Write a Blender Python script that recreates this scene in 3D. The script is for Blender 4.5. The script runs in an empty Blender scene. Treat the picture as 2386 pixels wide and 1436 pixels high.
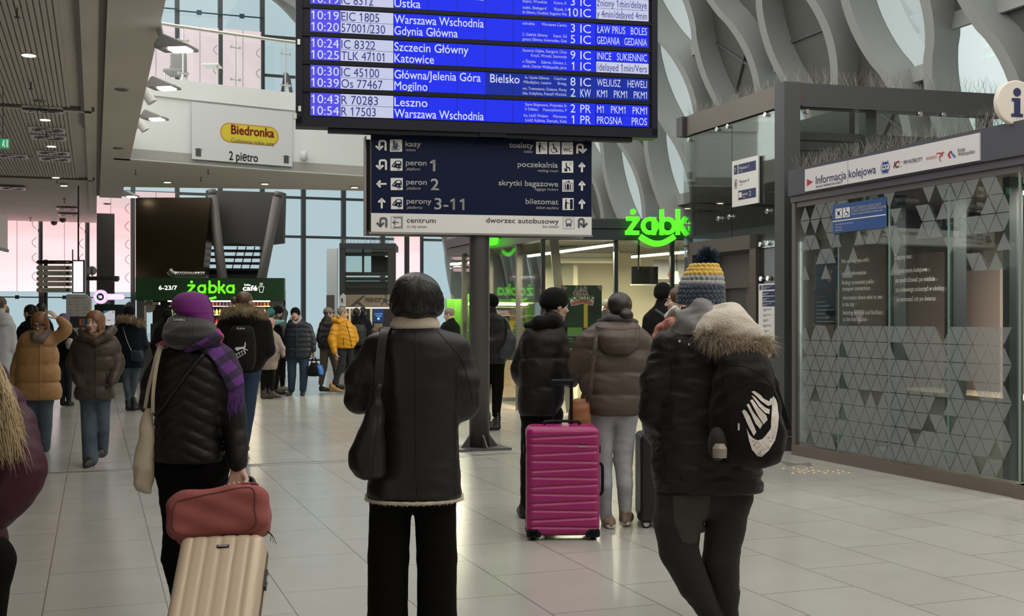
import bpy, bmesh, math, random
import numpy as np
from mathutils import Vector, Matrix
from mathutils.bvhtree import BVHTree
from mathutils.geometry import tessellate_polygon
F = 2700.0          # focal length in pixels of the 2386 x 1436 photograph
CX, HY = 1193.0, 745.0   # vanishing column of the view axis, horizon row
EYE = 1.5
sc = bpy.context.scene
COL = sc.collection
cam_d = bpy.data.cameras.new('camera')
cam = bpy.data.objects.new('camera', cam_d)
COL.objects.link(cam)
cam.location = (0, 0, EYE)
cam.rotation_euler = (math.radians(90), 0, 0)
cam_d.sensor_width = 36.0
cam_d.lens = 36.0 * F / 2386.0
cam_d.shift_y = (HY - 718.0) / 2386.0
cam_d.clip_end = 300
sc.camera = cam
w = bpy.data.worlds.new('overcast_sky')
sc.world = w
w.use_nodes = True
nt = w.node_tree
for n in list(nt.nodes):
 nt.nodes.remove(n)
out = nt.nodes.new('ShaderNodeOutputWorld')
bg = nt.nodes.new('ShaderNodeBackground')
tc = nt.nodes.new('ShaderNodeTexCoord')
sx = nt.nodes.new('ShaderNodeSeparateXYZ')
rm = nt.nodes.new('ShaderNodeValToRGB')
nt.links.new(tc.outputs['Generated'], sx.inputs[0])
nt.links.new(sx.outputs['Z'], rm.inputs[0])
rm.color_ramp.elements[0].position = 0.0
rm.color_ramp.elements[0].color = (0.66, 0.70, 0.69, 1)
rm.color_ramp.elements[1].position = 0.6
rm.color_ramp.elements[1].color = (0.74, 0.72, 0.67, 1)
nt.links.new(rm.outputs[0], bg.inputs['Color'])
bg.inputs['Strength'].default_value = 2.9
nt.links.new(bg.outputs[0], out.inputs['Surface'])
vs = sc.view_settings
vs.view_transform = 'Standard'
vs.look = 'None'
vs.exposure = 0.0
vs.gamma = 1.0
vs.use_curve_mapping = False
sc.cycles.max_bounces = 7
sc.cycles.transparent_max_bounces = 24
sc.cycles.caustics_reflective = False
sc.cycles.caustics_refractive = False
A1 = math.atan2(973.0, 2700.0)                   # the building's long axis against the view axis
D1 = Vector((-math.sin(A1), math.cos(A1), 0))    # into the hall
D2 = Vector((math.cos(A1), math.sin(A1), 0))     # across the hall, to the right
UP = Vector((0, 0, 1))
random.seed(7)
def P(px, py, Y):
 return Vector(((px - CX) / F * Y, Y, EYE + (HY - py) / F * Y))
def gY(py):
 return EYE * F / (py - HY)
def G(px, py):
 return P(px, py, gY(py))
def SW(s, wv, z=0.0):
 """hall coordinates: s along the hall, wv across it"""
 return D1 * s + D2 * wv + UP * z
def on_plane(px, py, p0, n):
 """where the ray through a pixel meets the plane (p0, n)"""
 d = Vector(((px - CX) / F, 1.0, (HY - py) / F))
 e = Vector((0, 0, EYE))
 t = (p0 - e).dot(n) / d.dot(n)
 return e + d * t
MATS = {}
def lin(c):
 if isinstance(c, str):
  c = tuple(int(c[i:i + 2], 16) / 255 for i in (0, 2, 4))
  return tuple(x / 12.92 if x <= .04045 else ((x + .055) / 1.055) ** 2.4 for x in c)
 return tuple(c)
def mat(name, color, rough=.6, metal=0., spec=.5, emit=0., emit_color=None, noise=None, bump=None, coat=0., sheen=0., trans=None, wave=None):
 """procedural principled material. noise=(scale, amount) mottles the colour, bump=(scale, strength, stretch xyz) adds relief,
 wave=(scale, strength, axis) adds ribs, trans = how much light goes straight through"""
 if name in MATS:
  return MATS[name]
 m = bpy.data.materials.new(name)
 m.use_nodes = True
 t = m.node_tree
 b = t.nodes['Principled BSDF']
 c = lin(color)
 b.inputs['Base Color'].default_value = (*c, 1)
 b.inputs['Roughness'].default_value = rough
 b.inputs['Metallic'].default_value = metal
 b.inputs['Specular IOR Level'].default_value = spec
 if coat:
  b.inputs['Coat Weight'].default_value = coat
 if sheen:
  b.inputs['Sheen Weight'].default_value = sheen
  b.inputs['Sheen Roughness'].default_value = .5
 if emit:
  b.inputs['Emission Color'].default_value = (*lin(emit_color or color), 1)
  b.inputs['Emission Strength'].default_value = emit
 co = t.nodes.new('ShaderNodeTexCoord')
 if noise:
  n = t.nodes.new('ShaderNodeTexNoise')
  n.inputs['Scale'].default_value = noise[0]
  n.inputs['Detail'].default_value = 4
  t.links.new(co.outputs['Object'], n.inputs['Vector'])
  r = t.nodes.new('ShaderNodeValToRGB')
  a = noise[1]
  r.color_ramp.elements[0].position = .3
  r.color_ramp.elements[1].position = .7
  r.color_ramp.elements[0].color = tuple(max(0, x * (1 - a)) for x in c) + (1,)
  r.color_ramp.elements[1].color = tuple(min(1, x * (1 + a)) for x in c) + (1,)
  t.links.new(n.outputs['Fac'], r.inputs[0])
  t.links.new(r.outputs[0], b.inputs['Base Color'])
 last = None
 if bump:
  mp = t.nodes.new('ShaderNodeMapping')
  t.links.new(co.outputs['Object'], mp.inputs[0])
  if len(bump) > 2:
   mp.inputs['Scale'].default_value = bump[2]
  n = t.nodes.new('ShaderNodeTexNoise')
  n.inputs['Scale'].default_value = bump[0]
  n.inputs['Detail'].default_value = 3
  t.links.new(mp.outputs[0], n.inputs['Vector'])
  bp = t.nodes.new('ShaderNodeBump')
  bp.inputs['Strength'].default_value = bump[1]
  bp.inputs['Distance'].default_value = .006
  t.links.new(n.outputs['Fac'], bp.inputs['Height'])
  last = bp
 if wave:
  n = t.nodes.new('ShaderNodeTexWave')
  n.bands_direction = wave[2]
  n.inputs['Scale'].default_value = wave[0]
  n.inputs['Distortion'].default_value = wave[3] if len(wave) > 3 else 0
  n.inputs['Detail'].default_value = 1
  t.links.new(co.outputs['Object'], n.inputs['Vector'])
  bp = t.nodes.new('ShaderNodeBump')
  bp.inputs['Strength'].default_value = wave[1]
  bp.inputs['Distance'].default_value = .005
  t.links.new(n.outputs['Fac'], bp.inputs['Height'])
  if last:
   t.links.new(last.outputs[0], bp.inputs['Normal'])
  last = bp
 if last:
  t.links.new(last.outputs[0], b.inputs['Normal'])
 if trans is not None:
  tr = t.nodes.new('ShaderNodeBsdfTransparent')
  mx = t.nodes.new('ShaderNodeMixShader')
  mx.inputs[0].default_value = trans
  t.links.new(b.outputs[0], mx.inputs[1])
  t.links.new(tr.outputs[0], mx.inputs[2])
  t.links.new(mx.outputs[0], t.nodes['Material Output'].inputs['Surface'])
 MATS[name] = m
 return m
def glass(name, tint=(.92, .96, .95), refl=.10, rough=.02):
 """thin architectural glass: clear transmission with a fresnel-weighted mirror"""
 if name in MATS:
  return MATS[name]
 m = bpy.data.materials.new(name)
 m.use_nodes = True
 t = m.node_tree
 t.nodes.remove(t.nodes['Principled BSDF'])
 tr = t.nodes.new('ShaderNodeBsdfTransparent')
 tr.inputs[0].default_value = (*tint, 1)
 gl = t.nodes.new('ShaderNodeBsdfGlossy')
 gl.inputs['Roughness'].default_value = rough
 lw = t.nodes.new('ShaderNodeLayerWeight')
 lw.inputs['Blend'].default_value = .25
 mth = t.nodes.new('ShaderNodeMath')
 mth.operation = 'MULTIPLY_ADD'
 mth.inputs[1].default_value = .5
 mth.inputs[2].default_value = refl
 t.links.new(lw.outputs['Fresnel'], mth.inputs[0])
 mx = t.nodes.new('ShaderNodeMixShader')
 t.links.new(mth.outputs[0], mx.inputs[0])
 t.links.new(tr.outputs[0], mx.inputs[1])
 t.links.new(gl.outputs[0], mx.inputs[2])
 t.links.new(mx.outputs[0], t.nodes['Material Output'].inputs['Surface'])
 MATS[name] = m
 return m
class MB:
 """collects shapes and links them as ONE mesh object"""
 def __init__(self):
  self.v, self.f, self.mi, self.mats = [], [], [], []
 def slot(self, m):
  if m not in self.mats:
   self.mats.append(m)
  return self.mats.index(m)
 def add(self, verts, faces, m=None):
  o = len(self.v)
  self.v.extend(Vector(x) for x in verts)
  k = self.slot(m) if m is not None else 0
  for f in faces:
   self.f.append([i + o for i in f])
   self.mi.append(k)
  return self
 def box(self, c, size, m=None, ax=None):
  ux, uy, uz = ax or (Vector((1, 0, 0)), Vector((0, 1, 0)), UP)
  c = Vector(c)
  hx, hy, hz = (s / 2 for s in size)
  vs_ = [c + ux * (a * hx) + uy * (b * hy) + uz * (d * hz) for a in (-1, 1) for b in (-1, 1) for d in (-1, 1)]
  return self.add(vs_, [(0, 1, 3, 2), (4, 6, 7, 5), (0, 4, 5, 1), (2, 3, 7, 6), (0, 2, 6, 4), (1, 5, 7, 3)], m)
 def beam(self, a, b, wd, dp, m=None, side=None):
  """box from a to b; wd along side, dp across"""
  a, b = Vector(a), Vector(b)
  d = (b - a)
  L = d.length
  d.normalize()
  s = side if side is not None else (UP if abs(d.z) < .9 else Vector((1, 0, 0)))
  s = (s - d * s.dot(d)).normalized()
  t = d.cross(s)
  return self.box((a + b) / 2, (L, wd, dp), m, (d, s, t))
 def quad(self, a, b, c, d, m=None):
  return self.add([a, b, c, d], [(0, 1, 2, 3)], m)
 def slab(self, pts, vec, m=None):
  """polygon (planar, ordered) pushed along vec"""
  n = len(pts)
  pts = [Vector(p) for p in pts]
  vec = Vector(vec)
  vs_ = pts + [p + vec for p in pts]
  tri = [tuple(t) for t in tessellate_polygon([pts])]
  fs = tri + [tuple(reversed([i + n for i in t])) for t in tri]
  fs += [(i, (i + 1) % n, (i + 1) % n + n, i + n) for i in range(n)]
  return self.add(vs_, fs, m)
 def poly(self, pts, m=None):
  pts = [Vector(p) for p in pts]
  return self.add(pts, [tuple(t) for t in tessellate_polygon([pts])], m)
 def tube(self, pts, r, n=8, m=None, closed=False, flat=1.0, caps=True):
  pts = [Vector(p) for p in pts]
  N = len(pts)
  rs = r if isinstance(r, (list, tuple)) else [r] * N
  up = None
  vs_ = []
  for i, p in enumerate(pts):
   if closed:
    d = pts[(i + 1) % N] - pts[i - 1]
   else:
    d = pts[min(i + 1, N - 1)] - pts[max(i - 1, 0)]
   if d.length < 1e-9:
    d = Vector((0, 0, 1))
   d.normalize()
   if up is None:
    up = Vector((0, 1, 0)) if abs(d.y) < .9 else Vector((1, 0, 0))
   up = up - d * up.dot(d)
   if up.length < 1e-6:
    up = Vector((1, 0, 0)) - d * d.x
   up.normalize()
   s = d.cross(up)
   for k in range(n):
    a = 2 * math.pi * k / n
    vs_.append(p + (s * math.cos(a) + up * math.sin(a) * flat) * rs[i])
  fs = []
  for i in range(N if closed else N - 1):
   j = (i + 1) % N
   for k in range(n):
    l = (k + 1) % n
    fs.append((i * n + k, i * n + l, j * n + l, j * n + k))
  if not closed and caps:
   fs.append(tuple(reversed(range(n))))
   fs.append(tuple((N - 1) * n + k for k in range(n)))
  return self.add(vs_, fs, m)
 def cyl(self, a, b, r, n=16, m=None, r2=None):
  return self.tube([a, b], [r, r if r2 is None else r2], n, m)
 def lathe(self, c, prof, axis=UP, n=20, m=None):
  """profile [(radius, height)] turned about axis at c"""
  c = Vector(c)
  axis = Vector(axis).normalized()
  u = axis.orthogonal().normalized()
  v = axis.cross(u)
  vs_ = []
  for r, h in prof:
   for k in range(n):
    a = 2 * math.pi * k / n
    vs_.append(c + axis * h + (u * math.cos(a) + v * math.sin(a)) * r)
  fs = []
  for i in range(len(prof) - 1):
   for k in range(n):
    l = (k + 1) % n
    fs.append((i * n + k, i * n + l, (i + 1) * n + l, (i + 1) * n + k))
  fs.append(tuple(reversed(range(n))))
  fs.append(tuple((len(prof) - 1) * n + k for k in range(n)))
  return self.add(vs_, fs, m)
 def build(self, name, m=None, parent=None, smooth=False, bevel=0, origin=None):
  me = bpy.data.meshes.new(name)
  off = Vector(origin) if origin is not None else Vector((0, 0, 0))
  me.from_pydata([tuple(v - off) for v in self.v], [], self.f)
  for mm in ([m] if m is not None and not self.mats else self.mats):
   me.materials.append(mm)
  if self.mats:
   me.polygons.foreach_set('material_index', self.mi)
  if smooth:
   me.polygons.foreach_set('use_smooth', [True] * len(me.polygons))
  me.update()
  bm = bmesh.new()
  bm.from_mesh(me)
  bmesh.ops.recalc_face_normals(bm, faces=bm.faces)
  bm.to_mesh(me)
  bm.free()
  o = bpy.data.objects.new(name, me)
  COL.objects.link(o)
  if parent is not None:
   o.parent = parent
   if origin is None:
    o.matrix_parent_inverse = pinv(parent)
   else:
    o.location = off
    o.matrix_parent_inverse = pinv(parent)
  elif origin is not None:
   o.location = off
  if bevel:
   bv = o.modifiers.new('bevel', 'BEVEL')
   bv.width = bevel
   bv.segments = 2
   bv.limit_method = 'ANGLE'
   bv.angle_limit = math.radians(40)
  return o
def ribbon(mb, pts, wd, th, side, m=None):
 """one continuous flat band along points, wd wide along side"""
 pts = [Vector(p) for p in pts]
 vs_, fs = [], []
 for i, p in enumerate(pts):
  d = (pts[min(i + 1, len(pts) - 1)] - pts[max(i - 1, 0)]).normalized()
  s = Vector(side)
  s = (s - d * s.dot(d)).normalized()
  t = d.cross(s)
  vs_ += [p + s * (a * wd / 2) + t * (b * th / 2) for a, b in ((-1, -1), (1, -1), (1, 1), (-1, 1))]
 for i in range(len(pts) - 1):
  fs += [(i * 4 + q, i * 4 + (q + 1) % 4, i * 4 + 4 + (q + 1) % 4, i * 4 + 4 + q) for q in range(4)]
 n = len(vs_)
 mb.add(vs_, fs + [(3, 2, 1, 0), (n - 4, n - 3, n - 2, n - 1)], m)
def pinv(parent):
 mw = Matrix.Identity(4)
 chain = []
 p = parent
 while p is not None:
  chain.append(p)
  p = p.parent
 for q in reversed(chain):
  mw = mw @ q.matrix_parent_inverse @ Matrix.LocRotScale(q.location, q.rotation_euler, q.scale)
 return mw.inverted()
def thing(name, label, cat, loc=(0, 0, 0), group=None):
 o = bpy.data.objects.new(name, None)
 COL.objects.link(o)
 o.empty_display_size = .1
 o.location = loc
 o['label'] = label
 o['category'] = cat
 if group:
  o['group'] = group
 return o
def tag(o, label, cat, group=None):
 o['label'] = label
 o['category'] = cat
 if group:
  o['group'] = group
 return o
def struct(o, label=None):
 o['kind'] = 'structure'
 if label:
  o['label'] = label
 return o
_tc = {}
def text_geo(s, bold=0., shear=0.):
 key = (s, bold, shear)
 if key in _tc:
  return _tc[key]
 cu = bpy.data.curves.new('t', 'FONT')
 cu.body = s
 cu.size = 1.0
 cu.shear = shear
 cu.resolution_u = 3
 ob = bpy.data.objects.new('t', cu)
 COL.objects.link(ob)
 dg = bpy.context.evaluated_depsgraph_get()
 me = ob.evaluated_get(dg).to_mesh()
 vs_ = [(v.co.x, v.co.y) for v in me.vertices]
 fs = [tuple(p.vertices) for p in me.polygons]
 ob.evaluated_get(dg).to_mesh_clear()
 bpy.data.objects.remove(ob)
 bpy.data.curves.remove(cu)
 if '1' in s and s != '1':
  w1 = text_geo('1', 0, shear)
 for i, ch in enumerate(s):
  if ch == '1':
   xr = text_geo(s[:i + 1].strip(), 0, shear)[4] if len(s) > 1 and i + 1 < len(s) else max(v[0] for v in vs_)
   if len(s) == 1:
    bar = xr - min(v[0] for v in vs_)
   else:
    bar = w1[5]
   h1 = max(v[1] for v in vs_) if len(s) == 1 else w1[6]
   x = xr - bar * .5
   o = len(vs_)
   vs_ += [(x, h1), (x, h1 - .13), (x - .17, h1 - .21), (x - .17, h1 - .11)]
   fs.append((o, o + 1, o + 2, o + 3))
 rawx = max([v[0] for v in vs_] or [1])
 if s == '1':
  b1, hh1 = bar, h1
 else:
  b1 = hh1 = 0
 if bold:
  n0, f0 = len(vs_), list(fs)
  base = list(vs_)
  for k in range(8 if bold > .015 else 4):
   a = math.pi * 2 * k / (8 if bold > .015 else 4) + .785
   o = len(vs_)
   vs_ += [(x + bold * math.cos(a), y + bold * math.sin(a)) for x, y in base]
   fs += [tuple(i + o for i in f) for f in f0]
 xs = [v[0] for v in vs_] or [0, 1]
 _tc[key] = (vs_, fs, min(xs), max(xs), rawx, b1, hh1)
 return _tc[key]
class Panel:
 """a flat frame standing in the place: u to the right, v up, n out of its face"""
 def __init__(self, o, u, v, n=None):
  self.o, self.u, self.v = Vector(o), Vector(u).normalized(), Vector(v).normalized()
  self.n = Vector(n) if n is not None else self.u.cross(self.v)
 def at(self, u, v, d=0.):
  return self.o + self.u * u + self.v * v + self.n * d
 def rect(self, mb, u0, v0, u1, v1, m=None, d=.002):
  mb.quad(self.at(u0, v0, d), self.at(u1, v0, d), self.at(u1, v1, d), self.at(u0, v1, d), m)
 def board(self, mb, u0, v0, u1, v1, d0, d1, m=None):
  c = self.at((u0 + u1) / 2, (v0 + v1) / 2, (d0 + d1) / 2)
  mb.box(c, (abs(u1 - u0), abs(v1 - v0), abs(d1 - d0)), m, (self.u, self.v, self.n))
 def shape(self, mb, pts, m=None, d=.003):
  mb.poly([self.at(a, b, d) for a, b in pts], m)
 def line(self, mb, pts, wd, m=None, d=.003):
  """polyline stroke with mitred joints"""
  n = len(pts)
  L, R = [], []
  for i in range(n):
   a = Vector(pts[max(i - 1, 0)] if i else pts[0])
   b = Vector(pts[i])
   c = Vector(pts[min(i + 1, n - 1)])
   d1 = (b - a) if i else (c - b)
   d2 = (c - b) if i < n - 1 else d1
   d1, d2 = d1.normalized(), d2.normalized()
   n1, n2 = Vector((-d1.y, d1.x)), Vector((-d2.y, d2.x))
   mm = (n1 + n2)
   mm = mm.normalized() if mm.length > 1e-6 else n1
   k = wd / 2 / max(.35, mm.dot(n1))
   L.append(b + mm * k)
   R.append(b - mm * k)
  vs_ = [self.at(p.x, p.y, d) for p in L] + [self.at(p.x, p.y, d) for p in R]
  mb.add(vs_, [(i, i + 1, n + i + 1, n + i) for i in range(n - 1)], m)
 def disc(self, mb, cu, cv, r, m=None, d=.003, n=24, a0=0, a1=360, ry=None):
  ry = r if ry is None else ry
  pts = [(cu + r * math.cos(math.radians(a0 + (a1 - a0) * i / n)), cv + ry * math.sin(math.radians(a0 + (a1 - a0) * i / n))) for i in range(n if a1 - a0 == 360 else n + 1)]
  self.shape(mb, pts, m, d)
 def ring(self, mb, cu, cv, r, wd, m=None, d=.003, a0=0, a1=360, n=28):
  vs_, fs = [], []
  for i in range(n + 1):
   a = math.radians(a0 + (a1 - a0) * i / n)
   for q in (r - wd / 2, r + wd / 2):
    vs_.append(self.at(cu + q * math.cos(a), cv + q * math.sin(a), d))
  for i in range(n):
   fs.append((2 * i, 2 * i + 1, 2 * i + 3, 2 * i + 2))
  mb.add(vs_, fs, m)
 def text(self, mb, s, u, v, cap, m=None, width=None, align='L', bold=0., shear=0., d=.004, depth=0., fn=None):
  vs_, fs, x0, x1 = text_geo(s, bold, shear)[:4]
  k = cap / .727
  kx = k if width is None else width / max(1e-6, x1 - x0)
  W = (x1 - x0) * kx
  ou = u - x0 * kx - (0 if align == 'L' else W if align == 'R' else W / 2)
  pl = [(ou + a * kx, v + b * k) for a, b in vs_]
  if fn:
   pl = [fn(a, b) for a, b in pl]
  mb.add([self.at(a, b, d) for a, b in pl], fs, m)
  if depth:       # solid letters: front, back and the sides along the outline
   back = [self.at(a, b, d - depth) for a, b in pl]
   o = len(mb.v)
   mb.add([self.at(a, b, d) for a, b in pl] + back, [], m)
   k2 = mb.slot(m) if m is not None else 0
   cnt = {}
   for f in fs:
    for i in range(len(f)):
     e = (f[i], f[(i + 1) % len(f)])
     kk = tuple(sorted(e))
     cnt.setdefault(kk, []).append(e)
   n = len(pl)
   for kk, es in cnt.items():
    if len(es) == 1:
     a, b = es[0]
     mb.f.append([o + b, o + a, o + n + a, o + n + b])
     mb.mi.append(k2)
  return W
def interp_path(pts, n):
 """smooth Catmull-Rom through points"""
 pts = [Vector(p) for p in pts]
 out_ = []
 N = len(pts)
 for i in range(N - 1):
  p0, p1, p2, p3 = pts[max(i - 1, 0)], pts[i], pts[i + 1], pts[min(i + 2, N - 1)]
  for k in range(n):
   t = k / n
   out_.append(.5 * ((2 * p1) + (p2 - p0) * t + (2 * p0 - 5 * p1 + 4 * p2 - p3) * t * t + (3 * p1 - p0 - 3 * p2 + p3) * t ** 3))
 out_.append(pts[-1])
 return out_
# ================================================================== THE SETTING
M_floor = bpy.data.materials.new('floor_tile')
M_floor.use_nodes = True
t = M_floor.node_tree
b = t.nodes['Principled BSDF']
co = t.nodes.new('ShaderNodeTexCoord')
mp = t.nodes.new('ShaderNodeMapping')
mp.inputs['Rotation'].default_value = (0, 0, -A1 - math.pi / 2)
mp.inputs['Location'].default_value = (.10, -.25, 0)
t.links.new(co.outputs['Object'], mp.inputs[0])
br = t.nodes.new('ShaderNodeTexBrick')
br.offset = .5
br.inputs['Scale'].default_value = 1
br.inputs['Brick Width'].default_value = .93
br.inputs['Row Height'].default_value = .61
br.inputs['Mortar Size'].default_value = .0032
br.inputs['Mortar Smooth'].default_value = .1
br.inputs['Color1'].default_value = (.44, .428, .395, 1)
br.inputs['Color2'].default_value = (.415, .402, .370, 1)
br.inputs['Mortar'].default_value = (.12, .11, .10, 1)
t.links.new(mp.outputs[0], br.inputs['Vector'])
nz = t.nodes.new('ShaderNodeTexNoise')
nz.inputs['Scale'].default_value = 1.3
nz.inputs['Detail'].default_value = 6
nz.inputs['Roughness'].default_value = .65
t.links.new(co.outputs['Object'], nz.inputs['Vector'])
mx = t.nodes.new('ShaderNodeMix')
mx.data_type = 'RGBA'
mx.blend_type = 'MULTIPLY'
mx.inputs['Factor'].default_value = .35
t.links.new(br.outputs['Color'], mx.inputs['A'])
rp = t.nodes.new('ShaderNodeValToRGB')
rp.color_ramp.elements[0].position = .3
rp.color_ramp.elements[0].color = (.75, .74, .72, 1)
rp.color_ramp.elements[1].position = .7
rp.color_ramp.elements[1].color = (1, 1, 1, 1)
t.links.new(nz.outputs['Fac'], rp.inputs[0])
t.links.new(rp.outputs[0], mx.inputs['B'])
t.links.new(mx.outputs['Result'], b.inputs['Base Color'])
rr = t.nodes.new('ShaderNodeMapRange')
rr.inputs['To Min'].default_value = .17
rr.inputs['To Max'].default_value = .27
t.links.new(nz.outputs['Fac'], rr.inputs['Value'])
t.links.new(rr.outputs[0], b.inputs['Roughness'])
b.inputs['Specular IOR Level'].default_value = .95
fl = MB()
fl.quad(SW(-6, -22), SW(-6, 22), SW(41.2, 22), SW(41.2, -22))
struct(fl.build('floor', M_floor))
og = MB()
og.quad(SW(41.4, -60, -.03), SW(41.4, 60, -.03), SW(140, 60, -.03), SW(140, -60, -.03))
struct(og.build('ground', mat('pale_paving', (.62, .66, .68), .8, noise=(.2, .08))))
tr = MB()
M_steel = mat('brushed_steel', (.62, .61, .58), .35, .9, bump=(60, .1))
tr.box(SW(12.1, -4, .003), (26, .075, .006), M_steel, (D2, D1, UP))
tr.box(SW(12.18, -4, .002), (26, .02, .004), mat('dark_seal', (.05, .05, .05), .6), (D2, D1, UP))
struct(tr.build('trim_1'))
ZC = 4.6
M_ceil = mat('ceiling_board', (.66, .61, .555), .7, noise=(.6, .05))
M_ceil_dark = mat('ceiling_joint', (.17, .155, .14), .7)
M_white = mat('white_render', (.70, .71, .70), .6, noise=(.8, .03))
M_slat = mat('ceiling_slat', (.60, .555, .51), .6)
ce = MB()
edge = .65
ce.slab([SW(-3, -20, ZC + .06), SW(-3, .06, ZC + .06), SW(40.2, .06, ZC + .06), SW(40.2, -20, ZC + .06)], (0, 0, .4), M_ceil)
ce.slab([SW(-3, .12, ZC), SW(-3, edge, ZC), SW(31.2, edge, ZC), SW(31.2, .12, ZC)], (0, 0, .5), M_ceil)
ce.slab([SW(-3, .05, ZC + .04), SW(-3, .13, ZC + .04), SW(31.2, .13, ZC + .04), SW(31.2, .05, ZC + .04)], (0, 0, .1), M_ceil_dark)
ce.box(SW(14, -.16, ZC + .035), (12.0, .06, .07), M_ceil_dark, (D1, D2, UP))  # shadow of the ceiling step, painted as a dark strip
ce.box(SW(16.5, -.09, ZC + .03), (39, .1, .06), M_ceil, (D1, D2, UP))
for s0 in (18.35, 27.5):
 ce.box(SW(s0, -4, ZC + .03), (8.0, .07, .06), M_ceil_dark, (D2, D1, UP))
 ce.box(SW(s0 + .12, -4, ZC + .03), (8.0, .12, .06), M_ceil, (D2, D1, UP))
struct(ce.build('ceiling'))
for s0, s1 in ((6, 18.2), (18.6, 27.3)):
 sl = MB()
 wv = -.36
 while wv > -5.2:
  sl.box(SW((s0 + s1) / 2, wv, ZC + .035), (s1 - s0, .046, .03), M_slat, (D1, D2, UP))
  wv -= .06
 struct(sl.build('slatted_ceiling'))
fpx = [(268, 371, 22.25), (303, 373, 22.4), (450, 384, 23.15), (650, 398, 24.15), (850, 411, 25.05), (1010, 420, 25.7)]
front = [P(px, HY, Y) for px, py, Y in fpx]
front = [Vector((p.x, p.y, ZC)) for p in front]
back = [Vector((P(px, HY, Y).x, Y, ZC)) for px, Y in ((1010, 28.4), (690, 27.7), (287, 27.2), (235, 27.1))]
brd = MB()
brd.slab([p + UP * .014 for p in front + back], (0, 0, .2), M_ceil)
for i in range(len(front) - 1):
 a, c = front[i], front[i + 1]
 q = (c - a).normalized()
 n = Vector((-q.y, q.x, 0))
 brd.slab([a, c, c + n * .2, a + n * .2], (0, 0, 1.28), M_white)
 a2, c2 = a - n * .05 + UP * 1.28, c - n * .05 + UP * 1.28
 brd.slab([a2, c2, c2 + n * .3, a2 + n * .3], (0, 0, .37), M_white)
brd.slab([p + UP * 1.45 for p in front + back], (0, 0, .16), M_white)
struct(brd.build('bridge_wall'))
SF = 41.0
M_mull = mat('anthracite_frame', (.055, .062, .066), .45, .3)
M_glass = glass('facade_glass', (.232, .292, .32), .03)
zs = [0.06, 4.42, 5.8, 8.6, 10.04, 11.4, 14.0]
wsn = [1.22 + 1.43 * k for k in range(-8, 13)]
VC, VA, VB = 2.0, 14.9, 15.2     # vault: ellipse across the hall
def arch(wv):
 x = (wv + VC) / VA
 return VB * math.sqrt(max(0, 1 - x * x))
fc = thing('wall_far', 'glazed end wall of tall panes in dark frames', 'wall')
fc['kind'] = 'structure'
del fc['category']
for wv in wsn:
 top = min(14, arch(wv))
 m = MB()
 m.box(SW(SF, wv, top / 2), (.15, .22, top), M_mull, (D2, D1, UP))
 m.build('mullion', parent=fc)
for z in zs:
 m = MB()
 w0, w1 = wsn[0], wsn[-1]
 while w1 > 4 and arch(w1) < z:
  w1 -= .2
 m.box(SW(SF, (w0 + w1) / 2, z), (w1 - w0, .12, .085), M_mull, (D2, D1, UP))
 m.build('transom', parent=fc)
g = MB()
pts = [SW(SF + .02, wsn[0], .06)] + [SW(SF + .02, wv, min(14, arch(wv))) for wv in wsn] + [SW(SF + .02, wsn[-1], .06)]
g.poly(pts)
g.build('glass', M_glass, fc)
m = MB()
pr = None
wv = 4.0
pl = []
while wv < VA - VC:
 pl.append(SW(SF - .1, wv, arch(wv)))
 wv += .6
m.tube(pl, .18, 6)
m.build('arch_edge', M_mull, fc)
for k in range(-5, 2):
 wm = 1.22 + 1.43 * k
 m = MB()
 m.cyl(SW(SF - .2, wm, 2.23), SW(SF - .2, wm + 1.43, 2.23), .02, 6)
 m.box(SW(SF - .2, wm + .71, 2.23), (.12, .1, .12), None, (D2, D1, UP))
 m.build('tie_rod', mat('dark_teal_steel', (.03, .07, .09), .4, .6), fc)
for wm, zz in ((2.65, 12.0), (4.08, 12.0), (1.22, 12.05)):
 m = MB()
 m.cyl(SW(SF - .2, wm, zz - .02), SW(SF - .2, wm + 1.43, zz - .02), .025, 6)
 m.box(SW(SF - .2, wm + .71, zz - .02), (.16, .1, .14), None, (D2, D1, UP))
 m.build('tie_rod', mat('dark_teal_steel', (.03, .07, .09), .4, .6), fc)
M_led = bpy.data.materials.new('led_mesh')
M_led.use_nodes = True
t = M_led.node_tree
t.nodes.remove(t.nodes['Principled BSDF'])
co = t.nodes.new('ShaderNodeTexCoord')
sx = t.nodes.new('ShaderNodeSeparateXYZ')
t.links.new(co.outputs['Object'], sx.inputs[0])
mr = t.nodes.new('ShaderNodeMapRange')
mr.inputs['From Min'].default_value = 2.3
mr.inputs['From Max'].default_value = 6.0
nz = t.nodes.new('ShaderNodeTexNoise')
mp = t.nodes.new('ShaderNodeMapping')
mp.inputs['Scale'].default_value = (.25, .25, 1.6)
t.links.new(co.outputs['Object'], mp.inputs[0])
t.links.new(mp.outputs[0], nz.inputs['Vector'])
nz.inputs['Scale'].default_value = 1.2
ad = t.nodes.new('ShaderNodeMath')
ad.operation = 'MULTIPLY_ADD'
ad.inputs[1].default_value = .6
t.links.new(nz.outputs['Fac'], ad.inputs[0])
sb = t.nodes.new('ShaderNodeMath')
sb.operation = 'SUBTRACT'
sb.inputs[1].default_value = .3
t.links.new(sx.outputs['Z'], mr.inputs['Value'])
t.links.new(mr.outputs[0], sb.inputs[0])
t.links.new(sb.outputs[0], ad.inputs[2])
rp = t.nodes.new('ShaderNodeValToRGB')
e = rp.color_ramp.elements
e[0].position, e[0].color = 0, (1.0, .60, .62, 1)
e[1].position, e[1].color = 1, (.46, .37, .38, 1)
q = rp.color_ramp.elements.new(.35)
q.color = (.85, .52, .54, 1)
q = rp.color_ramp.elements.new(.6)
q.color = (.70, .42, .42, 1)
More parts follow.
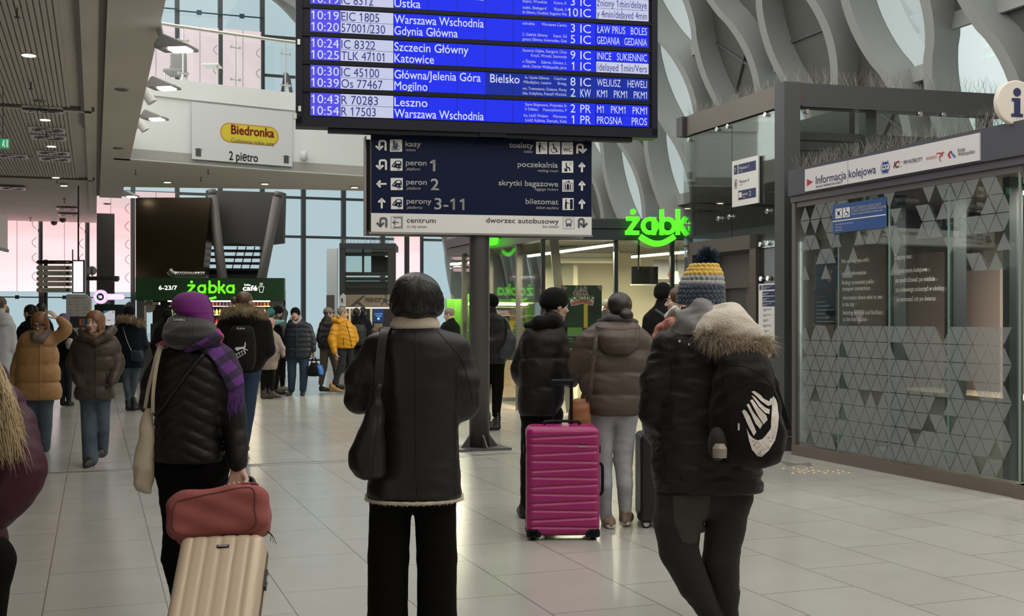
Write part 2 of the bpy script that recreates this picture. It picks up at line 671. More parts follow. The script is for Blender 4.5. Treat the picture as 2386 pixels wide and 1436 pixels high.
t.links.new(ad.outputs[0], rp.inputs[0])
em = t.nodes.new('ShaderNodeEmission')
t.links.new(rp.outputs[0], em.inputs[0])
em.inputs[1].default_value = 1.6
t.links.new(em.outputs[0], t.nodes['Material Output'].inputs['Surface'])
led_lab = {
 -4: 'pink glowing screen panel at the far left of the end wall',
 -3: 'pink glowing screen panel second from the left on the end wall',
 -2: 'pink glowing screen panel left of the first dark mullion, above the finger signs',
 -1: 'pink glowing screen panel between two mullions behind the finger signs',
 0: 'narrow pink glowing screen panel right of the dark hall column, beside the bronze wall',
}
for k in (-4, -3, -2, -1, 0):
 a = wsn[0] + 1.43 * (k + 8)
 o = thing('screen_panel', led_lab[k], 'screen', SW(SF - .35, a + .7, 2.42), 'pink screens hung on the end wall')
 m = MB()
 m.box(SW(SF - .35, a + .70, 4.1), (1.28, .05, 3.36), None, (D2, D1, UP))
 m.build('led_surface', M_led, o)
 m = MB()
 m.box(SW(SF - .38, a + .02, 4.1), (.05, .08, 3.4), None, (D2, D1, UP))
 m.box(SW(SF - .40, a + .72, 4.1), (.012, .02, 3.36), None, (D2, D1, UP))
 for zz in (2.9, 3.5, 4.0, 4.6, 5.2):
  m.tube([SW(SF - .42, a + 1.30 - .13 * math.sin(math.pi * q / 8), zz + .32 * (q / 8 - .5)) for q in range(9)], .008, 4)
 m.build('hanging_frame', M_mull, o)
for k, lab in ((1, 'upper pink screen panel beside the ceiling edge, behind the floodlights'), (2, 'upper pink screen panel seen through the railing'), (0, 'upper pink screen panel behind the slab edge')):
 a = 1.22 + 1.43 * k
 o = thing('screen_panel', lab, 'screen', SW(SF - .35, a + .7, 9.2), 'pink screens hung on the end wall')
 m = MB()
 m.box(SW(SF - .35, a + .70, 10.2), (1.28, .05, 2.5), None, (D2, D1, UP))
 m.build('led_surface', mat('led_upper', (.1, .1, .1), emit=.8, emit_color=(.86, .70, .72), noise=(2, .1)), o)
 m = MB()
 m.box(SW(SF - .38, a + 1.36, 10.1), (.05, .08, 2.6), None, (D2, D1, UP))
 m.box(SW(SF - .40, a + .72, 10.2), (.012, .02, 2.5), None, (D2, D1, UP))
 for zz in (9.3, 10.0, 10.7):
  m.tube([SW(SF - .42, a + 1.30 - .13 * math.sin(math.pi * q / 8), zz + .32 * (q / 8 - .5)) for q in range(9)], .008, 4)
 m.build('hanging_frame', M_mull, o)
o = thing('screen_panel', 'narrow pink screen panel behind the far lift, left of a thick post', 'screen', SW(SF - .35, 10.6, 2.4))
m = MB()
m.box(SW(SF - .35, 10.62, 3.9), (.95, .05, 3.2), None, (D2, D1, UP))
m.build('led_surface', M_led, o)
m = MB()
m.box(SW(SF - .38, 10.6, 3.9), (.18, .08, 3.3), None, (D2, D1, UP))
m.build('hanging_frame', M_mull, o)
cl = MB()
c0 = Vector((P(246, HY, 34.5).x, 34.5, 0))
cl.box(c0 + UP * 2.32, (.5, .5, 4.64), mat('dark_column', (.05, .047, .045), .4, .2), (D2, D1, UP))
struct(cl.build('hall_column'))
bw_ = MB()
bw_.slab([SW(-7, -12, 0), SW(-7, 16, 0), SW(-7, 16, 9), SW(-7, -12, 9)], D1 * -.2, mat('rear_wall', (.24, .21, .19), .6, noise=(.3, .2)))
struct(bw_.build('wall_rear'))  # unseen wall added to cut the light from behind the camera
sw_ = MB()
sw_.slab([SW(-7, 14.5, 0), SW(6.8, 14.5, 0), SW(6.8, 14.5, 9), SW(-7, 14.5, 9)], D2 * .2, mat('rear_wall', (.24, .21, .19)))
struct(sw_.build('wall_side'))  # unseen wall added to darken glass reflections and the right-hand floor
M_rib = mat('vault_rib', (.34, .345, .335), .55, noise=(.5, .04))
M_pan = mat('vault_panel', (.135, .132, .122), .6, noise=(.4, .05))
M_wglass = glass('skylight_glass', (.40, .45, .455), .02)
arc = []
for k in range(401):
 th = math.radians(5 + 75 * k / 400)
 arc.append((-VC + VA * math.cos(th), VB * math.sin(th), th))
cum = [0]
for k in range(400):
 cum.append(cum[-1] + math.hypot(arc[k + 1][0] - arc[k][0], arc[k + 1][1] - arc[k][1]))
def vault(s, v, d=0.):
 """point on the vault: s along the hall, v up the arc, d inwards"""
 k = min(399, max(0, int(np.searchsorted(cum, v)) - 1))
 f = (v - cum[k]) / (cum[k + 1] - cum[k])
 wv = arc[k][0] + (arc[k + 1][0] - arc[k][0]) * f
 z = arc[k][1] + (arc[k + 1][1] - arc[k][1]) * f
 th = arc[k][2] + (arc[k + 1][2] - arc[k][2]) * f
 nw, nz_ = math.cos(th) / VA, math.sin(th) / VB
 L = math.hypot(nw, nz_)
 return SW(s, wv - nw / L * d, z - nz_ / L * d)
PITCH, HALF, AMP = 1.15, 1.75, .25
def rib_s(i, v):
 c = math.cos(math.pi * (v / HALF + i))
 c = math.copysign(abs(c) ** .8, c)
 return PITCH * i + AMP * c
va = thing('wall_right', 'curved vault of pale wavy ribs with diamond skylights', 'wall')
va['kind'] = 'structure'
del va['category']
VMAX = 15.0
I0, I1 = 6, 35
nv = int(VMAX / (HALF / 11))
for i in range(I0, I1 + 1):
 m = MB()
 prev = None
 vs_, fs = [], []
 for k in range(nv + 1):
  v = k * HALF / 11
  s = rib_s(i, v)
  for ds, d in ((-.12, 0.), (-.10, .48), (.10, .48), (.12, 0.)):
   vs_.append(vault(s + ds, v, d))
 for k in range(nv):
  for q in range(4):
   r_ = (q + 1) % 4
   fs.append((k * 4 + q, k * 4 + r_, k * 4 + 4 + r_, k * 4 + 4 + q))
 m.add(vs_, fs)
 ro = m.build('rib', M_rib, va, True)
 ro.modifiers.new('edges', 'EDGE_SPLIT').split_angle = math.radians(35)
pan, win, joint, wfr, crown = MB(), MB(), MB(), MB(), MB()
rng = random.Random(21)
for i in range(I0, I1):
 j = -2
 while j * HALF < VMAX:
  if (i + j) % 2 == 1:
   pass
  v0, v1 = j * HALF, (j + 2) * HALF
  touch = rib_s(i + 1, v0) - rib_s(i, v0)
  if touch > PITCH:   # start the cell where the two ribs are closest
   j += 1
   v0, v1 = j * HALF, (j + 2) * HALF
  n = 12
  L, R = [], []
  for k in range(n + 1):
   v = min(max(v0 + (v1 - v0) * k / n, 0), VMAX)
   a, c = rib_s(i, v), rib_s(i + 1, v)
   L.append((a, v))
   R.append((c, v))
  glazed = rng.random() < .55
  q = vault(PITCH * (i + .5), max(0, min(VMAX, v0)))
  if HY - (q.z - EYE) / q.y * F < -60:     # unseen crown, made clear glass to let more daylight in
   tgt, glazed = [(0, n, crown)], False
  elif glazed:
   lo, hi = (2, 10) if rng.random() < .6 else (4, 11)
   tgt = [(0, lo, pan), (lo, hi, win), (hi, n, pan)]
  else:
   tgt = [(0, n, pan)]
  for k0, k1, mb in tgt:
   vs_ = []
   dd = .02 if mb is not pan else .06
   for k in range(k0, k1 + 1):
    vs_ += [vault(L[k][0], L[k][1], dd), vault(R[k][0], R[k][1], dd)]
   fs = [(2 * q, 2 * q + 1, 2 * q + 3, 2 * q + 2) for q in range(k1 - k0)]
   mb.add(vs_, fs)
  if glazed:
   for kk in (lo, hi):
    wfr.beam(vault(*L[kk], .1), vault(*R[kk], .1), .24, .07, None)
  elif tgt[0][2] is pan:
   kk = rng.choice((4, 6, 8))
   joint.beam(vault(*L[kk], .075), vault(*R[n - kk], .075), .045, .03, None)
   if rng.random() < .5:
    joint.beam(vault(*R[kk], .075), vault(*L[n - kk], .075), .045, .03, None)
  j += 2
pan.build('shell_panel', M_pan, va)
win.build('skylight_pane', M_wglass, va)
crown.build('crown_pane', glass('crown_glass', (.92, .94, .92), .03), va)
wfr.build('skylight_frame', M_rib, va)
joint.build('panel_joint', mat('dark_joint', (.10, .10, .10), .7), va)
# ================================================================== THE BIG SIGNS ON THE POLE
def px_panel(px, py, Y, yaw):
 """upright panel through a measured point, turned yaw degrees (right side farther)"""
 a = math.radians(yaw)
 pn = Panel(P(px, py, Y), (math.cos(a), math.sin(a), 0), UP)
 return pn
def uv(pn, px, py):
 q = on_plane(px, py, pn.o, pn.n) - pn.o
 return q.dot(pn.u), q.dot(pn.v)
def ptext(pn, mb, s, x0, ybase, cap, m, x1=None, align='L', bold=0., shear=0., d=.004, depth=0.):
 """lettering between two measured columns; cap height in photograph pixels"""
 u0, v0 = uv(pn, x0 if align == 'L' else x1, ybase)
 sc_ = abs(uv(pn, x0, ybase - 100)[1] - v0) / 100
 wd = None
 if x1 is not None:
  wd = abs(uv(pn, x1, ybase)[0] - uv(pn, x0, ybase)[0])
 return pn.text(mb, s, u0, v0, cap * sc_, m, wd, align, bold, shear, d, depth)
def ppoly(pn, mb, pts, m, d=.003):
 pn.shape(mb, [uv(pn, *p) for p in pts], m, d)
def pline(pn, mb, pts, wd, m, d=.003):
 k = abs(uv(pn, pts[0][0] + 50, pts[0][1])[0] - uv(pn, pts[0][0] - 50, pts[0][1])[0]) / 100
 pn.line(mb, [uv(pn, *p) for p in pts], wd * k, m, d)
def prect(pn, mb, x0, y0, x1, y1, m, d=.003):
 ppoly(pn, mb, [(x0, y0), (x1, y0), (x1, y1), (x0, y1)], m, d)
def pdisc(pn, mb, x, y, r, m, d=.003, **k):
 u, v = uv(pn, x, y)
 kk = abs(uv(pn, x + 20, y)[0] - uv(pn, x - 20, y)[0]) / 40
 pn.disc(mb, u, v, r * kk, m, d, **k)
def pring(pn, mb, x, y, r, wd, m, d=.003, **k):
 u, v = uv(pn, x, y)
 kk = abs(uv(pn, x + 20, y)[0] - uv(pn, x - 20, y)[0]) / 40
 pn.ring(mb, u, v, r * kk, wd * kk, m, d, **k)
YAW = 11.5
pole = MB()
pc = G(1117, 1046)
pole.cyl(pc, pc + UP * 5.2, .118, 28)
po = thing('sign_pole', 'thick round dark pole carrying the departure board and blue direction sign', 'pole', pc)
pole.build('shaft', mat('pole_paint', (.085, .08, .078), .45, .3, noise=(2, .1)), po, smooth=True)
m = MB()
m.box(pc + UP * .012, (.62, .5, .024), None, (D2, D1, UP))
for a in range(4):
 q = Vector((math.cos(a * 1.57 + .5), math.sin(a * 1.57 + .5), 0))
 m.slab([pc + q * .11, pc + q * .25, pc + q * .11 + UP * .18], q.cross(UP) * .02)
m.build('base_plate', mat('pole_paint', (.085, .08, .078)), po)
DB = px_panel(705, 297, 12.75, YAW)
du = lambda px, py=180: uv(DB, px, py)[0]
M_case = mat('board_case', (.012, .012, .019), .4, spec=.2)
M_bezel = mat('board_bezel', (.006, .006, .010), .4, spec=.2)
M_blue = mat('lcd_blue', (.004, .006, .06), .5, spec=.1, emit=1.0, emit_color=(.012, .026, .80), noise=(3, .1))
M_blue2 = mat('lcd_dim_blue', (.004, .008, .04), .5, spec=.1, emit=1.0, emit_color=(.006, .022, .30))
M_lcdw = mat('lcd_white', (.1, .1, .12), .5, spec=.1, emit=.72, emit_color=(.66, .70, .98))
M_purp = mat('lcd_violet', (.02, .02, .08), .5, spec=.1, emit=.9, emit_color=(.085, .075, .78))
M_ltx = mat('lcd_text', (.1, .1, .12), .5, spec=.1, emit=.85, emit_color=(.66, .70, 1.0))
M_ltd = mat('lcd_dark_text', (.01, .01, .05), .5, spec=.1, emit=.4, emit_color=(.07, .075, .40))
M_lcv = mat('lcd_via_text', (.1, .1, .12), .5, spec=.1, emit=.6, emit_color=(.62, .66, 1.0))
board = thing('departure_board', 'huge blue lit train departure board above the dark direction sign', 'departure board', DB.at(2, 0, -.3))
uL, uR = du(700), du(1521)
vB = 0.055
vT = 3.0
m = MB()
DB.board(m, uL, vB, uR, vT, -.01, -.16, M_case)
DB.board(m, uL - .05, vB - .02, uL + .02, vT, .03, -.18, M_case)
DB.board(m, uR - .02, vB - .02, uR + .05, vT, .03, -.18, M_case)
DB.board(m, uL - .05, vB - .05, uR + .05, vB + .06, .03, -.18, M_case)
DB.board(m, uL + .3, vB - .10, uR - .25, vB - .05, -.0, -.10, M_bezel)
DB.board(m, uL + 2.0, vB - .10, uL + 2.3, vB - .05, .02, -.10, M_bezel)
m.build('case', parent=board)
for lx, ly in ((697, 100), (699, 255), (689, 272)):
 m = MB()
 u_, v_ = uv(DB, lx, ly)
 DB.board(m, u_ - .02, v_ - .03, u_ + .01, v_ + .03, .05, .0, M_steel)
 m.build('latch', parent=board)
rows = [  # time, train, destination, (via lines), platform, carrier, remark, remark on white
 ('10:54', 'R 17503', 'Warszawa Wschodnia', ('łce, Łódź Widzew     Warszawa', 'Łódź Kaliska, Sieradz, Kalis'), '1', 'PR', 'PROSNA     PROS', 0),
 ('10:43', 'R 70283', 'Leszno', ('Stare Bojanowo, Przysieka St', 'ń Dębiec     Puszczykówko, P'), '2', 'PR', 'M1   PKM1   PKM1', 0),
 ('10:39', 'Os 77467', 'Mogilno', ('wo, Trzemeszno, Gniezno, Pierzy', 'iska, Kobylnica, Poznań Wschód.'), '2', 'KW', 'KM1   PKM1   PKM1', 0),
 ('10:30', 'IC 45100', 'Główna/Jelenia Góra', ('le, Opole Główne     Czechow', 'Mikołajów, Leszno      Brzeg,'), '8', 'IC', 'WELIUSZ    HEWELI', 0),
 ('10:25', 'TLK 47101', 'Katowice', ('o Śląskie     Zabrze, Gliwice, L', 'zbork, Ostrów Wielkopolski, Jaroc'), '1', 'IC', '/delayed 1min/Vers', 1),
 ('10:24', 'IC 8322', 'Szczecin Główny', ('Szczecin Dąbie, Stargard, Chos', 'Krzyż, Wronki, Szamotuły'), '9', 'IC', 'INICE   SUKIENNIC', 0),
 ('10:20', '57001/230', 'Gdynia Główna', ('ż, Gdańsk Główny      Sopot, Gd', 'goszcz Główna, Inowrocław, Gnie'), '5', 'IC', 'GEDANIA   GEDANIA', 0),
 ('10:19', 'EIC 1805', 'Warszawa Wschodnia', ('achodnia       Warszawa Centra', ''), '3', 'IC', 'ŁAW PRUS   BOLES', 0),
 ('10:19', 'IC 8312', 'Ustka', ('szalin, Białogard       Słupsk, S', 'iła Główna, Chodzież, Rogoźno Wie'), '10', 'IC', 'y 4min/delayed 4min', 1),
 ('10:19', 'IC 5602', 'Warszawa Wschodnia', ('Wielkopolski Główny     Warsz', 'Słupca, Września       Kutno, K'), '3', 'IC', 'źniony 1min/delaye', 1),
]
wid = {'Warszawa Wschodnia': 207, 'Leszno': 76, 'Mogilno': 76, 'Główna/Jelenia Góra': 200, 'Katowice': 91, 'Szczecin Główny': 171, 'Gdynia Główna': 146, 'Ustka': 60}
tw = {'R 17503': 80, 'R 70283': 85, 'Os 77467': 96, 'IC 45100': 88, 'TLK 47101': 100, 'IC 8322': 79, '57001/230': 102, 'EIC 1805': 88, 'IC 8312': 74, 'IC 5602': 74}
LH = .1265
v_bot = uv(DB, 723, 269.5)[1]
for bi in range(5):
 vb = v_bot + bi * .3085
 m = MB()
 DB.board(m, uL + .02, vb + 2 * LH + .006, uR - .02, vb + .3085 - .004, .012, -.02, M_bezel)
 x_time, x_tr, x_de, x_via, x_pl, x_ca, x_re, x_end = (du(p) for p in (723, 793.5, 917, 1211, 1323, 1350, 1389, 1511))
 for li in range(2):
  r = rows[bi * 2 + li]
  v0 = vb + li * LH
  dim = bi == 1 and li in (0, 1)
  DB.rect(m, x_time, v0, x_tr - .004, v0 + LH, M_purp, .004)
  DB.rect(m, x_tr, v0 + .002, x_de - .003, v0 + LH - .002, M_lcdw, .004)
  if bi == 1:
   xs_ = du(1132)
   DB.rect(m, x_de, v0, xs_, v0 + LH, M_blue, .004)
   DB.rect(m, xs_, v0, x_end, v0 + LH, M_blue2, .004)
  else:
   DB.rect(m, x_de, v0, x_re - .006, v0 + LH, M_blue, .004)
   DB.rect(m, x_re, v0 + .002, x_end, v0 + LH - .002, M_lcdw if r[7] else M_blue, .004)
  cap = .100
  pad = .013
  DB.text(m, r[0], x_time + .012, v0 + pad, cap, M_ltx, x_tr - x_time - .03, d=.008)
  DB.text(m, r[1], x_tr + .008, v0 + pad, cap, M_ltd, tw[r[1]] * .00475, d=.008)
  DB.text(m, r[2], x_de + .008, v0 + pad, cap, M_ltx, wid[r[2]] * .00490, bold=.008, d=.008)
  if r[2].startswith('Główna'):
   DB.text(m, 'Bielsko', du(1142), v0 + pad, cap, M_ltx, .34, bold=.008, d=.008)
  for k, s_ in enumerate(r[3]):
   if s_:
    DB.text(m, s_, x_pl - .015, v0 + .072 - k * .054, .034, M_lcv, min(.52, .0175 * len(s_)), align='R', bold=.012, d=.008)
  DB.text(m, r[4], (x_pl + x_ca) / 2 - .01, v0 + pad, cap, M_ltx, align='C', d=.008)
  DB.text(m, r[5], x_ca + .01, v0 + pad, cap, M_ltx, .125, d=.008)
  DB.text(m, r[6], x_re + .008, v0 + pad + .008, cap * .88, M_ltd if r[7] else M_ltx, x_end - x_re - .03, d=.008)
 for p in (863, 930, 998, 1065, 1131, 1195, 1260, 1449):
  u_ = du(p)
  DB.rect(m, u_ - .002, vb, u_ + .002, vb + 2 * LH, M_bezel, .006)
 rowp = m.build('display_row', parent=board)
m = MB()
DB.board(m, du(714), v_bot - .075, du(724), v_bot - .06, .012, 0, M_steel)
m.build('maker_plate', parent=board)
DS = px_panel(864, 541, 13.05, YAW)
M_navy = mat('sign_navy', (.008, .013, .040), .35, spec=.1)
M_swhite = mat('sign_white', (.72, .70, .67), .4)
M_sgrey = mat('sign_grey_text', (.08, .09, .12), .5)
M_frame = mat('sign_frame', (.30, .29, .27), .4, .4)
sign = thing('direction_sign', 'dark blue direction sign with white arrows and platform numbers under the departure board', 'sign', DS.at(1.2, 0, -.1))
m = MB()
uR_ = uv(DS, 1379, 541)[0]
vT_ = uv(DS, 864, 307)[1]
v_split = uv(DS, 864, 496)[1]
DS.board(m, 0, 0, uR_, vT_, 0, -.03, M_frame)
DS.board(m, -.05, -.02, uR_ - .02, vT_ - .04, -.31, -.34, M_frame)
DS.board(m, -.06, -.02, -.045, vT_ - .04, -.07, -.31, M_frame)
DS.board(m, -.045, .03, -.01, vT_ - .08, -.10, -.11, M_bezel)
DS.board(m, 0, 0, .5, .03, -.03, -.31, M_frame)
DS.board(m, -.02, -.015, uR_ + .01, 0, .004, -.03, M_frame)
m.build('housing', parent=sign)
m = MB()
DS.rect(m, .004, v_split, uR_ - .004, vT_ - .004, M_navy, .004)
m.build('blue_face', parent=sign)
m = MB()
DS.rect(m, .004, .004, uR_ - .004, v_split - .003, M_swhite, .004)
m.build('white_face', parent=sign)
def icon_box(mb, x0, y0, x1, y1, white=True):
 prect(DS, mb, x0, y0, x1, y1, M_swhite, .006)
S4 = 4.26
def q4(x, y):
 return (840 + x / S4, 300 + y / S4)
def L4(mb, pts, wd, m, d=.009):
 pline(DS, mb, [q4(*p) for p in pts], wd / S4, m, d)
def arrow_turn(mb, x0, y0, x1, y1, m, flip=False):
 """U-turn arrow in crop pixels: hook from the right leg over to a left down arrow"""
 fx = (lambda x: x0 + x1 - x) if flip else (lambda x: x)
 W_, H_ = x1 - x0, y1 - y0
 L4(mb, [(fx(x1 - 10), y1), (fx(x1 - 10), y0 + 22), (fx(x1 - 22), y0 + 10), (fx(x0 + 52), y0 + 10), (fx(x0 + 42), y0 + 22), (fx(x0 + 42), y1 - 8)], 20, m)
 L4(mb, [(fx(x0 + 6), y1 - 46), (fx(x0 + 42), y1 - 12), (fx(x0 + 78), y1 - 46)], 20, m)
def arrow(mb, x0, y0, x1, y1, m, dr):
 cx_, cy_ = (x0 + x1) / 2, (y0 + y1) / 2
 if dr == 'U':
  L4(mb, [(cx_, y1), (cx_, y0 + 8)], 20, m)
  L4(mb, [(x0 + 4, y0 + 42), (cx_, y0 + 10), (x1 - 4, y0 + 42)], 20, m)
 else:
  L4(mb, [(x1, cy_), (x0 + 10, cy_)], 18, m)
  L4(mb, [(x0 + 40, y0 + 4), (x0 + 10, cy_), (x0 + 40, y1 - 4)], 20, m)
def train_icon(mb, x, y):
 icon_box(mb, *q4(x, y), *q4(x + 120, y + 120))
 ppoly(DS, mb, [q4(x + a, y + b) for a, b in ((10, 75), (42, 35), (52, 22), (95, 20), (108, 30), (110, 85), (100, 98), (80, 95), (45, 88), (20, 85))], M_navy, .008)
 ppoly(DS, mb, [q4(x + a, y + b) for a, b in ((56, 30), (94, 28), (98, 50), (56, 50))], M_swhite, .010)
 for cx_ in (70, 98):
  pdisc(DS, mb, *q4(x + cx_, y + 76), 6 / S4, M_swhite, .010)
 ppoly(DS, mb, [q4(x + a, y + b) for a, b in ((20, 78), (45, 50), (48, 56), (26, 80))], M_swhite, .010)
 L4(mb, [(x + 78, y + 98), (x + 92, y + 112)], 5, M_navy, .010)
 L4(mb, [(x + 66, y + 98), (x + 74, y + 106)], 5, M_navy, .010)
for fn_, *aa in ((arrow_turn, 145, 112, 258, 218, M_swhite), (arrow_turn, 148, 305, 262, 410, M_swhite), (arrow, 158, 512, 257, 586, M_swhite, 'L'), (arrow, 173, 690, 247, 792, M_swhite, 'U'),
      (arrow_turn, 2140, 150, 2246, 248, M_swhite, True), (arrow, 2162, 338, 2230, 433, M_swhite, 'U'), (arrow, 2162, 521, 2230, 616, M_swhite, 'U'), (arrow, 2162, 703, 2230, 798, M_swhite, 'U'),
      (arrow_turn, 155, 880, 266, 980, M_sgrey), (arrow_turn, 2156, 888, 2256, 985, M_sgrey, True)):
 m = MB()
 fn_(m, *aa)
 m.build('arrow_symbol', parent=sign)
m = MB()
for x, y in ((296, 298), (299, 490), (302, 680)):
 train_icon(m, x, y)
 m.build('pictogram', parent=sign)
 m = MB()
icon_box(m, *q4(292, 108), *q4(412, 229))
ppoly(DS, m, [q4(*p) for p in ((320, 120), (346, 120), (346, 150), (366, 135), (372, 190), (340, 205), (322, 190))], M_sgrey, .008)
for yy in (178, 190, 202, 212):
 L4(m, [(304, yy), (345, yy + 3), (372, yy - 4)], 4, M_navy, .010)
L4(m, [(350, 150), (372, 160), (392, 182), (390, 205), (360, 216)], 4, M_navy, .010)
m.build('pictogram', parent=sign)
m = MB()
icon_box(m, *q4(1741, 130), *q4(1853, 252))
pdisc(DS, m, *q4(1778, 148), 8 / S4, M_navy, .008)
ppoly(DS, m, [q4(*p) for p in ((1768, 158), (1784, 158), (1788, 175), (1784, 205), (1782, 238), (1772, 238), (1770, 205), (1764, 180))], M_navy, .008)
L4(m, [(1782, 165), (1800, 180), (1808, 195)], 6, M_navy, .008)
L4(m, [(1792, 208), (1838, 210)], 5, M_navy, .008)
L4(m, [(1796, 198), (1812, 190), (1830, 202)], 5, M_navy, .008)
m.build('pictogram', parent=sign)
m = MB()
icon_box(m, *q4(1870, 133), *q4(1980, 254))
pdisc(DS, m, *q4(1912, 156), 8 / S4, M_navy, .008)
pring(DS, m, *q4(1916, 214), 25 / S4, 6 / S4, M_navy, .008, a0=150, a1=400)
L4(m, [(1913, 168), (1918, 200), (1940, 202), (1952, 236)], 11, M_navy, .008)
L4(m, [(1916, 184), (1936, 184)], 6, M_navy, .008)
m.build('pictogram', parent=sign)
m = MB()
icon_box(m, *q4(1996, 136), *q4(2108, 256))
ptext(DS, m, 'WC', *q4(2010, 226), 36 / S4, M_navy, q4(2092, 0)[0], bold=.012, d=.010)
m.build('pictogram', parent=sign)
m = MB()
icon_box(m, *q4(1998, 321), *q4(2111, 438))
pdisc(DS, m, *q4(2041, 344), 7 / S4, M_navy, .008)
L4(m, [(2040, 354), (2044, 384), (2066, 386), (2080, 418)], 12, M_navy, .008)
L4(m, [(2016, 398), (2056, 398)], 5, M_navy, .008)
prect(DS, m, *q4(2024, 402), *q4(2050, 426), M_navy, .008)
pring(DS, m, *q4(2083, 346), 11 / S4, 2.5 / S4, M_navy, .008)
m.build('pictogram', parent=sign)
m = MB()
icon_box(m, *q4(2001, 507), *q4(2113, 625))
L4(m, [(2012, 540), (2102, 540), (2102, 612), (2012, 612), (2012, 538)], 4, M_navy, .008)
for a, c in ((2026, 2036), (2044, 2070), (2078, 2088)):
 prect(DS, m, *q4(a, 552), *q4(c, 606), M_navy, .008)
L4(m, [(2032, 526), (2062, 526)], 5, M_navy, .008)
pdisc(DS, m, *q4(2068, 525), 8 / S4, M_navy, .008)
m.build('pictogram', parent=sign)
m = MB()
icon_box(m, *q4(2004, 690), *q4(2115, 808))
pdisc(DS, m, *q4(2038, 710), 8 / S4, M_navy, .008)
ppoly(DS, m, [q4(*p) for p in ((2030, 722), (2044, 722), (2050, 740), (2046, 770), (2050, 800), (2040, 800), (2036, 775), (2034, 800), (2024, 800), (2028, 760))], M_navy, .008)
L4(m, [(2044, 730), (2070, 745)], 6, M_navy, .008)
prect(DS, m, *q4(2078, 702), *q4(2106, 800), M_navy, .008)
m.build('pictogram', parent=sign)
m = MB()
L4(m, [(304, 872), (420, 872), (420, 990), (304, 990), (304, 870)], 2.5, M_sgrey, .008)
L4(m, [(332, 890), (332, 884), (408, 884), (408, 978), (332, 978), (332, 966)], 8, M_sgrey, .008)
L4(m, [(380, 931), (322, 931)], 9, M_sgrey, .008)
L4(m, [(346, 908), (322, 931), (346, 954)], 9, M_sgrey, .008)
m.build('pictogram', parent=sign)
m = MB()
L4(m, [(2010, 880), (2118, 880), (2118, 994), (2010, 994), (2010, 878)], 2.5, M_sgrey, .008)
L4(m, [(2040, 945), (2040, 900), (2090, 900), (2090, 945)], 6, M_sgrey, .008)
ppoly(DS, m, [q4(*p) for p in ((2037, 940), (2093, 940), (2093, 966), (2037, 966))], M_sgrey, .008)
for x in (2048, 2082):
 prect(DS, m, *q4(x - 5, 964), *q4(x + 5, 976), M_sgrey, .008)
L4(m, [(2028, 928), (2028, 912)], 5, M_sgrey, .008)
L4(m, [(2102, 928), (2102, 912)], 5, M_sgrey, .008)
m.build('pictogram', parent=sign)
m = MB()
for s_, x0, x1, yb, cap, mm_, sh, bo in (
  ('kasy', 445, 600, 175, 56, M_swhite, 0, .014), ('tickets', 448, 547, 222, 28, M_swhite, .25, .006),
  ('peron', 449, 655, 362, 56, M_swhite, 0, .014), ('platform', 453, 592, 413, 30, M_swhite, .25, .006),
  ('peron', 453, 657, 553, 56, M_swhite, 0, .014), ('platform', 455, 596, 604, 30, M_swhite, .25, .006),
  ('perony', 456, 703, 743, 56, M_swhite, 0, .014), ('platforms', 458, 614, 795, 30, M_swhite, .25, .006),
  ('1', 692, 742, 420, 116, M_swhite, 0, .014), ('2', 697, 777, 608, 116, M_swhite, 0, .014), ('3-11', 733, 1030, 800, 116, M_swhite, 0, .010),
  ('toalety', 1475, 1713, 187, 56, M_swhite, 0, .014), ('toilets', 1619, 1708, 240, 29, M_swhite, .25, .006),
  ('poczekalnia', 1559, 1957, 378, 56, M_swhite, 0, .014), ('waiting room', 1757, 1960, 428, 29, M_swhite, .25, .006),
  ('skrytki bagazowe', 1370, 1961, 562, 56, M_swhite, 0, .014), ('luggage lockers', 1728, 1961, 612, 29, M_swhite, .25, .006),
  ('biletomat', 1637, 1963, 747, 56, M_swhite, 0, .014), ('ticket machine', 1743, 1965, 797, 29, M_swhite, .25, .006),
  ('centrum', 458, 747, 932, 52, M_sgrey, 0, .004), ('to city center', 461, 662, 983, 28, M_sgrey, .25, 0),
  ('dworzec autobusowy', 1246, 1967, 932, 52, M_sgrey, 0, .004), ('bus station', 1806, 1968, 983, 28, M_sgrey, .25, 0)):
 a, y_ = q4(x0, yb)
 c, _ = q4(x1, yb)
 m = MB()
 ptext(DS, m, s_, a, y_, cap / S4, mm_, c, bold=bo, shear=sh, d=.008)
 m.build('lettering', parent=sign)
# ================================================================== INFORMATION OFFICE
M_dark = mat('dark_cladding', (.075, .077, .08), .45, .2, noise=(1, .06))
M_fascia = mat('fascia_grey', (.085, .085, .095), .5, .2)
M_plinth = mat('bronze_plinth', (.20, .165, .14), .45, .5, noise=(1.5, .05))
M_bronze = mat('bronze_cladding', (.16, .135, .115), .38, .7, noise=(1, .05))
M_oglass = glass('office_glass', (.86, .91, .89), .03)
M_frost = mat('frosted_film', (.27, .29, .285), .7, trans=.45)
M_gedge = mat('glass_edge', (.30, .42, .37), .3, trans=.3)
M_wtext = mat('white_vinyl', (.75, .74, .70), .5)
M_sboard = mat('sign_board_white', (.66, .63, .62), .45)
M_tnavy = mat('navy_print', (.02, .025, .10), .5)
M_tred = mat('red_print', (.45, .03, .035), .5)
M_tblue = mat('blue_print', (.02, .07, .26), .5)
M_tgrey = mat('grey_print', (.06, .06, .07), .5)
M_chrome = mat('chrome', (.75, .74, .70), .15, 1.0)
WO, S0, S1 = 7.31, 7.67, 11.03
OF = Panel(SW(S1, WO), -D1, UP)
LO = S1 - S0
office = thing('information_office', 'glass information office with frosted triangles and white sign fascia', 'office kiosk', SW((S0 + S1) / 2, WO + 1.2))
m = MB()
OF.board(m, -.02, 0, LO + .03, .115, .03, -.12, M_plinth)
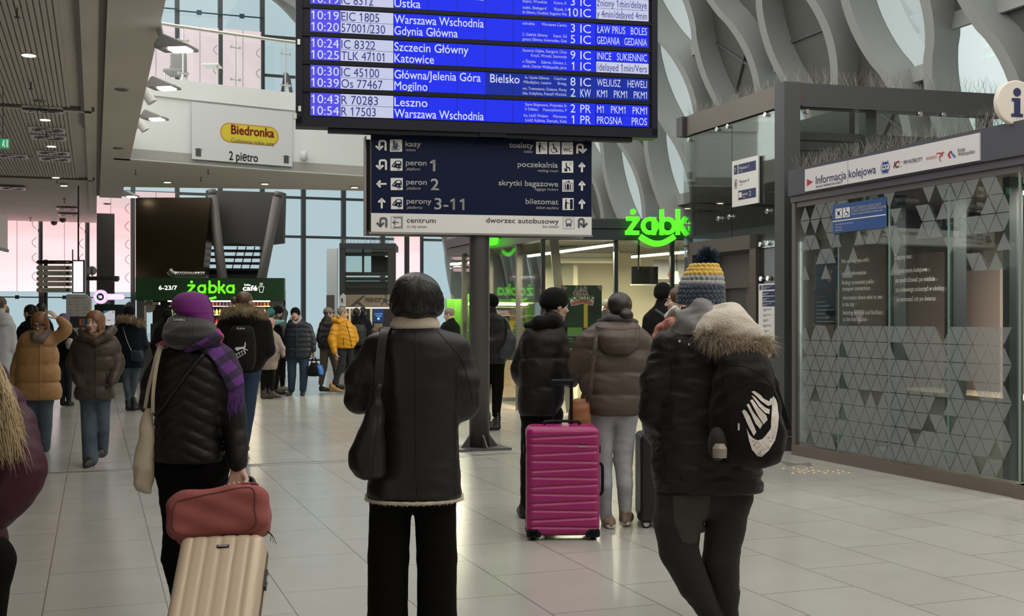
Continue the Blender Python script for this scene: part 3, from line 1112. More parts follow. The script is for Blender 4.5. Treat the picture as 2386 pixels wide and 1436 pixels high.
m.box(SW(S0, WO + 1.3, .0575), (2.7, .14, .115), M_plinth, (D2, D1, UP))
m.build('plinth', parent=office)
m = MB()
OF.board(m, -.04, 2.87, LO + .12, 3.16, .06, -2.6, M_fascia)
OF.board(m, -.04, 2.80, LO + .06, 2.87, .03, -2.55, mat('fascia_trim', (.14, .125, .13), .4, .4))
m.build('fascia_roof', parent=office)
m = MB()
OF.board(m, -.03, .1, .03, 2.82, .02, -.06)
OF.board(m, -.02, 2.74, LO, 2.82, .005, -.05)
OF.board(m, LO - .012, .1, LO + .03, 2.82, -.03, -.08)
for u_ in (.02,):
 m.box(SW(S1, WO + 1.3, 1.45), (2.6, .05, 2.8), None, (D2, D1, UP))
m.build('frame', mat('office_frame', (.17, .155, .14), .4, .5), office)
joints = [uv(OF, px, 700)[0] for px in (1953, 2071, 2209, 2367)]
us = [.03] + joints
for a, c in zip(us[:-1], us[1:]):
 m = MB()
 OF.board(m, a + .004, .115, c - .004, 2.80, 0, -.012)
 m.build('glass_pane', M_oglass, office)
m = MB()
for j in joints[:3]:
 OF.board(m, j - .004, .115, j + .004, 2.80, .001, -.013)
OF.board(m, LO - .05, .115, LO - .035, 2.80, .002, -.014)
m.build('glass_edge', M_gedge, office)
m = MB()
q0 = SW(S0, WO + .05)
NF = Panel(SW(S0, WO + .02), D2, UP)
NF.board(m, .0, .115, 2.3, 2.80, 0, -.012)
m.build('glass_pane', M_oglass, office)
rng = random.Random(5)
TS = .19
TH = .163
fm = [MB() for _ in range(4)]
def tri(mb, u, v, up_, k=.93):
 if up_:
  pts = [(u, v), (u + TS, v), (u + TS / 2, v + TH)]
 else:
  pts = [(u, v + TH), (u + TS / 2, v), (u + TS, v + TH)]
 cu = sum(p[0] for p in pts) / 3
 cv = sum(p[1] for p in pts) / 3
 pts = [(cu + (a - cu) * k, cv + (b_ - cv) * k) for a, b_ in pts]
 if min(p[0] for p in pts) < .04 or max(p[0] for p in pts) > LO - .06:
  return
 OF.shape(mb, pts, None, .002)
for r_ in range(16):
 v = .135 + r_ * TH
 if v > 2.62:
  continue
 for c_ in range(-1, 40):  # along the window
  u = c_ * TS / 2 + .01
  if u > LO:
   break
  up_ = (c_ + r_) % 2 == 0
  if r_ < 8:
   pr_ = .94
  elif r_ < 11:
   pr_ = .02
  elif r_ < 13:
   pr_ = .16
  else:
   pr_ = .48
  if rng.random() < pr_:
   tri(fm[sum(u + TS / 2 > j for j in joints[:3])], u, v, up_)
for m in fm:
 m.build('frosted_film_pattern', M_frost, office)
PB = Panel(OF.at(0, 0, .077), OF.u, UP)
wb = MB()
a0 = uv(PB, 1875, 401)
a1 = uv(PB, 2282, 317)
OF.board(wb, a0[0], 2.885, a1[0], 3.125, .06, .075)
wbo = wb.build('sign_board', M_sboard, office)
m = MB()
S7 = 2386 / 420.0
def q7(x, y):
 return (1880 + x / S7, 300 + y / S7)
uu = lambda x, y: uv(PB, *q7(x, y))
def btxt(s, x0, y0, x1, cap, mm_, bold=0., shear=0.):
 u0, v0 = uu(x0, y0)
 u1, _ = uu(x1, y0)
 PB.text(m, s, u0, v0, cap, mm_, u1 - u0, bold=bold, shear=shear, d=.002)
PB.shape(m, [uu(2, 668), (uu(2, 668)[0], uu(5, 762)[1]), uu(80, 700)], M_tred, .002)
vI = uu(120, 735)[1]
btxt('Informacja', 120, 735, 520, .088, M_tnavy)
btxt('RAILWAY INFORMATION OFFICE', 122, 785, 455, .024, M_tnavy, .01)
btxt('kolejowa', 556, 655, 915, .088, M_tnavy)
u0, v0 = uu(1038, 512)
hx = [(u0 + .058 * math.cos(math.radians(60 * k)), v0 + .062 * math.sin(math.radians(60 * k))) for k in range(6)]
PB.shape(m, hx, M_tblue, .002)
PB.shape(m, [(u0 - .07, v0 - .022), (u0 + .07, v0 - .022), (u0 + .07, v0 + .026), (u0 - .07, v0 + .026)], M_sboard, .003)
PB.line(m, [(u0 - .035, v0 + .066), (u0 - .068, v0), (u0 - .035, v0 - .066)], .006, M_tblue, .0035)
PB.line(m, [(u0 + .035, v0 + .066), (u0 + .068, v0), (u0 + .035, v0 - .066)], .006, M_tblue, .0035)
PB.text(m, 'PKP', u0, v0 - .014, .032, M_tblue, .088, 'C', .02, d=.004)
btxt('IC', 1148, 522, 1225, .062, M_tred, .03, .25)
btxt('C', 1212, 512, 1268, .058, mat('pale_grey_print', (.45, .43, .45), .5), 0, .25)
btxt('PKP INTERCITY', 1280, 475, 1532, .038, M_tnavy, .004, .25)
btxt('POLREGIO', 1582, 415, 1722, .026, M_tred)
PB.line(m, [uu(1715, 330), uu(1765, 322), uu(1780, 345), uu(1755, 375), uu(1762, 405), uu(1772, 438)], .010, M_tred, .002)
for k in range(3):
 PB.line(m, [uu(1775 + k * 4, 325 + k * 24), uu(1820 - k * 14, 310 + k * 24)], .009, M_tred, .002)
PB.shape(m, [uu(1862, 345), uu(1890, 300), uu(1916, 295), uu(1888, 340), uu(1914, 385), uu(1886, 390)], M_tred, .002)
PB.shape(m, [uu(1916, 340), uu(1945, 330), uu(1976, 376), uu(1948, 382)], mat('sky_blue_print', (.03, .16, .38), .5), .002)
PB.shape(m, [uu(1896, 296), uu(1916, 293), uu(1932, 320), uu(1914, 335)], M_tblue, .0025)
btxt('Koleje', 2000, 310, 2098, .036, M_tgrey)
btxt('Wielkopolskie', 2000, 365, 2222, .036, M_tgrey)
m.build('lettering', parent=wbo)
m = MB()
j0 = uu(540, 600)[0]
OF.board(m, j0 - .002, 2.885, j0 + .002, 3.125, .0755, .0765)
m.build('joint', M_tgrey, wbo)
m = MB()
S8 = 2.872
def q8(x, y):
 return (1800 + x / S8, 300 + y / S8)
def otxt(s, x0, y0, x1, cap, mm_=M_wtext):
 u0, v0 = uv(OF, *q8(x0, y0))
 u1, _ = uv(OF, *q8(x1, y0))
 OF.text(m, s, u0, v0, cap, mm_, u1 - u0, bold=.006, d=.004)
for s_, x0, y0, x1 in (('We can help you with:', 462, 903, 648), ('railway information', 466, 984, 628), ('finding convenient public', 467, 1045, 680), ('transport connections', 469, 1086, 655),
      ('information about what to see', 471, 1145, 735), ('in the city', 472, 1190, 548), ('locating services and facilities', 474, 1244, 735), ('at the train station', 475, 1288, 632),
      ('Zapytaj nas:', 818, 876, 933), ('o połączenia kolejowe', 822, 967, 1036), ('jak podróżować po mieście', 823, 1030, 1088), ('co ciekawego zobaczyć w okolicy', 826, 1092, 1148), ('jak poruszać się po dworcu', 828, 1156, 1092)):
 m = MB()
 otxt(s_, x0, y0, x1, .046)
 m.build('window_lettering', parent=office)
m = MB()
m.box(SW((S0 + S1) / 2, WO + 2.45, 1.4), (LO, .1, 2.8), mat('office_wall', (.40, .34, .31), .7), (D1, D2, UP))
m.box(SW((S0 + S1) / 2, WO + 1.25, 2.78), (LO - .1, 2.3, .04), mat('office_ceiling', (.24, .22, .20), .7), (D1, D2, UP))
m.build('inner_wall', parent=office)
for px, wd in ((1965, .12), (2087, .12), (2226, .12), (2360, .08)):
 m = MB()
 q = on_plane(px, 745, OF.at(0, 0, -.35), OF.n)
 q.z = 1.4
 m.box(q, (wd, .15, 2.75), None, (D1, D2, UP))
 m.build('inner_post', mat('grey_post', (.055, .06, .065), .5), office)
m = MB()
for xa, xb, dp, zt_, pm in ((2105, 2215, 1.5, 2.2, mat('pale_partition', (.52, .40, .37), .6)), (1990, 2072, 1.7, 2.3, mat('red_partition', (.66, .20, .16), .6)), (2225, 2330, 1.9, 2.0, MATS['pale_partition'])):
 a, c = (on_plane(x, 745, OF.at(0, 0, -dp), OF.n) for x in (xa, xb))
 a.z = c.z = .05
 m.slab([a, c, c + UP * zt_, a + UP * zt_], OF.n * -.05, pm)
m.build('partition', parent=office)
desk = thing('reception_desk', 'pale counter desk inside the glass information office', 'desk', OF.at(1.6, 0, -1.1))
m = MB()
OF.board(m, .6, .72, 3.0, .76, -.7, -1.35)
m.build('desk_top', mat('desk_wood', (.50, .38, .27), .5), desk)
m = MB()
OF.board(m, .65, 0, 2.95, .72, -.75, -.79)
m.build('front_panel', mat('desk_front', (.45, .42, .38), .6), desk)
for i, (px, lab) in enumerate(((2335, 'glowing square ceiling lamp inside the office, nearest the corner'), (2210, 'glowing ceiling lamp inside the office behind the grey post'))):
 o = thing('panel_lamp', lab, 'lamp', OF.at(uv(OF, px, 700)[0], 2.70, -1.2))
 m = MB()
 q = OF.at(uv(OF, px, 700)[0], 2.725, -1.0)
 m.box(q, (.36, .36, .05), M_frame, (D1, D2, UP))
 m.build('housing', parent=o)
 m = MB()
 m.box(q - UP * .03, (.32, .32, .012), None, (D1, D2, UP))
 m.build('diffuser', mat('lamp_diffuser', (.9, .9, .88), .5, emit=6, emit_color=(1, .95, .88)), o)
 ld = bpy.data.lights.new('panel_light', 'AREA')
 ld.size = .3
 ld.energy = 55
 ld.color = (1, .92, .82)
 lo = bpy.data.objects.new('panel_light', ld)
 COL.objects.link(lo)
 lo.parent = o
 lo.matrix_parent_inverse = pinv(o)
 lo.location = q - UP * .05
for lab, x0, y0, x1, y1, base, txts in (
  ('blue poster with a hand sign hung inside the office window, the upper one', 265, 870, 425, 1070, (.03, .075, .16), (('InfoDworzec', 295, 943, 428, .04, (.50, .20, .17)), ('Pomagamy w języku', 288, 1062, 428, .03, (.45, .12, .1)), ('migowym', 330, 1086, 418, .03, (.45, .12, .1)))),
  ('dark blue poster with white lines of text, below the hand sign poster', 248, 1075, 398, 1310, (.012, .04, .085), (('Regulamin', 258, 1130, 325, .022, (.5, .2, .17)),))):
 po_ = thing('poster', lab, 'poster', OF.at(uv(OF, *q8(x0, y1))[0], uv(OF, *q8(x0, y1))[1], -.05))
 m = MB()
 u0, v1 = uv(OF, *q8(x0, y0))
 u1, v0 = uv(OF, *q8(x1, y1))
 OF.board(m, u0 - .02, v0 - .02, u1 + .02, v1 + .02, -.05, -.06, mat('poster_edge', (.40, .22, .19), .6))
 OF.rect(m, u0, v0, u1, v1, mat('poster_%d' % y0, base, .5), -.045)
 for s_, a, b_, c, cap, colr in txts:
  ua, va_ = uv(OF, *q8(a, b_))
  ub, _ = uv(OF, *q8(c, b_))
  OF.text(m, s_, ua, va_, cap, mat('poster_ink_%d' % b_, colr, .5), ub - ua, bold=.01, d=-.042)
 if y0 < 1000:
  uh, vh = uv(OF, *q8(352, 992))
  hm = mat('poster_skin', (.62, .38, .28), .6)
  OF.ring(m, uh - .03, vh + .02, .03, .018, hm, -.041)
  for k in range(3):
   OF.line(m, [(uh - .005 + k * .012, vh), (uh + .005 + k * .03, vh + .09 - k * .012)], .02, hm, -.041)
  OF.disc(m, uh + .015, vh - .02, .045, hm, -.041, ry=.035)
 else:
  for k in range(6):
   ua, va_ = uv(OF, *q8(270, 1165 + k * 26))
   OF.rect(m, ua, va_, ua + .16 + .08 * (k % 3), va_ + .012, mat('poster_line', (.42, .46, .52), .5), -.042)
 m.build('sheet', parent=po_)
no = thing('notice_board', 'blue notice with wheelchair symbol on the office glass', 'sign', OF.at(*uv(OF, 1943, 545), .01))
m = MB()
u0, v1 = uv(OF, 1943, 484)
u1, v0 = uv(OF, 2067, 536)
v1, v0 = 2.70, 2.405
OF.board(m, u0, v0, u1, v1, .008, .014, mat('notice_blue', (.035, .085, .24), .4))
m.build('board', parent=no)
m = MB()
for k in range(2):
 OF.rect(m, u0 + .05 + k * .13, v0 + 0.151, u0 + .165 + k * .13, v0 + 0.252, M_swhite, .016)
OF.disc(m, u0 + .105, v0 + 0.202, .022, M_tnavy, .017)
for a, b_ in ((.07, .23), (.14, .23), (.07, .33), (.14, .33)):
 OF.line(m, [(u0 + a, v0 + b_ * .72), (u0 + a + (.015 if a < .1 else -.015), v0 + b_ * .72 + (.015 if b_ < .3 else -.015))], .01, M_tnavy, .017)
OF.ring(m, u0 + .235, v0 + 0.191, .028, .007, M_tnavy, .017, a0=150, a1=400)
OF.line(m, [(u0 + .23, v0 + 0.230), (u0 + .235, v0 + 0.202), (u0 + .26, v0 + 0.202), (u0 + .275, v0 + 0.173)], .012, M_tnavy, .017)
OF.disc(m, u0 + .23, v0 + 0.241, .009, M_tnavy, .017)
OF.text(m, 'MIEJSCE OCZEKIWANIA NA OBSŁUGĘ DWORCA', u0 + .32, v0 + 0.223, .028, M_swhite, .48, bold=.012, shear=.2, d=.017)
OF.text(m, 'DLA OSÓB O OGRANICZONEJ SPRAWNOŚCI RUCHOWEJ', u0 + .32, v0 + 0.191, .028, M_swhite, .56, bold=.012, shear=.2, d=.017)
OF.text(m, 'Assistance meeting point for persons with reduced mobility', u0 + .32, v0 + 0.169, .014, M_swhite, .5, shear=.2, d=.017)
OF.rect(m, u0, v0 + 0.119, u1, v0 + 0.130, M_swhite, .016)
for k in range(3):
 OF.text(m, ('Prosimy o zgłoszenie w punkcie informacji', 'Informacja', 'dworca')[k], u0 + .05, v0 + 0.083 - k * .03, .013, M_swhite, (.3, .1, .12)[k], shear=.2, d=.017)
m.build('lettering', parent=no)
ip = P(2365, 240, 9.75)
ids = thing('info_disc', 'round cream sign with a dark letter i on the office roof', 'sign', Vector((ip.x, ip.y, 3.16)))
m = MB()
fa = Panel(ip, (math.cos(.2), math.sin(.2), 0), UP)
m.lathe(ip - fa.n * .03, [(.178, 0), (.186, .006), (.186, .05), (.178, .056)], fa.n, 40)
m.build('disc', mat('disc_cream', (.72, .66, .58), .45), ids)
m = MB()
fa.disc(m, 0, .085, .036, M_tnavy, .03)
fa.shape(m, [(-.05, .035), (.03, .035), (.03, -.095), (.055, -.095), (.055, -.122), (-.055, -.122), (-.055, -.095), (-.028, -.095), (-.028, .008), (-.05, .008)], M_tnavy, .03)
m.build('letter', parent=ids)
m = MB()
m.cyl(ip - UP * .2, Vector((ip.x, ip.y, 3.16)), .018, 8)
m.build('stem', M_dark, ids)
def spikes(name, label, a, c, n, h, seed, spread=.10):
 rg = random.Random(seed)
 mb = MB()
 a, c = Vector(a), Vector(c)
 q = (c - a).normalized()
 s = Vector((-q.y, q.x, 0))
 for _ in range(n):
  p = a.lerp(c, rg.random())
  tip = p + s * rg.uniform(-spread, spread) * 1.3 + q * rg.uniform(-.07, .07) + UP * h * rg.uniform(.6, 1.05)
  wv_ = .0016
  mb.add([p - q * wv_, p + q * wv_, tip + q * wv_ * .5, tip - q * wv_ * .5, p - s * wv_, p + s * wv_, tip + s * wv_ * .5, tip - s * wv_ * .5], [(0, 1, 2, 3), (4, 5, 6, 7)])
 o = mb.build(name, mat('spike_wire', (.42, .40, .37), .4, .6))
 o['kind'] = 'stuff'
 o['label'] = label
 o['category'] = 'bird spikes'
 return o
spikes('bird_spikes', 'thicket of thin wire bird spikes along the office roof edge', SW(S1 + .1, WO + .1, 3.16), SW(S0 + .15, WO + .1, 3.16), 520, .2, 3)
# ================================================================== LIFT SHAFT
EA = SW(11.44, 7.48)
EL = Panel(SW(13.9, 7.48), -D1, UP)
ru = (D2 * 2.6 - D1 * .25).normalized()
ER = Panel(EA, ru, UP)
HL = 4.22
lift = thing('lift_shaft', 'glass lift shaft with dark frame and bronze door beside the office', 'lift', EA + ru * 1.2 + D1 * 1.2)
m = MB()
EL.board(m, 0, HL - .26, 2.52, HL, .03, -.16, M_bronze)
ER.board(m, -.03, HL - .27, 2.9, HL, .03, -.16, M_dark)
m.box(SW(13.9, 8.6, HL - .13), (2.4, .16, .26), M_dark, (D2, D1, UP))
m.build('top_beam', parent=lift)
m = MB()
m.box(EA + UP * (HL / 2) + ER.u * .02 + D1 * .03, (.2, .2, HL), None, (ER.u, D1, UP))
m.build('corner_post', M_dark, lift)
for u_ in (1.1, 2.7):
 m = MB()
 ER.board(m, u_, 0, u_ + .14, HL - .2, -.15, -.3)
 m.build('inner_post', M_dark, lift)
m = MB()
EL.board(m, .02, 0, .14, HL - .2, -.12, -.26)
m.build('inner_post', M_dark, lift)
for a, c in ((0, 1.25), (1.26, 2.44)):
 m = MB()
 EL.board(m, a, 2.35, c, HL - .28, .02, .005)
 m.build('glass_pane', M_oglass, lift)
for a, c in ((.12, 1.35), (1.36, 2.8)):
 m = MB()
 ER.board(m, a, .05, c, HL - .28, .02, .005)
 m.build('glass_pane', M_oglass, lift)
m = MB()
for z in (3.62, 3.50, 2.55):
 ER.board(m, .1, z, 2.7, z + .09, -.25, -.4)
for z in (3.3, 2.5):
 EL.board(m, .1, z, 2.4, z + .10, -.9, -1.0)
EL.board(m, .1, 2.33, 2.4, 2.62, -.08, -.14, None)
m.build('cross_beam', M_dark, lift)
m = MB()
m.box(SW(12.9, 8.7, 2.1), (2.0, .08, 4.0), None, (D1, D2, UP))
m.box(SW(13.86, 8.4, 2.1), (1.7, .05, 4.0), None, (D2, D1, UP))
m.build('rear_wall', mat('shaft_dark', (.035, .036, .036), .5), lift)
m = MB()
q = ER.at(1.0, 3.05, -.5)
m.box(q, (.75, .3, .26), mat('machine_grey', (.34, .34, .32), .5), (ER.u, ER.n, UP))
m.box(q + ER.n * .155 + ER.u * .06, (.17, .005, .09), mat('warning_yellow', (.62, .52, .12), .5), (ER.u, ER.n, UP))
m.build('control_box', parent=lift)
m = MB()
m.tube(interp_path([ER.at(.1, 2.95, -.5), ER.at(.4, 3.0, -.5), ER.at(.5, 3.25, -.45), ER.at(.75, 3.15, -.45)], 6), .012, 6)
m.tube(interp_path([ER.at(1.3, 3.0, -.5), ER.at(1.5, 3.05, -.5), ER.at(1.55, 2.6, -.5)], 6), .012, 6)
m.tube(interp_path([ER.at(.2, 3.52, -.42), ER.at(.9, 3.55, -.42), ER.at(1.6, 3.58, -.42), ER.at(1.9, 3.5, -.42)], 5), .014, 6)
m.tube([ER.at(.25, 2.7, -.5), ER.at(.35, 2.95, -.5), ER.at(.3, 3.1, -.5)], .05, 8)
m.build('cable', mat('cable_grey', (.12, .12, .12), .5), lift)
discs = [(EL, 1609, 326), (EL, 1675, 302), (EL, 1700, 295), (EL, 1788, 268), (EL, 1603, 524), (EL, 1678, 510), (EL, 1703, 506), (EL, 1792, 493), (EL, 1604, 589), (EL, 1776, 570), (EL, 1793, 568), (EL, 1778, 650), (EL, 1794, 649), (ER, 1878, 261), (ER, 2141, 267), (ER, 2196, 269), (EL, 1797, 829)]
for pn, px, py in discs:
 m = MB()
 u_, v_ = uv(pn, px, py)
 m.lathe(pn.at(u_, v_, .005), [(.012, -.05), (.012, .015), (.03, .018), (.032, .03), (.028, .036)], pn.n, 16)
 m.build('fixing_disc', M_chrome, lift, smooth=False)
dl, dr = uv(EL, 1612, 600)[0], uv(EL, 1771, 600)[0]
zt = 1.5 + (745 - 548) / F * 13.4
zt = uv(EL, 1771, 546)[1]
m = MB()
EL.board(m, dl, 0, dl + .12, zt, .06, -.3)
EL.board(m, dr - .14, 0, dr, zt, .06, -.3)
EL.board(m, dl, zt - .17, dr, zt, .06, -.3)
EL.board(m, dl + .12, zt - .62, dr - .14, zt - .17, -.18, -.22)
m.build('door_surround', M_bronze, lift)
m = MB()
u1 = uv(EL, 1727, 600)[0]
u2 = uv(EL, 1757, 600)[0]
EL.board(m, u1, zt - .44, u2, zt - .29, -.17, -.18, mat('plate_steel', (.24, .21, .18), .35, .8))
for k in range(5):
 EL.rect(m, u1 + .07 + k * .035, zt - .41, u1 + .09 + k * .035, zt - .32, M_bezel, -.166)
m.build('lift_plate', parent=lift)
mid = dl + (dr - dl) * .62
m = MB()
EL.board(m, dl + .12, 0, mid, zt - .6, -.24, -.28)
m.build('side_panel', mat('shaft_panel', (.11, .10, .09), .4, .6), lift)
dd = MB()
EL.board(dd, mid, 0, mid + .07, zt - .62, -.2, -.26)
EL.board(dd, dr - .21, 0, dr - .14, zt - .62, -.2, -.26)
EL.board(dd, mid, zt - .70, dr - .14, zt - .62, -.2, -.26)
EL.board(dd, mid, 0, dr - .14, .2, -.2, -.26)
ddo = dd.build('lift_door', M_bronze, lift)
m = MB()
EL.board(m, mid + .07, .2, dr - .21, zt - .7, -.225, -.235)
m.build('door_glass', glass('door_glass', (.5, .53, .5), .12), ddo)
m = MB()
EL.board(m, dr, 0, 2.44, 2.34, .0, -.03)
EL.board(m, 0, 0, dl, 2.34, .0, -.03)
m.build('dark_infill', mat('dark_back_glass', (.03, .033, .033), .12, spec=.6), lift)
m = MB()
m.tube([ER.at(.02, .17, .06), ER.at(-.05, .17, .08), ER.at(.55, .17, .05)], .015, 8)
m.build('kick_rail', M_chrome, lift)
spikes('bird_spikes', 'row of thin wire bird spikes on top of the lift shaft', SW(13.9, 7.55, HL), EA + UP * HL, 260, .15, 11)
spikes('bird_spikes', 'thin wire bird spikes along the shaft beam behind the round info sign', EA + UP * HL, EA + ru * 2.8 + UP * HL, 240, .2, 12)
for (lab, x0, y0, x1, y1, lines) in (
  ('white level sign hung high on the lift glass', 1714, 377, 1775, 481, 'hi'),
  ('tall white directory with blue bars beside the lift door', 1776, 662, 1824, 820, 'lo')):
 o = thing('level_sign', lab, 'sign', EL.at(*uv(EL, x0, y1), .03))
 u0, v1 = uv(EL, x0, y0)
 u1, v0 = uv(EL, x1, y1 - 8)
 m = MB()
 EL.board(m, u0, v0, u1, v1, .03, .05, M_swhite)
 m.build('board', parent=o)
 m = MB()
 W_, H_ = u1 - u0, v1 - v0
 nb = M_tnavy
 if lines == 'hi':
  for yy, s_, big, bg_ in ((.70, 'Poziom 1', '1', 1), (.41, 'Poziom 0', '', 0), (.13, 'peron', '2', 1)):
   if bg_:
    EL.rect(m, u0 + W_ * .25, v0 + H_ * yy, u0 + W_ * .92, v0 + H_ * (yy + .2), nb, .052)
   c_ = M_swhite if bg_ else nb
   EL.text(m, s_, u0 + W_ * .42 if big == '2' else u0 + W_ * .3, v0 + H_ * (yy + .08), H_ * .07, c_, W_ * (.2 if big == '2' else .36), d=.054)
   EL.text(m, 'level' if big != '2' else 'platform', u0 + W_ * .42 if big == '2' else u0 + W_ * .3, v0 + H_ * (yy + .03), H_ * .025, c_, W_ * .12, d=.054)
   if big == '1':
    EL.rect(m, u0 + W_ * .08, v0 + H_ * yy, u0 + W_ * .22, v0 + H_ * (yy + .2), nb, .052)
    EL.text(m, '1', u0 + W_ * .12, v0 + H_ * (yy + .05), H_ * .1, M_swhite, d=.054)
   if big == '2':
    EL.text(m, '2', u0 + W_ * .68, v0 + H_ * (yy + .05), H_ * .11, M_swhite, d=.054)
    EL.rect(m, u0 + W_ * .27, v0 + H_ * (yy + .05), u0 + W_ * .39, v0 + H_ * (yy + .16), M_swhite, .054)
  EL.line(m, [(u0 + W_ * .1, v0 + H_ * .4), (u0 + W_ * .2, v0 + H_ * .4), (u0 + W_ * .2, v0 + H_ * .58), (u0 + W_ * .1, v0 + H_ * .58), (u0 + W_ * .1, v0 + H_ * .4)], .006, M_tgrey, .052)
  EL.disc(m, u0 + W_ * .15, v0 + H_ * .54, .01, M_tgrey, .053)
  EL.rect(m, u0 + W_ * .13, v0 + H_ * .43, u0 + W_ * .17, v0 + H_ * .52, M_tgrey, .053)
 else:
  ents = [('Poziom 1', 1), ('kasy', 1), ('peron 1', 1), ('perony 3-11', 1), ('skrytki bagazowe', 0), ('dworzec autobusowy', 0), ('toalety', 0), ('biletomat', 0), ('taxi', 0), ('Poziom 0', 0), ('peron 2', 1)]
  for k, (s_, bg_) in enumerate(ents):
   yy = .905 - k * .083 - (.012 if k else 0) - (.012 if k > 8 else 0)
   if bg_:
    EL.rect(m, u0 + W_ * .2, v0 + H_ * yy, u0 + W_ * .82, v0 + H_ * (yy + .07), nb, .052)
   EL.text(m, s_, u0 + W_ * .24, v0 + H_ * (yy + .03), H_ * .024, M_swhite if bg_ else nb, W_ * (.4 if len(s_) > 7 else .28), d=.054)
   EL.rect(m, u0 + W_ * .24, v0 + H_ * (yy + .014), u0 + W_ * .40, v0 + H_ * (yy + .02), M_swhite if bg_ else M_tgrey, .054)
   if 0 < k < 9:
    f_ = 1 if k in (1, 2, 4, 5) else -1
    xm, ym, h_ = u0 + W_ * .9, v0 + H_ * (yy + .035), .016
    EL.line(m, [(xm - h_ * f_, ym), (xm + h_ * f_, ym)], .006, nb, .053)
    EL.line(m, [(xm + (h_ - .012) * f_, ym + .012), (xm + h_ * f_, ym), (xm + (h_ - .012) * f_, ym - .012)], .006, nb, .053)
  EL.rect(m, u0 + W_ * .05, v0 + H_ * .905, u0 + W_ * .16, v0 + H_ * .975, nb, .052)
  EL.text(m, '1', u0 + W_ * .08, v0 + H_ * .92, H_ * .04, M_swhite, d=.054)
 m.build('lettering', parent=o)
for k, (x, y) in enumerate(((430, 1065), (510, 1060), (548, 1070), (585, 1079), (613, 1067), (655, 1056), (668, 1077), (632, 1087), (557, 1092), (502, 1103), (595, 1101), (674, 1098), (714, 1085), (752, 1094), (785, 1082), (768, 1102), (827, 1091), (865, 1079), (868, 1101), (908, 1087), (950, 1098))):
 q = G(1700 + x / 3.418, 780 + y / 3.418)
 m = MB()
 m.lathe(q, [(.019, 0), (.017, .004), (.010, .006)], UP, 10)
 o = m.build('tactile_stud', mat('brass_stud', (.72, .52, .22), .35, .6))
 tag(o, 'small yellow raised stud set in the floor before the information office', 'tactile stud', 'yellow studs set in the floor')
m = MB()
for k in range(7):
 a, c = G(1815 + k * 3, 1075 + k * 2), G(1893 - k * 1, 1088 - k * 1.5)
 m.beam(a + UP * .003, c + UP * .003, .012, .006, None, D2)
o = m.build('tactile_strip', mat('steel_strip', (.34, .33, .31), .4, .5))
tag(o, 'set of thin raised guide ribs in the floor beside the yellow studs', 'tactile paving')
def frog_name(pn, mb, u0, u1, v0, h, m, d):
 """the shop's name in fat round single-storey letters: x-height h"""
 k = (u1 - u0) / 5.62
 sx = lambda a: u0 + a * k
 t_ = h * .23
 r = h * .5 - t_ / 2
 L = lambda pts, w=t_: pn.line(mb, [(sx(a), v0 + b * h) for a, b in pts], w, m, d)
 L([(.02, .89), (.93, .89)])
 L([(.86, .93), (.10, .08)], t_ * 1.1)
 L([(.0, .115), (.98, .115)])
 pn.disc(mb, sx(.5), v0 + h * 1.28, t_ * .68, m, d)
 for c in (1.70, 5.08):
  pn.ring(mb, sx(c), v0 + h / 2, r, t_, m, d)
  L([(c + .36, 0), (c + .36, 1.0)])
 pn.ring(mb, sx(2.98), v0 + h / 2, r, t_, m, d)
 L([(2.62, 0), (2.62, 1.45)])
 L([(3.72, 0), (3.72, 1.45)])
 L([(3.78, .42), (4.38, 1.0)], t_ * 1.1)
 L([(3.95, .58), (4.46, 0)], t_ * 1.1)
# ================================================================== CORNER SHOP behind the lift
M_green = mat('neon_green', (.05, .6, .02), .4, emit=1.35, emit_color=(.09, 1.0, .02))
M_greenside = mat('green_letter_side', (.05, .38, .02), .4, emit=.35, emit_color=(.05, .6, .01))
M_sfascia = mat('shop_fascia', (.055, .06, .072), .4, .3)
M_sfascia2 = mat('shop_side_fascia', (.20, .16, .165), .35, .5)  # reflection of the pink screens is put into this colour
M_smull = mat('shop_mullion', (.05, .055, .055), .4, .5)
M_sglass = glass('shop_glass', (.93, .96, .93), .04)
M_cream = mat('cream_wall', (.72, .66, .48), .6, noise=(.8, .04))
M_tube = mat('light_tube', (1, 1, 1), .5, emit=5.5, emit_color=(1, .93, .72))
M_wood = mat('pale_oak', (.58, .42, .27), .5, wave=(14, .05, 'X', 3))
M_grn = mat('shop_green', (.09, .30, .02), .5, noise=(.8, .08))
M_dgrn = mat('dark_green', (.012, .055, .025), .4, noise=(1.2, .3))
SCn = P(1266, HY, 18.0)
SCn.z = 0
sa = math.radians(6)
SFu = Vector((math.cos(sa), math.sin(sa), 0))
SFn = Panel(SCn, SFu, UP)
SL = Panel(SCn + D1 * 5.13, -D1, UP)
zt0, zt1 = 2.74, 3.06
shop = thing('corner_shop', 'glass-fronted convenience shop with a green lit name on its dark fascia', 'shop', SCn + SFu * 2 + D1 * 2)
m = MB()
SFn.board(m, 0, zt0, 4.2, zt0 + .17, .04, -.15, M_sfascia)
SFn.board(m, 0, zt0 + .18, 4.2, zt1, .06, -.15, M_sfascia)
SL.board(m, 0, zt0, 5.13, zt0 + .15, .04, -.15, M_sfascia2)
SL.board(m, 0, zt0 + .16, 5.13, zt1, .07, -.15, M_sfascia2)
m.build('fascia', parent=shop)
m = MB()
c4 = [SCn, SCn + SFu * 4.2, SCn + SFu * 4.2 + D1 * 5.0, SCn + D1 * 5.13]
m.slab([p + UP * 3.0 for p in c4], (0, 0, .08), mat('shop_roof', (.10, .10, .10), .7))
m.slab([p + UP * 2.80 for p in c4], (0, 0, .03), mat('shop_ceiling', (.17, .155, .13), .7))
m.build('roof', parent=shop)
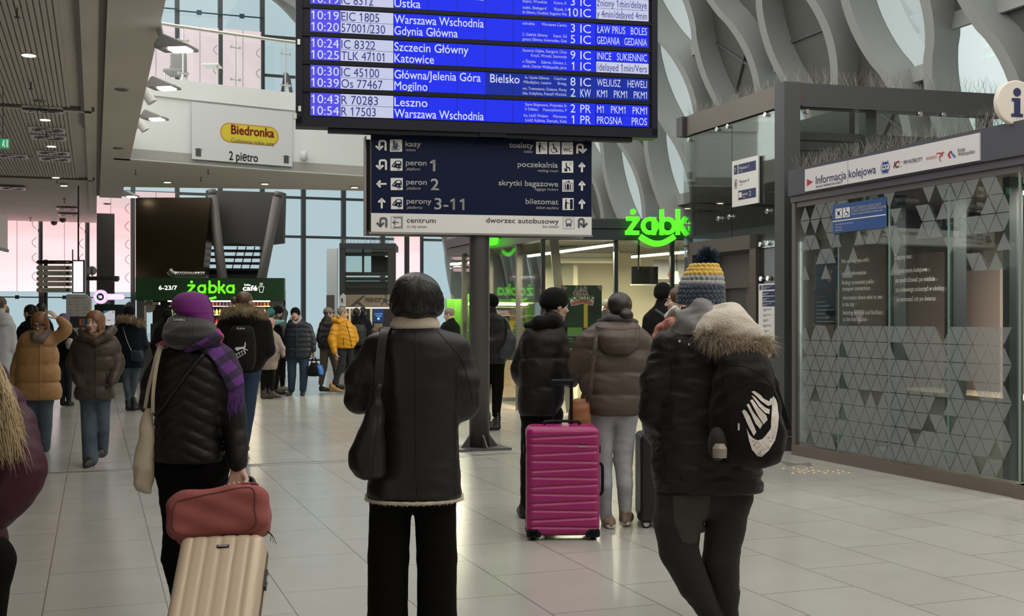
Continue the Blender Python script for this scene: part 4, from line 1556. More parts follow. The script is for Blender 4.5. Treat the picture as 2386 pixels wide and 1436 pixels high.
for u_ in (0.0, 1.15, 2.05, 3.1, 4.15):
 m = MB()
 SFn.board(m, u_ - .03, 0, u_ + .03, zt0, .0, -.1)
 m.build('mullion', M_smull, shop)
for u_ in (.9, 2.4, 3.9):
 m = MB()
 SL.board(m, u_ - .03, 0, u_ + .03, zt0, .0, -.1)
 m.build('mullion', mat('shop_side_mullion', (.24, .22, .20), .4, .5), shop)
for a, c in ((.03, 1.12), (1.18, 2.02), (2.08, 3.07), (3.13, 4.12)):
 m = MB()
 SFn.board(m, a, .06, c, zt0, -.03, -.045)
 m.build('glass_pane', M_sglass, shop)
for a, c in ((.03, .87), (.93, 2.37), (2.43, 3.87), (3.93, 5.1)):
 m = MB()
 SL.board(m, a, .06, c, zt0, -.03, -.045)
 m.build('glass_pane', M_sglass, shop)
m = MB()
a, c = SL.at(4.55, 0, -.7), SL.at(4.45, 2.8, -.45)
m.beam(a, c, .14, .14)
m.build('leaning_post', mat('grey_beige_post', (.30, .27, .23), .45, .3), shop)
m = MB()
m.box(SCn + SFu * 3.2 + D1 * 4.6 + UP * 1.4, (2.8, .1, 2.8), M_cream, (SFu, D1, UP))
m.box(SCn + SFu * 1.75 + D1 * 3.9 + UP * 1.4, (.08, 1.5, 2.8), M_cream, (SFu, D1, UP))
m.build('back_wall', parent=shop)
m = MB()
m.box(SCn + SFu * .75 + D1 * 4.95 + UP * .95, (1.7, .06, 1.9), M_grn, (SFu, D1, UP))
m.box(SL.at(.9, 1.0, -.35), (1.6, .05, 2.0), M_grn, (D1, D2, UP))
m.box(SCn + SFu * .95 + D1 * 4.8 + UP * 1.62, (.9, .02, .28), M_dgrn, (SFu, D1, UP))
m.build('green_panel', parent=shop)
m = MB()
u0 = uv(SFn, 1453, 549)[0]
u1 = uv(SFn, 1633, 549)[0]
v0 = uv(SFn, 1500, 549)[1]
frog_name(SFn, m, u0, u1, v0, .275, M_green, .16)
pts = []
n = 14
for k in range(n + 1):
 x = 1485 + (1565 - 1485) * k / n
 y = 553 + 17 * math.sin(math.pi * k / n)
 pts.append(uv(SFn, x, y))
m2 = MB()
SFn.line(m, pts, .085, M_green, .16)
nl = m.build('name_letters', parent=shop)
md = nl.modifiers.new('depth', 'SOLIDIFY')
md.thickness = .06
o = thing('side_sign', 'green lit side letters of the shop half hidden behind the round pole', 'sign', SL.at(2.1, 2.62, .2))
m = MB()
us0, vs0 = uv(SL, 1171, 568)
SL.text(m, 'OKU', us0 - 1.02, vs0, .24, M_green, .98, bold=.03, d=.26, depth=.2)
m.build('letters', parent=o)
m = MB()
SL.line(m, [(us0 - .95 + .07 * k, vs0 - .06 - .09 * math.sin(math.pi * k / 10)) for k in range(11)], .07, M_green, .24)
m.build('smile_mark', parent=o)
for lab, a, c in (('long bright light tube slanting under the shop ceiling', (1230, 597, 19.4), (1432, 570, 18.5)),
      ('bright light tube hung near the hanging screen in the shop', (1472, 599, 20.0), (1594, 588, 19.2)),
      ('short bright light tube at the far side of the shop, left of the pole', (1050, 616, 22.6), (1092, 612, 22.3)),):
 p, q = P(*a), P(*c)
 o = thing('tube_lamp', lab, 'lamp', (p + q) / 2)
 m = MB()
 m.cyl(p, q, .022, 8)
 m.build('tube', M_tube, o)
 m = MB()
 m.beam(p + UP * .035, q + UP * .035, .03, .02)
 for f in (.1, .9):
  t_ = p.lerp(q, f)
  m.cyl(t_ + UP * .03, Vector((t_.x, t_.y, 2.8)), .004, 5)
 m.build('fitting', M_frame, o)
 ld = bpy.data.lights.new('shop_light', 'AREA')
 ld.shape = 'RECTANGLE'
 ld.size = (q - p).length
 ld.size_y = .15
 ld.energy = 150
 ld.color = (1, .90, .68)
 lo = bpy.data.objects.new('shop_light', ld)
 COL.objects.link(lo)
 lo.parent = o
 lo.location = Vector((0, 0, -.06))
 d_ = (q - p).normalized()
 lo.rotation_euler = (0, 0, math.atan2(d_.y, d_.x))
o = thing('air_conditioner', 'cream slanted air conditioner unit under the shop ceiling', 'air conditioner', P(1362, 603, 20.4))
m = MB()
q = P(1362, 600, 20.4)
m.slab([q + Vector((-.62, 0, .12)), q + Vector((.62, 0, .12)), q + Vector((.55, 0, -.08)), q + Vector((-.5, 0, -.08))], (0, .5, 0))
m.build('body', mat('ac_cream', (.70, .66, .54), .5), o, bevel=.02)
m = MB()
m.box(q + Vector((.03, -.004, .04)), (1.0, .012, .10), mat('ac_louver', (.36, .33, .26), .5))
m.box(q + Vector((.03, -.008, .04)), (.92, .012, .07), mat('ac_cream', (.70, .66, .54), .5))
m.build('louver', parent=o)
o = thing('hanging_screen', 'black monitor hung on a pole inside the shop window', 'monitor', P(1502, 640, 19.0))
m = MB()
q = P(1502, 642, 19.0)
m.box(q, (.44, .05, .29), mat('screen_black', (.01, .01, .01), .12, spec=.6), (Vector((.99, .1, 0)), Vector((-.1, .99, 0)), UP))
m.build('screen', parent=o)
m = MB()
m.box(q - UP * .155 - Vector((0, .02, 0)), (.46, .06, .02))
m.build('lower_edge', M_swhite, o)
m = MB()
m.cyl(q + Vector((-.1, -.04, .08)), Vector((q.x - .1, q.y - .04, 2.8)), .018, 8)
m.build('pole', M_bezel, o)
o = thing('pendant_lamp', 'pale bell-shaped pendant lamp in the shop beside the hanging screen', 'lamp', P(1577, 655, 20.5))
m = MB()
q = P(1577, 662, 20.5)
m.lathe(q, [(.155, 0), (.15, .02), (.075, .06), (.05, .14), (.045, .21), (.01, .23)], UP, 18)
m.build('shade', mat('pendant_green_white', (.58, .62, .52), .4), o, smooth=True)
m = MB()
m.cyl(q + UP * .22, Vector((q.x, q.y, 2.8)), .006, 6)
m.build('cord', M_bezel, o)
o = thing('wall_screen', 'pale grey menu board on the shop back wall with a red mark', 'menu board', P(1560, 625, 21))
m = MB()
q = P(1562, 628, 21.0)
m.box(q, (.62, .04, .36), mat('menu_grey', (.42, .41, .42), .5))
m.build('board', parent=o)
m = MB()
m.lathe(q + Vector((0, -.025, -.1)), [(.055, 0), (.055, .004)], Vector((0, -1, 0)), 18)
m.build('red_mark', mat('menu_red', (.5, .12, .10), .5), o)
o = thing('shop_counter', 'shop counter with pale wooden front and glass bakery display', 'counter', P(1190, HY, 21.3) - UP * EYE)
q = P(1190, HY, 21.6)
q.z = 0
m = MB()
m.box(q + UP * .42 + Vector((.0, 0, 0)), (1.6, .6, .70), M_wood)
m.build('wooden_front', parent=o)
m = MB()
m.box(q + UP * .035, (1.6, .56, .07))
m.build('plinth', M_bezel, o)
m = MB()
m.box(q + UP * .8, (1.64, .64, .06))
m.build('counter_top', mat('counter_dark', (.05, .05, .05), .4), o)
m = MB()
for dx in (-.8, 0, .8):
 m.box(q + Vector((dx, -.25, 1.2)), (.02, .02, .75))
for zz in (1.05, 1.3, 1.57):
 m.box(q + Vector((0, -.1, zz)), (1.6, .34, .015))
m.build('display_frame', mat('display_brass', (.45, .40, .28), .35, .6), o)
m = MB()
m.box(q + Vector((0, -.27, 1.2)), (1.6, .008, .74))
m.build('display_glass', M_sglass, o)
rng = random.Random(9)
buns = [(dx, zz) for zz in (1.06, 1.31) for dx in (-.68, -.5, -.33, -.16, .02, .2, .38, .56, .7)]
for k, (dx, zz) in enumerate(buns):
 c_ = rng.choice(((.60, .34, .14), (.66, .42, .2), (.52, .2, .1), (.68, .52, .3)))
 m = MB()
 m.lathe(q + Vector((dx, -.1, zz)), [(.05, 0), (.065, .02), (.05, .05), (.015, .065)], UP, 10)
 b_ = m.build('bun', mat('crust_%d' % int(c_[1] * 100), c_, .6), smooth=True)
 tag(b_, 'baked roll on a shelf of the glass display on the wooden shop counter', 'bun', 'rolls in the counter display')
o = thing('till', 'dark till screen standing on the shop counter', 'till', q + Vector((.55, 0, .83)))
m = MB()
m.box(q + Vector((.62, -.1, 1.28)), (.55, .08, .22), M_bezel)
m.box(q + Vector((.62, 0, 1.0)), (.08, .08, .36), M_bezel)
m.build('monitor', parent=o)
o = thing('window_poster', 'dark green promotional poster with red and green headline in the shop window', 'poster', SFn.at(*uv(SFn, 1307, 812), .01))
u0, v1 = uv(SFn, 1308, 665)
u1, v0 = uv(SFn, 1402, 818)
m = MB()
SFn.board(m, u0, v0, u1, v1, .004, .0, mat('poster_green', (.012, .035, .014), .4, noise=(3, .5)))
m.build('sheet', parent=o)
PX = lambda x, y: uv(SFn, 1300 + x / 7.975, 640 + y / 7.975)
m = MB()
ktext = lambda s_, x0, y0, x1, cap, mm_, b_=.03, fn=None: SFn.text(m, s_, PX(x0, y0)[0], PX(x0, y0)[1], cap, mm_, PX(x1, y0)[0] - PX(x0, y0)[0], bold=b_, d=.008, fn=fn)
M_pw = mat('poster_cream', (.62, .6, .52), .5)
M_pr = mat('poster_red', (.36, .06, .04), .5)
M_pg = mat('poster_leaf', (.10, .26, .05), .5)
SFn.shape(m, [PX(205, 440), PX(330, 400), PX(450, 390), PX(570, 400), PX(685, 430), PX(645, 580), PX(450, 545), PX(250, 585)], M_pw, .006)
SFn.shape(m, [PX(245, 510), PX(450, 470), PX(650, 505), PX(640, 570), PX(450, 535), PX(255, 572)], M_pr, .0075)
ktext('ŁAP', 318, 305, 545, .075, M_pw, .06)
ktext('ŁAP', 325, 305, 538, .075, M_pg, .02)
ktext('GIGA', 282, 405, 575, .095, M_pw, .07)
ktext('GIGA', 290, 402, 567, .09, M_pr, .03)
ktext('FORDZIKI', 220, 480, 676, .075, M_pg, .04)
ktext('W ŻABCE I CZĘKI, ZDRAPKI', 262, 545, 636, .026, M_pw, .02)
m.build('print', parent=o)
m = MB()
SFn.shape(m, [PX(478, 560), PX(552, 560), PX(552, 990), PX(478, 990)], mat('poster_yellow', (.42, .36, .05), .5), .006)
SFn.shape(m, [PX(180, 985), PX(450, 985), PX(450, 1150), PX(175, 1150)], M_pg, .006)
ktext('DORZUCAMY', 200, 1112, 325, .02, M_pw, .02)
ktext('DO MENU, ZA TO', 200, 1135, 320, .016, M_pw, .02)
ktext('PONAD', 190, 1205, 278, .022, M_pw, .02)
ktext('100', 288, 1205, 350, .026, M_pr, .03)
ktext('NAGRÓD', 215, 1256, 300, .016, M_pw, .01)
SFn.shape(m, [PX(145, 1375), PX(260, 1375), PX(260, 1390), PX(145, 1390)], M_pw, .006)
for x in (60, 720):
 SFn.shape(m, [PX(x, 215), PX(x + 60, 205), PX(x + 120, 245), PX(x + 70, 300)], mat('poster_brown', (.20, .15, .12), .5), .006)
m.build('print', parent=o)
# ================================================================== GREEN KIOSK on the left
KY = 28.0
KP = px_panel(315, 700, KY, 6)
k0, k1 = uv(KP, 316, 690)[0], uv(KP, 662, 690)[0]
kz = KP.o.z
zb = 0 - kz
kiosk = thing('food_kiosk', 'open-fronted kiosk with a long dark green illuminated sign', 'kiosk', KP.at((k0 + k1) / 2, zb, -1.2))
m = MB()
vt, vb = uv(KP, 316, 647)[1], uv(KP, 316, 700)[1]
KP.board(m, k0, vb, k1, vt, .02, -.35, mat('kiosk_green', (.014, .085, .02), .35, noise=(.6, .5)))
sb_ = m.build('sign_board', parent=kiosk)
S2 = 2214 / 370
def q2(x, y):
 return (310 + x / S2, 620 + y / S2)
KT = Panel(KP.at(0, 0, .022), KP.u, UP)
M_kg = mat('kiosk_letter', (.1, .6, .02), .4, emit=1.15, emit_color=(.16, .95, .015))
M_kw = mat('kiosk_white', (.8, .8, .8), .4, emit=.7, emit_color=(.9, .92, .88))
def ktx(mb, s_, x0, y0, x1, cap, mm_, b_=.02):
 a, v_ = uv(KT, *q2(x0, y0))
 c, _ = uv(KT, *q2(x1, y0))
 KT.text(mb, s_, a, v_, cap, mm_, c - a, bold=b_, d=.004)
m = MB()
ktx(m, '6-23/7', 358, 332, 615, .105, M_kw)
m.build('lettering', parent=sb_)
m = MB()
a, v_ = uv(KT, *q2(757, 382))
frog_name(KT, m, a, uv(KT, *q2(1422, 382))[0], v_, abs(uv(KT, *q2(757, 258))[1] - v_), M_kg, .004)
pts = [uv(KT, *q2(860 + 300 * k / 12, 385 + 75 * math.sin(math.pi * (.15 + .62 * k / 12)))) for k in range(13)]
KT.line(m, pts, .06, M_kg, .004)
m.build('lettering', parent=sb_)
m = MB()
ktx(m, 'café', 1528, 342, 1735, .125, M_kw, .03)
ktx(m, 'żabka', 1548, 276, 1640, .05, M_kw, .02)
m.build('lettering', parent=sb_)
m = MB()
KT.line(m, [uv(KT, *q2(*p)) for p in ((1752, 290), (1825, 290), (1808, 368), (1768, 368), (1752, 288))], .014, M_kw, .004)
for k in range(3):
 KT.line(m, [uv(KT, *q2(1772 + k * 16 + (4 if q % 2 else -4), 278 - q * 11)) for q in range(5)], .010, M_kw, .004)
m.build('cup_mark', parent=sb_)
m = MB()
KP.board(m, k0 + .02, zb, k0 + .20, vb, -.02, -.3)
m.build('pillar', mat('kiosk_pillar', (.13, .13, .13), .5), kiosk)
m = MB()
KP.board(m, k1 - .34, zb, k1 - .05, vb, -.02, -.3)
m.build('pillar', mat('kiosk_pillar', (.13, .13, .13), .5), kiosk)
m = MB()
KP.board(m, k0 + .1, zb, k1 - .1, vb + .3, -1.5, -1.55, mat('kiosk_back', (.05, .05, .045), .6))
KP.board(m, k0 + .1, vb + .02, k1 - .1, vb + .08, -.3, -1.55, mat('kiosk_top', (.10, .10, .09), .6))
m.build('back_wall', parent=kiosk)
m = MB()
KP.board(m, k0 + .2, zb, k1 - .3, zb + .95, -.25, -.75, mat('kiosk_counter', (.11, .10, .09), .5))
m.build('counter', parent=kiosk)
m = MB()
xs0, xs1 = uv(KP, 375, 690)[0], uv(KP, 648, 690)[0]
shz = [uv(KP, 600, y)[1] for y in (712, 733, 755)]
for v_ in shz:
 KP.board(m, xs0, v_ - .02, xs1, v_, -1.0, -1.35)
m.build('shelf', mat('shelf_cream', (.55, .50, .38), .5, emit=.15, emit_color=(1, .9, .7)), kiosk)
rng = random.Random(3)
cols = ((.70, .12, .10), (.75, .42, .05), (.15, .35, .08), (.75, .70, .6), (.6, .25, .3), (.3, .2, .42), (.72, .6, .15), (.5, .1, .06))
for r_, v_ in enumerate(shz):
 x = xs0 + .06
 k = 0
 while x < xs1 - .05:
  c_ = cols[(k // 3 + r_ * 2) % len(cols)]
  h = (.17, .15, .16)[r_] * rng.uniform(.85, 1.1)
  p = KP.at(x, v_, -1.08)
  m = MB()
  m.lathe(p, [(.030, 0), (.032, h * .1), (.032, h * .65), (.014, h * .85), (.014, h)], UP, 8)
  bt = m.build('bottle', mat('bottle_%d' % cols.index(c_), c_, .3), smooth=True)
  tag(bt, 'small ' + ('red', 'orange', 'green', 'cream', 'pink', 'violet', 'yellow', 'dark red')[cols.index(c_)] + ' drink bottle on the %s shelf of the green kiosk' % ('upper', 'middle', 'lower')[r_], 'bottle', 'bottles on the %s kiosk shelf' % ('upper', 'middle', 'lower')[r_])
  x += .085
  k += 1
for lab, px, py, y1 in (('warm light strip above the kiosk shelves', 0, 0, 0),):
 o = thing('light_strip', lab, 'lamp', KP.at((xs0 + xs1) / 2, vb, -.9))
 m = MB()
 KP.board(m, xs0, vb - .02, xs1, vb + .01, -.85, -.9)
 m.build('diffuser', mat('warm_strip', (1, .95, .8), .5, emit=3, emit_color=(1, .88, .66)), o)
 ld = bpy.data.lights.new('kiosk_light', 'AREA')
 ld.shape = 'RECTANGLE'
 ld.size, ld.size_y = 2.4, .1
 ld.energy = 40
 ld.color = (1, .88, .66)
 lo = bpy.data.objects.new('kiosk_light', ld)
 COL.objects.link(lo)
 lo.parent = o
 lo.location = (0, 0, -.05)
 lo.rotation_euler = (math.radians(-25), 0, math.radians(6))
o = thing('coffee_machine', 'dark coffee machine on the kiosk counter behind the hooded customer', 'coffee machine', KP.at(k0 + .55, zb + .95, -.5))
m = MB()
KP.board(m, k0 + .28, zb + .95, k0 + .85, zb + 1.4, -.35, -.7, mat('machine_dark', (.03, .03, .03), .3))
for k in range(4):
 KP.board(m, k0 + .36 + k * .1, zb + 1.05, k0 + .42 + k * .1, zb + 1.15, -.33, -.35, M_steel)
m.build('body', parent=o)
o = thing('round_menu', 'round dark disc sign hung inside the kiosk at its left end', 'sign', KP.at(k0 + .45, vb - .35, -.3))
m = MB()
q = KP.at(uv(KP, 341, 714)[0], uv(KP, 341, 714)[1], -.3)
m.lathe(q, [(.15, 0), (.15, .03)], Vector((.6, -.8, 0)), 24)
m.build('disc', mat('disc_brown', (.24, .21, .17), .5), o)
m = MB()
m.cyl(q, q + UP * .3, .008, 6)
m.box(q + Vector((.18, .0, .07)), (.16, .1, .06), M_swhite)
m.build('bracket', parent=o)
o = thing('foil_duct', 'crumpled silver flexible duct lying on top of the kiosk', 'duct', KP.at(uv(KP, 440, 640)[0], vt, -.5))
m = MB()
pp = [KP.at(uv(KP, x, 640)[0], vt + .10 + dz, -.5) for x, dz in ((385, .10), (393, .02), (400, 0), (420, 0), (445, -.01), (470, .0))]
pp = interp_path(pp, 9)
m.tube(pp, [.075 + .018 * (k % 2) for k in range(len(pp))], 12)
m.build('duct', M_chrome, o)
bw = MB()
b0, b1 = P(316, HY, 29.6), P(490, HY, 29.6)
bw.slab([Vector((b0.x, 29.6, 2.4)), Vector((P(470, HY, 29.6).x, 29.6, 2.4)), Vector((b1.x, 29.6, 4.62)), Vector((b0.x, 29.6, 4.62))], (0, .6, 0))
o = bw.build('stair_wall', mat('bronze_brown', (.085, .062, .038), .28, .85, noise=(.5, .2)))
struct(o)
st = thing('staircase', 'dark open staircase rising behind the green kiosk between leaning columns', 'staircase', (P(560, HY, 31).x, 31, 0))
m = MB()
y_ = 30.4
m.slab([P(480, 443, y_), P(662, 449, y_), P(659, 566, y_), P(600, 573, y_), P(556, 567, y_), P(472, 566, y_)], (0, .3, 0))
m.build('soffit', mat('stair_soffit', (.07, .068, .066), .6), st)
m = MB()
m.slab([P(655, 484, 31.5), P(663, 482, 31.5), P(648, 562, 31.5), P(620, 566, 31.5)], (0, .1, 0))
m.build('side_plate', mat('stair_plate', (.16, .15, .145), .5), st)
for k in range(6):
 y = 570 + k * 14.5
 m = MB()
 m.beam(P(465, y, 31.2), P(620, y + 1, 31.2), .06, .28, None, UP)
 m.build('step', mat('step_dark', (.04, .04, .04), .6), st)
m = MB()
m.beam(P(470, 640, 31.3), P(614, 640, 31.3), .22, .06, None, UP)
for x in (540, 560, 580):
 m.cyl(P(x, 632, 31.3), P(x + 14, 575, 31.3), .015, 5)
m.build('stringer', mat('step_dark', (.04, .04, .04), .6), st)
for (a, c) in (((495, 455), (518, 648)), ((647, 460), (610, 648))):
 m = MB()
 p, q = P(*a, 29.9), P(*c, 29.9)
 d_ = (q - p)
 q = p + d_ * (p.z / (p.z - q.z))
 m.cyl(p, q, .125, 16)
 m.cyl(p - d_.normalized() * .15, p, .10, 12)
 struct(m.build('stair_column', mat('column_grey', (.15, .14, .13), .5, .2), smooth=True))
fl_ = thing('lift_shaft', 'far dark-framed glass lift shaft beyond the coffee stand', 'lift', (P(858, HY, 33).x, 33, 0))
FP = px_panel(791, 720, 32.5, 3)
f0, f1, ft = 0, uv(FP, 922, 720)[0], uv(FP, 791, 567)[1]
fb = -FP.o.z
m = MB()
FP.board(m, f0, ft - .16, f1, ft, .03, -1.7)
FP.board(m, f0, fb, f0 + .16, ft, .02, -.16)
FP.board(m, f1 - .22, fb, f1, ft, .02, -.16)
for yy in (592, 638, 650, 668):
 v_ = uv(FP, 800, yy)[1]
 FP.board(m, f0, v_ - .05, f1, v_ + .05, -.1, -.16)
FP.board(m, f0 + .62, uv(FP, 800, 640)[1], f0 + .68, ft, -.1, -.16)
FP.board(m, f0 + .16, fb, f1, uv(FP, 800, 655)[1], -.2, -.25)
m.build('frame', M_dark, fl_)
m = MB()
FP.board(m, f0 + .85, uv(FP, 800, 640)[1], f1 - .22, ft - .2, -.5, -.8)
m.build('machinery', M_bezel, fl_)
m = MB()
FP.board(m, f0 + .1, fb, f1 - .1, ft - .1, .0, -.012)
m.build('glass_pane', M_oglass, fl_)
m = MB()
q = FP.at(0, 0, -.1)
wp = px_panel(761, 700, 33.6, -32)
w1 = uv(wp, 786, 700)[0]
wt = uv(wp, 761, 580)[1]
wp.board(m, 0, -wp.o.z, w1, wt, 0, -.03)
m.build('pale_side', mat('pale_panel', (.62, .68, .69), .4), fl_)
m = MB()
wp.board(m, 0, uv(wp, 761, 688)[1] - .9, w1 * .72, uv(wp, 761, 688)[1], .01, .0)
m.build('side_opening', mat('opening_dark', (.10, .09, .085), .5), fl_)
spikes('bird_spikes', 'faint wire bird spikes on top of the far lift shaft', FP.at(0, ft, -.1), FP.at(f1, ft, -.1), 160, .18, 31, .15)
cs = thing('coffee_stand', 'vending stand with a brown name board and lit machines behind people', 'vending stand', (P(860, HY, 27).x, 27, 0))
CP = px_panel(803, 720, 26.5, 2)
cv = lambda x, y: uv(CP, x, y)
cb = -CP.o.z
cw = cv(975, 720)[0]
m = MB()
CP.board(m, 0, cv(803, 715)[1], cw, cv(803, 687)[1], .02, -.5, mat('kraft_brown', (.32, .25, .175), .6))
nb_ = m.build('name_board', parent=cs)
m = MB()
S6 = 2080 / 420
def q6(x, y):
 return cv(640 + x / S6, 430 + y / S6)
CP.shape(m, [q6(870, 1408), q6(930, 1350), q6(1020, 1284), q6(1048, 1284), q6(975, 1350), q6(1035, 1408), q6(1005, 1408), q6(955, 1378), q6(905, 1408)], M_tgrey, .024)
a, v_ = q6(1048, 1360)
c, _ = q6(1220, 1360)
CP.text(m, 'FRIENDS', a, v_, .105, M_tgrey, c - a, bold=.012, d=.026)
q = q6(1275, 1340)
CP.disc(m, q[0], q[1], .05, M_tgrey, .024)
for k in range(5):
 CP.line(m, [(q[0], q[1]), (q[0] + .10 * math.cos(k * 1.3), q[1] + .10 * math.sin(k * 1.3)), (q[0] + .15 * math.cos(k * 1.3 + .3), q[1] + .13 * math.sin(k * 1.3 + .3))], .025, M_tgrey, .025)
m.build('lettering', parent=nb_)
m = MB()
CP.board(m, 0, cb, cw, cv(803, 716)[1], -.05, -.6, mat('stand_dark', (.02, .02, .022), .4))
m.build('body', parent=cs)
m = MB()
CP.board(m, .02, cv(803, 719)[1], cw, cv(803, 716.5)[1], -.02, -.06, mat('stand_lamp', (.9, .85, .7), .5, emit=2.2, emit_color=(1, .9, .68)))
for x in (812, 862):
 CP.board(m, cv(x, 720)[0], cb + .2, cv(x + 5, 720)[0], cv(803, 718)[1], -.02, -.05, mat('stand_gold', (.45, .38, .2), .4, emit=.35, emit_color=(1, .85, .5)))
m.build('light_trim', parent=cs)
m = MB()
a, v1 = cv(869, 719)
c, v0 = cv(894, 750)
CP.rect(m, a, v0, c, v1, mat('stand_screen', (.01, .02, .08), .3, emit=.7, emit_color=(.012, .035, .12)), -.045)
CP.text(m, 'COFFEE', (a + c) / 2, v1 - .14, .03, mat('screen_glow', (.2, .5, .8), .4, emit=.8, emit_color=(.25, .55, .9)), .18, 'C', d=-.042)
CP.text(m, 'TIME', (a + c) / 2, v1 - .19, .03, mat('screen_glow', (.2, .5, .8)), .14, 'C', d=-.042)
CP.disc(m, (a + c) / 2, v0 + .07, .03, mat('screen_glow', (.2, .5, .8)), -.042)
m.build('screen', parent=cs)
m = MB()
a, v1 = cv(872, 754)
c, v0 = cv(892, 772)
for k in range(5):
 CP.rect(m, a + (c - a) * k / 5, v0, a + (c - a) * (k + .7) / 5, v1, mat('keys_pale', (.35, .33, .27), .5), -.045)
m.build('key_panel', parent=cs)
o = thing('house_sign', 'white house-shaped sign beside the brown name board', 'sign', CP.at(cv(791, 715)[0], cv(791, 715)[1], .02))
m = MB()
CP.slab = None
m.slab([P(791, 713, 26.3), P(806, 715, 26.3), P(806, 690, 26.3), P(800, 683.5, 26.3), P(792, 690, 26.3)], (0, .05, 0), M_swhite)
m.box(P(797, 700, 26.28), (.03, .01, .09), M_tnavy)
m.build('board', parent=o)
# ================================================================== LEFT SIDE: banner, railing, lamps, small signs
lw = MB()
lw.slab([SW(-4, -12.2, 0), SW(40, -12.2, 0), SW(40, -12.2, ZC + .1), SW(-4, -12.2, ZC + .1)], D2 * -.2, mat('shopfront_brown', (.16, .13, .11), .5, noise=(.4, .3)))
struct(lw.build('wall_left'))
def bridge_point(px, py):
 for i in range(len(front) - 1):
  a, c = front[i], front[i + 1]
  q = (c - a).normalized()
  n = Vector((q.y, -q.x, 0))
  pt = on_plane(px, py, a, n)
  t_ = (pt - a).dot(q)
  if -.01 <= t_ <= (c - a).length + .01:
   return pt, q, n
 return pt, q, n
b_a = on_plane(450, 300, front[2], Vector(((front[3] - front[2]).y, -(front[3] - front[2]).x, 0)).normalized())
bq = (front[3] - front[2]).normalized()
BN = Panel(b_a + bq.cross(UP) * .06, bq, UP)
banner = thing('wall_banner', 'large white banner with a yellow capsule and arrows on the bridge front', 'banner', BN.at(2.3, 0, 0))
buv = lambda x, y: uv(BN, 450 + x / 8.975, 240 + y / 8.975)
m = MB()
c_ = [buv(0, -80), buv(2080, 150), buv(2050, 1360), buv(-10, 1205)]
x0 = c_[0][0]
x1 = c_[1][0]
BN.board(m, uv(BN, 447, 300)[0], ZC + .10 - BN.o.z, uv(BN, 681, 300)[0], ZC + 1.235 - BN.o.z, .012, -.01, mat('banner_white', (.60, .615, .62), .55))
m.build('sheet', parent=banner)
M_by = mat('banner_yellow', (.60, .50, .03), .5)
M_bo = mat('banner_orange', (.55, .24, .04), .5)
M_br = mat('banner_red', (.42, .05, .03), .5)
def capsule(mb, p0, p1, hgt, mm_, d):
 (a0_, v0_), (a1_, v1_) = p0, p1
 pts = []
 for k in range(13):
  a = math.radians(90 - 180 * k / 12)
  pts.append((a1_ + hgt * math.cos(a), v1_ + hgt * math.sin(a)))
 for k in range(13):
  a = math.radians(270 - 180 * k / 12)
  pts.append((a0_ + hgt * math.cos(a), v0_ + hgt * math.sin(a)))
 BN.shape(mb, pts, mm_, d)
pl_, pr_ = buv(760, 620), buv(1590, 700)
hh = abs(buv(1590, 500)[1] - buv(1590, 905)[1]) / 2
m = MB()
capsule(m, (pl_[0], (pl_[1] + pr_[1]) / 2), (pr_[0], (pl_[1] + pr_[1]) / 2), hh, M_bo, .016)
capsule(m, (pl_[0], (pl_[1] + pr_[1]) / 2), (pr_[0], (pl_[1] + pr_[1]) / 2), hh * .87, M_by, .018)
m.build('capsule_mark', parent=banner)
vm = (pl_[1] + pr_[1]) / 2
m = MB()
BN.text(m, 'Biedronka', buv(785, 0)[0], vm - .02, .19, M_br, buv(1690, 0)[0] - buv(785, 0)[0], bold=.03, d=.021)
m.build('lettering', parent=banner)
m = MB()
BN.text(m, 'Codziennie niskie ceny', buv(785, 0)[0], vm - .19, .085, M_tgrey, buv(1690, 0)[0] - buv(785, 0)[0], d=.021)
m.build('lettering', parent=banner)
m = MB()
a, v_ = buv(745, 1170)
BN.text(m, '2 piętro', a, v_ - .02, .185, M_tgrey, buv(1350, 0)[0] - a, bold=.018, d=.016)
m.build('lettering', parent=banner)
for x, y0, y1 in ((106, 945, 1120), (1943, 1095, 1265)):
 m = MB()
 u_, vb_ = buv(x, y1)
 vt_ = buv(x, y0)[1]
 BN.shape(m, [(u_ - .055, vb_), (u_ + .055, vb_), (u_ + .055, vb_ + .14), (u_ + .10, vb_ + .14), (u_, vt_), (u_ - .10, vb_ + .14), (u_ - .055, vb_ + .14)], M_tgrey, .016)
 m.build('arrow_symbol', parent=banner)
rl = thing('railing', 'glass railing with steel posts and round handrail on top of the white bridge', 'railing', (front[2].x, front[2].y, ZC + 1.65))
off = lambda i: (front[min(i + 1, len(front) - 1)] - front[max(i - 1, 0)]).normalized()
rp_ = [p + UP * 2.75 - Vector((off(i).y, -off(i).x, 0)) * .12 for i, p in enumerate(front)]
m = MB()
m.tube(interp_path(rp_, 6), .035, 10)
m.build('handrail', M_steel, rl, smooth=True)
for px in (432, 553, 669, 790, 905):
 pt, q, n = bridge_point(px, 300)
 p = Vector((pt.x, pt.y, 0)) - n * .12
 m = MB()
 m.beam(p + UP * (ZC + 1.6), p + UP * (ZC + 2.62), .06, .018, None, n)
 m.beam(p + UP * (ZC + 2.62), p + UP * (ZC + 2.73) + n * .05 - n * .05, .05, .015, None, n)
 for zz in (1.82, 2.48):
  m.cyl(p + UP * (ZC + zz) - q * .09, p + UP * (ZC + zz) + q * .09, .014, 8)
  for s_ in (-1, 1):
   m.lathe(p + UP * (ZC + zz) + q * .09 * s_, [(.03, -.01), (.03, .02)], n, 10)
 m.build('post', M_steel, rl)
m = MB()
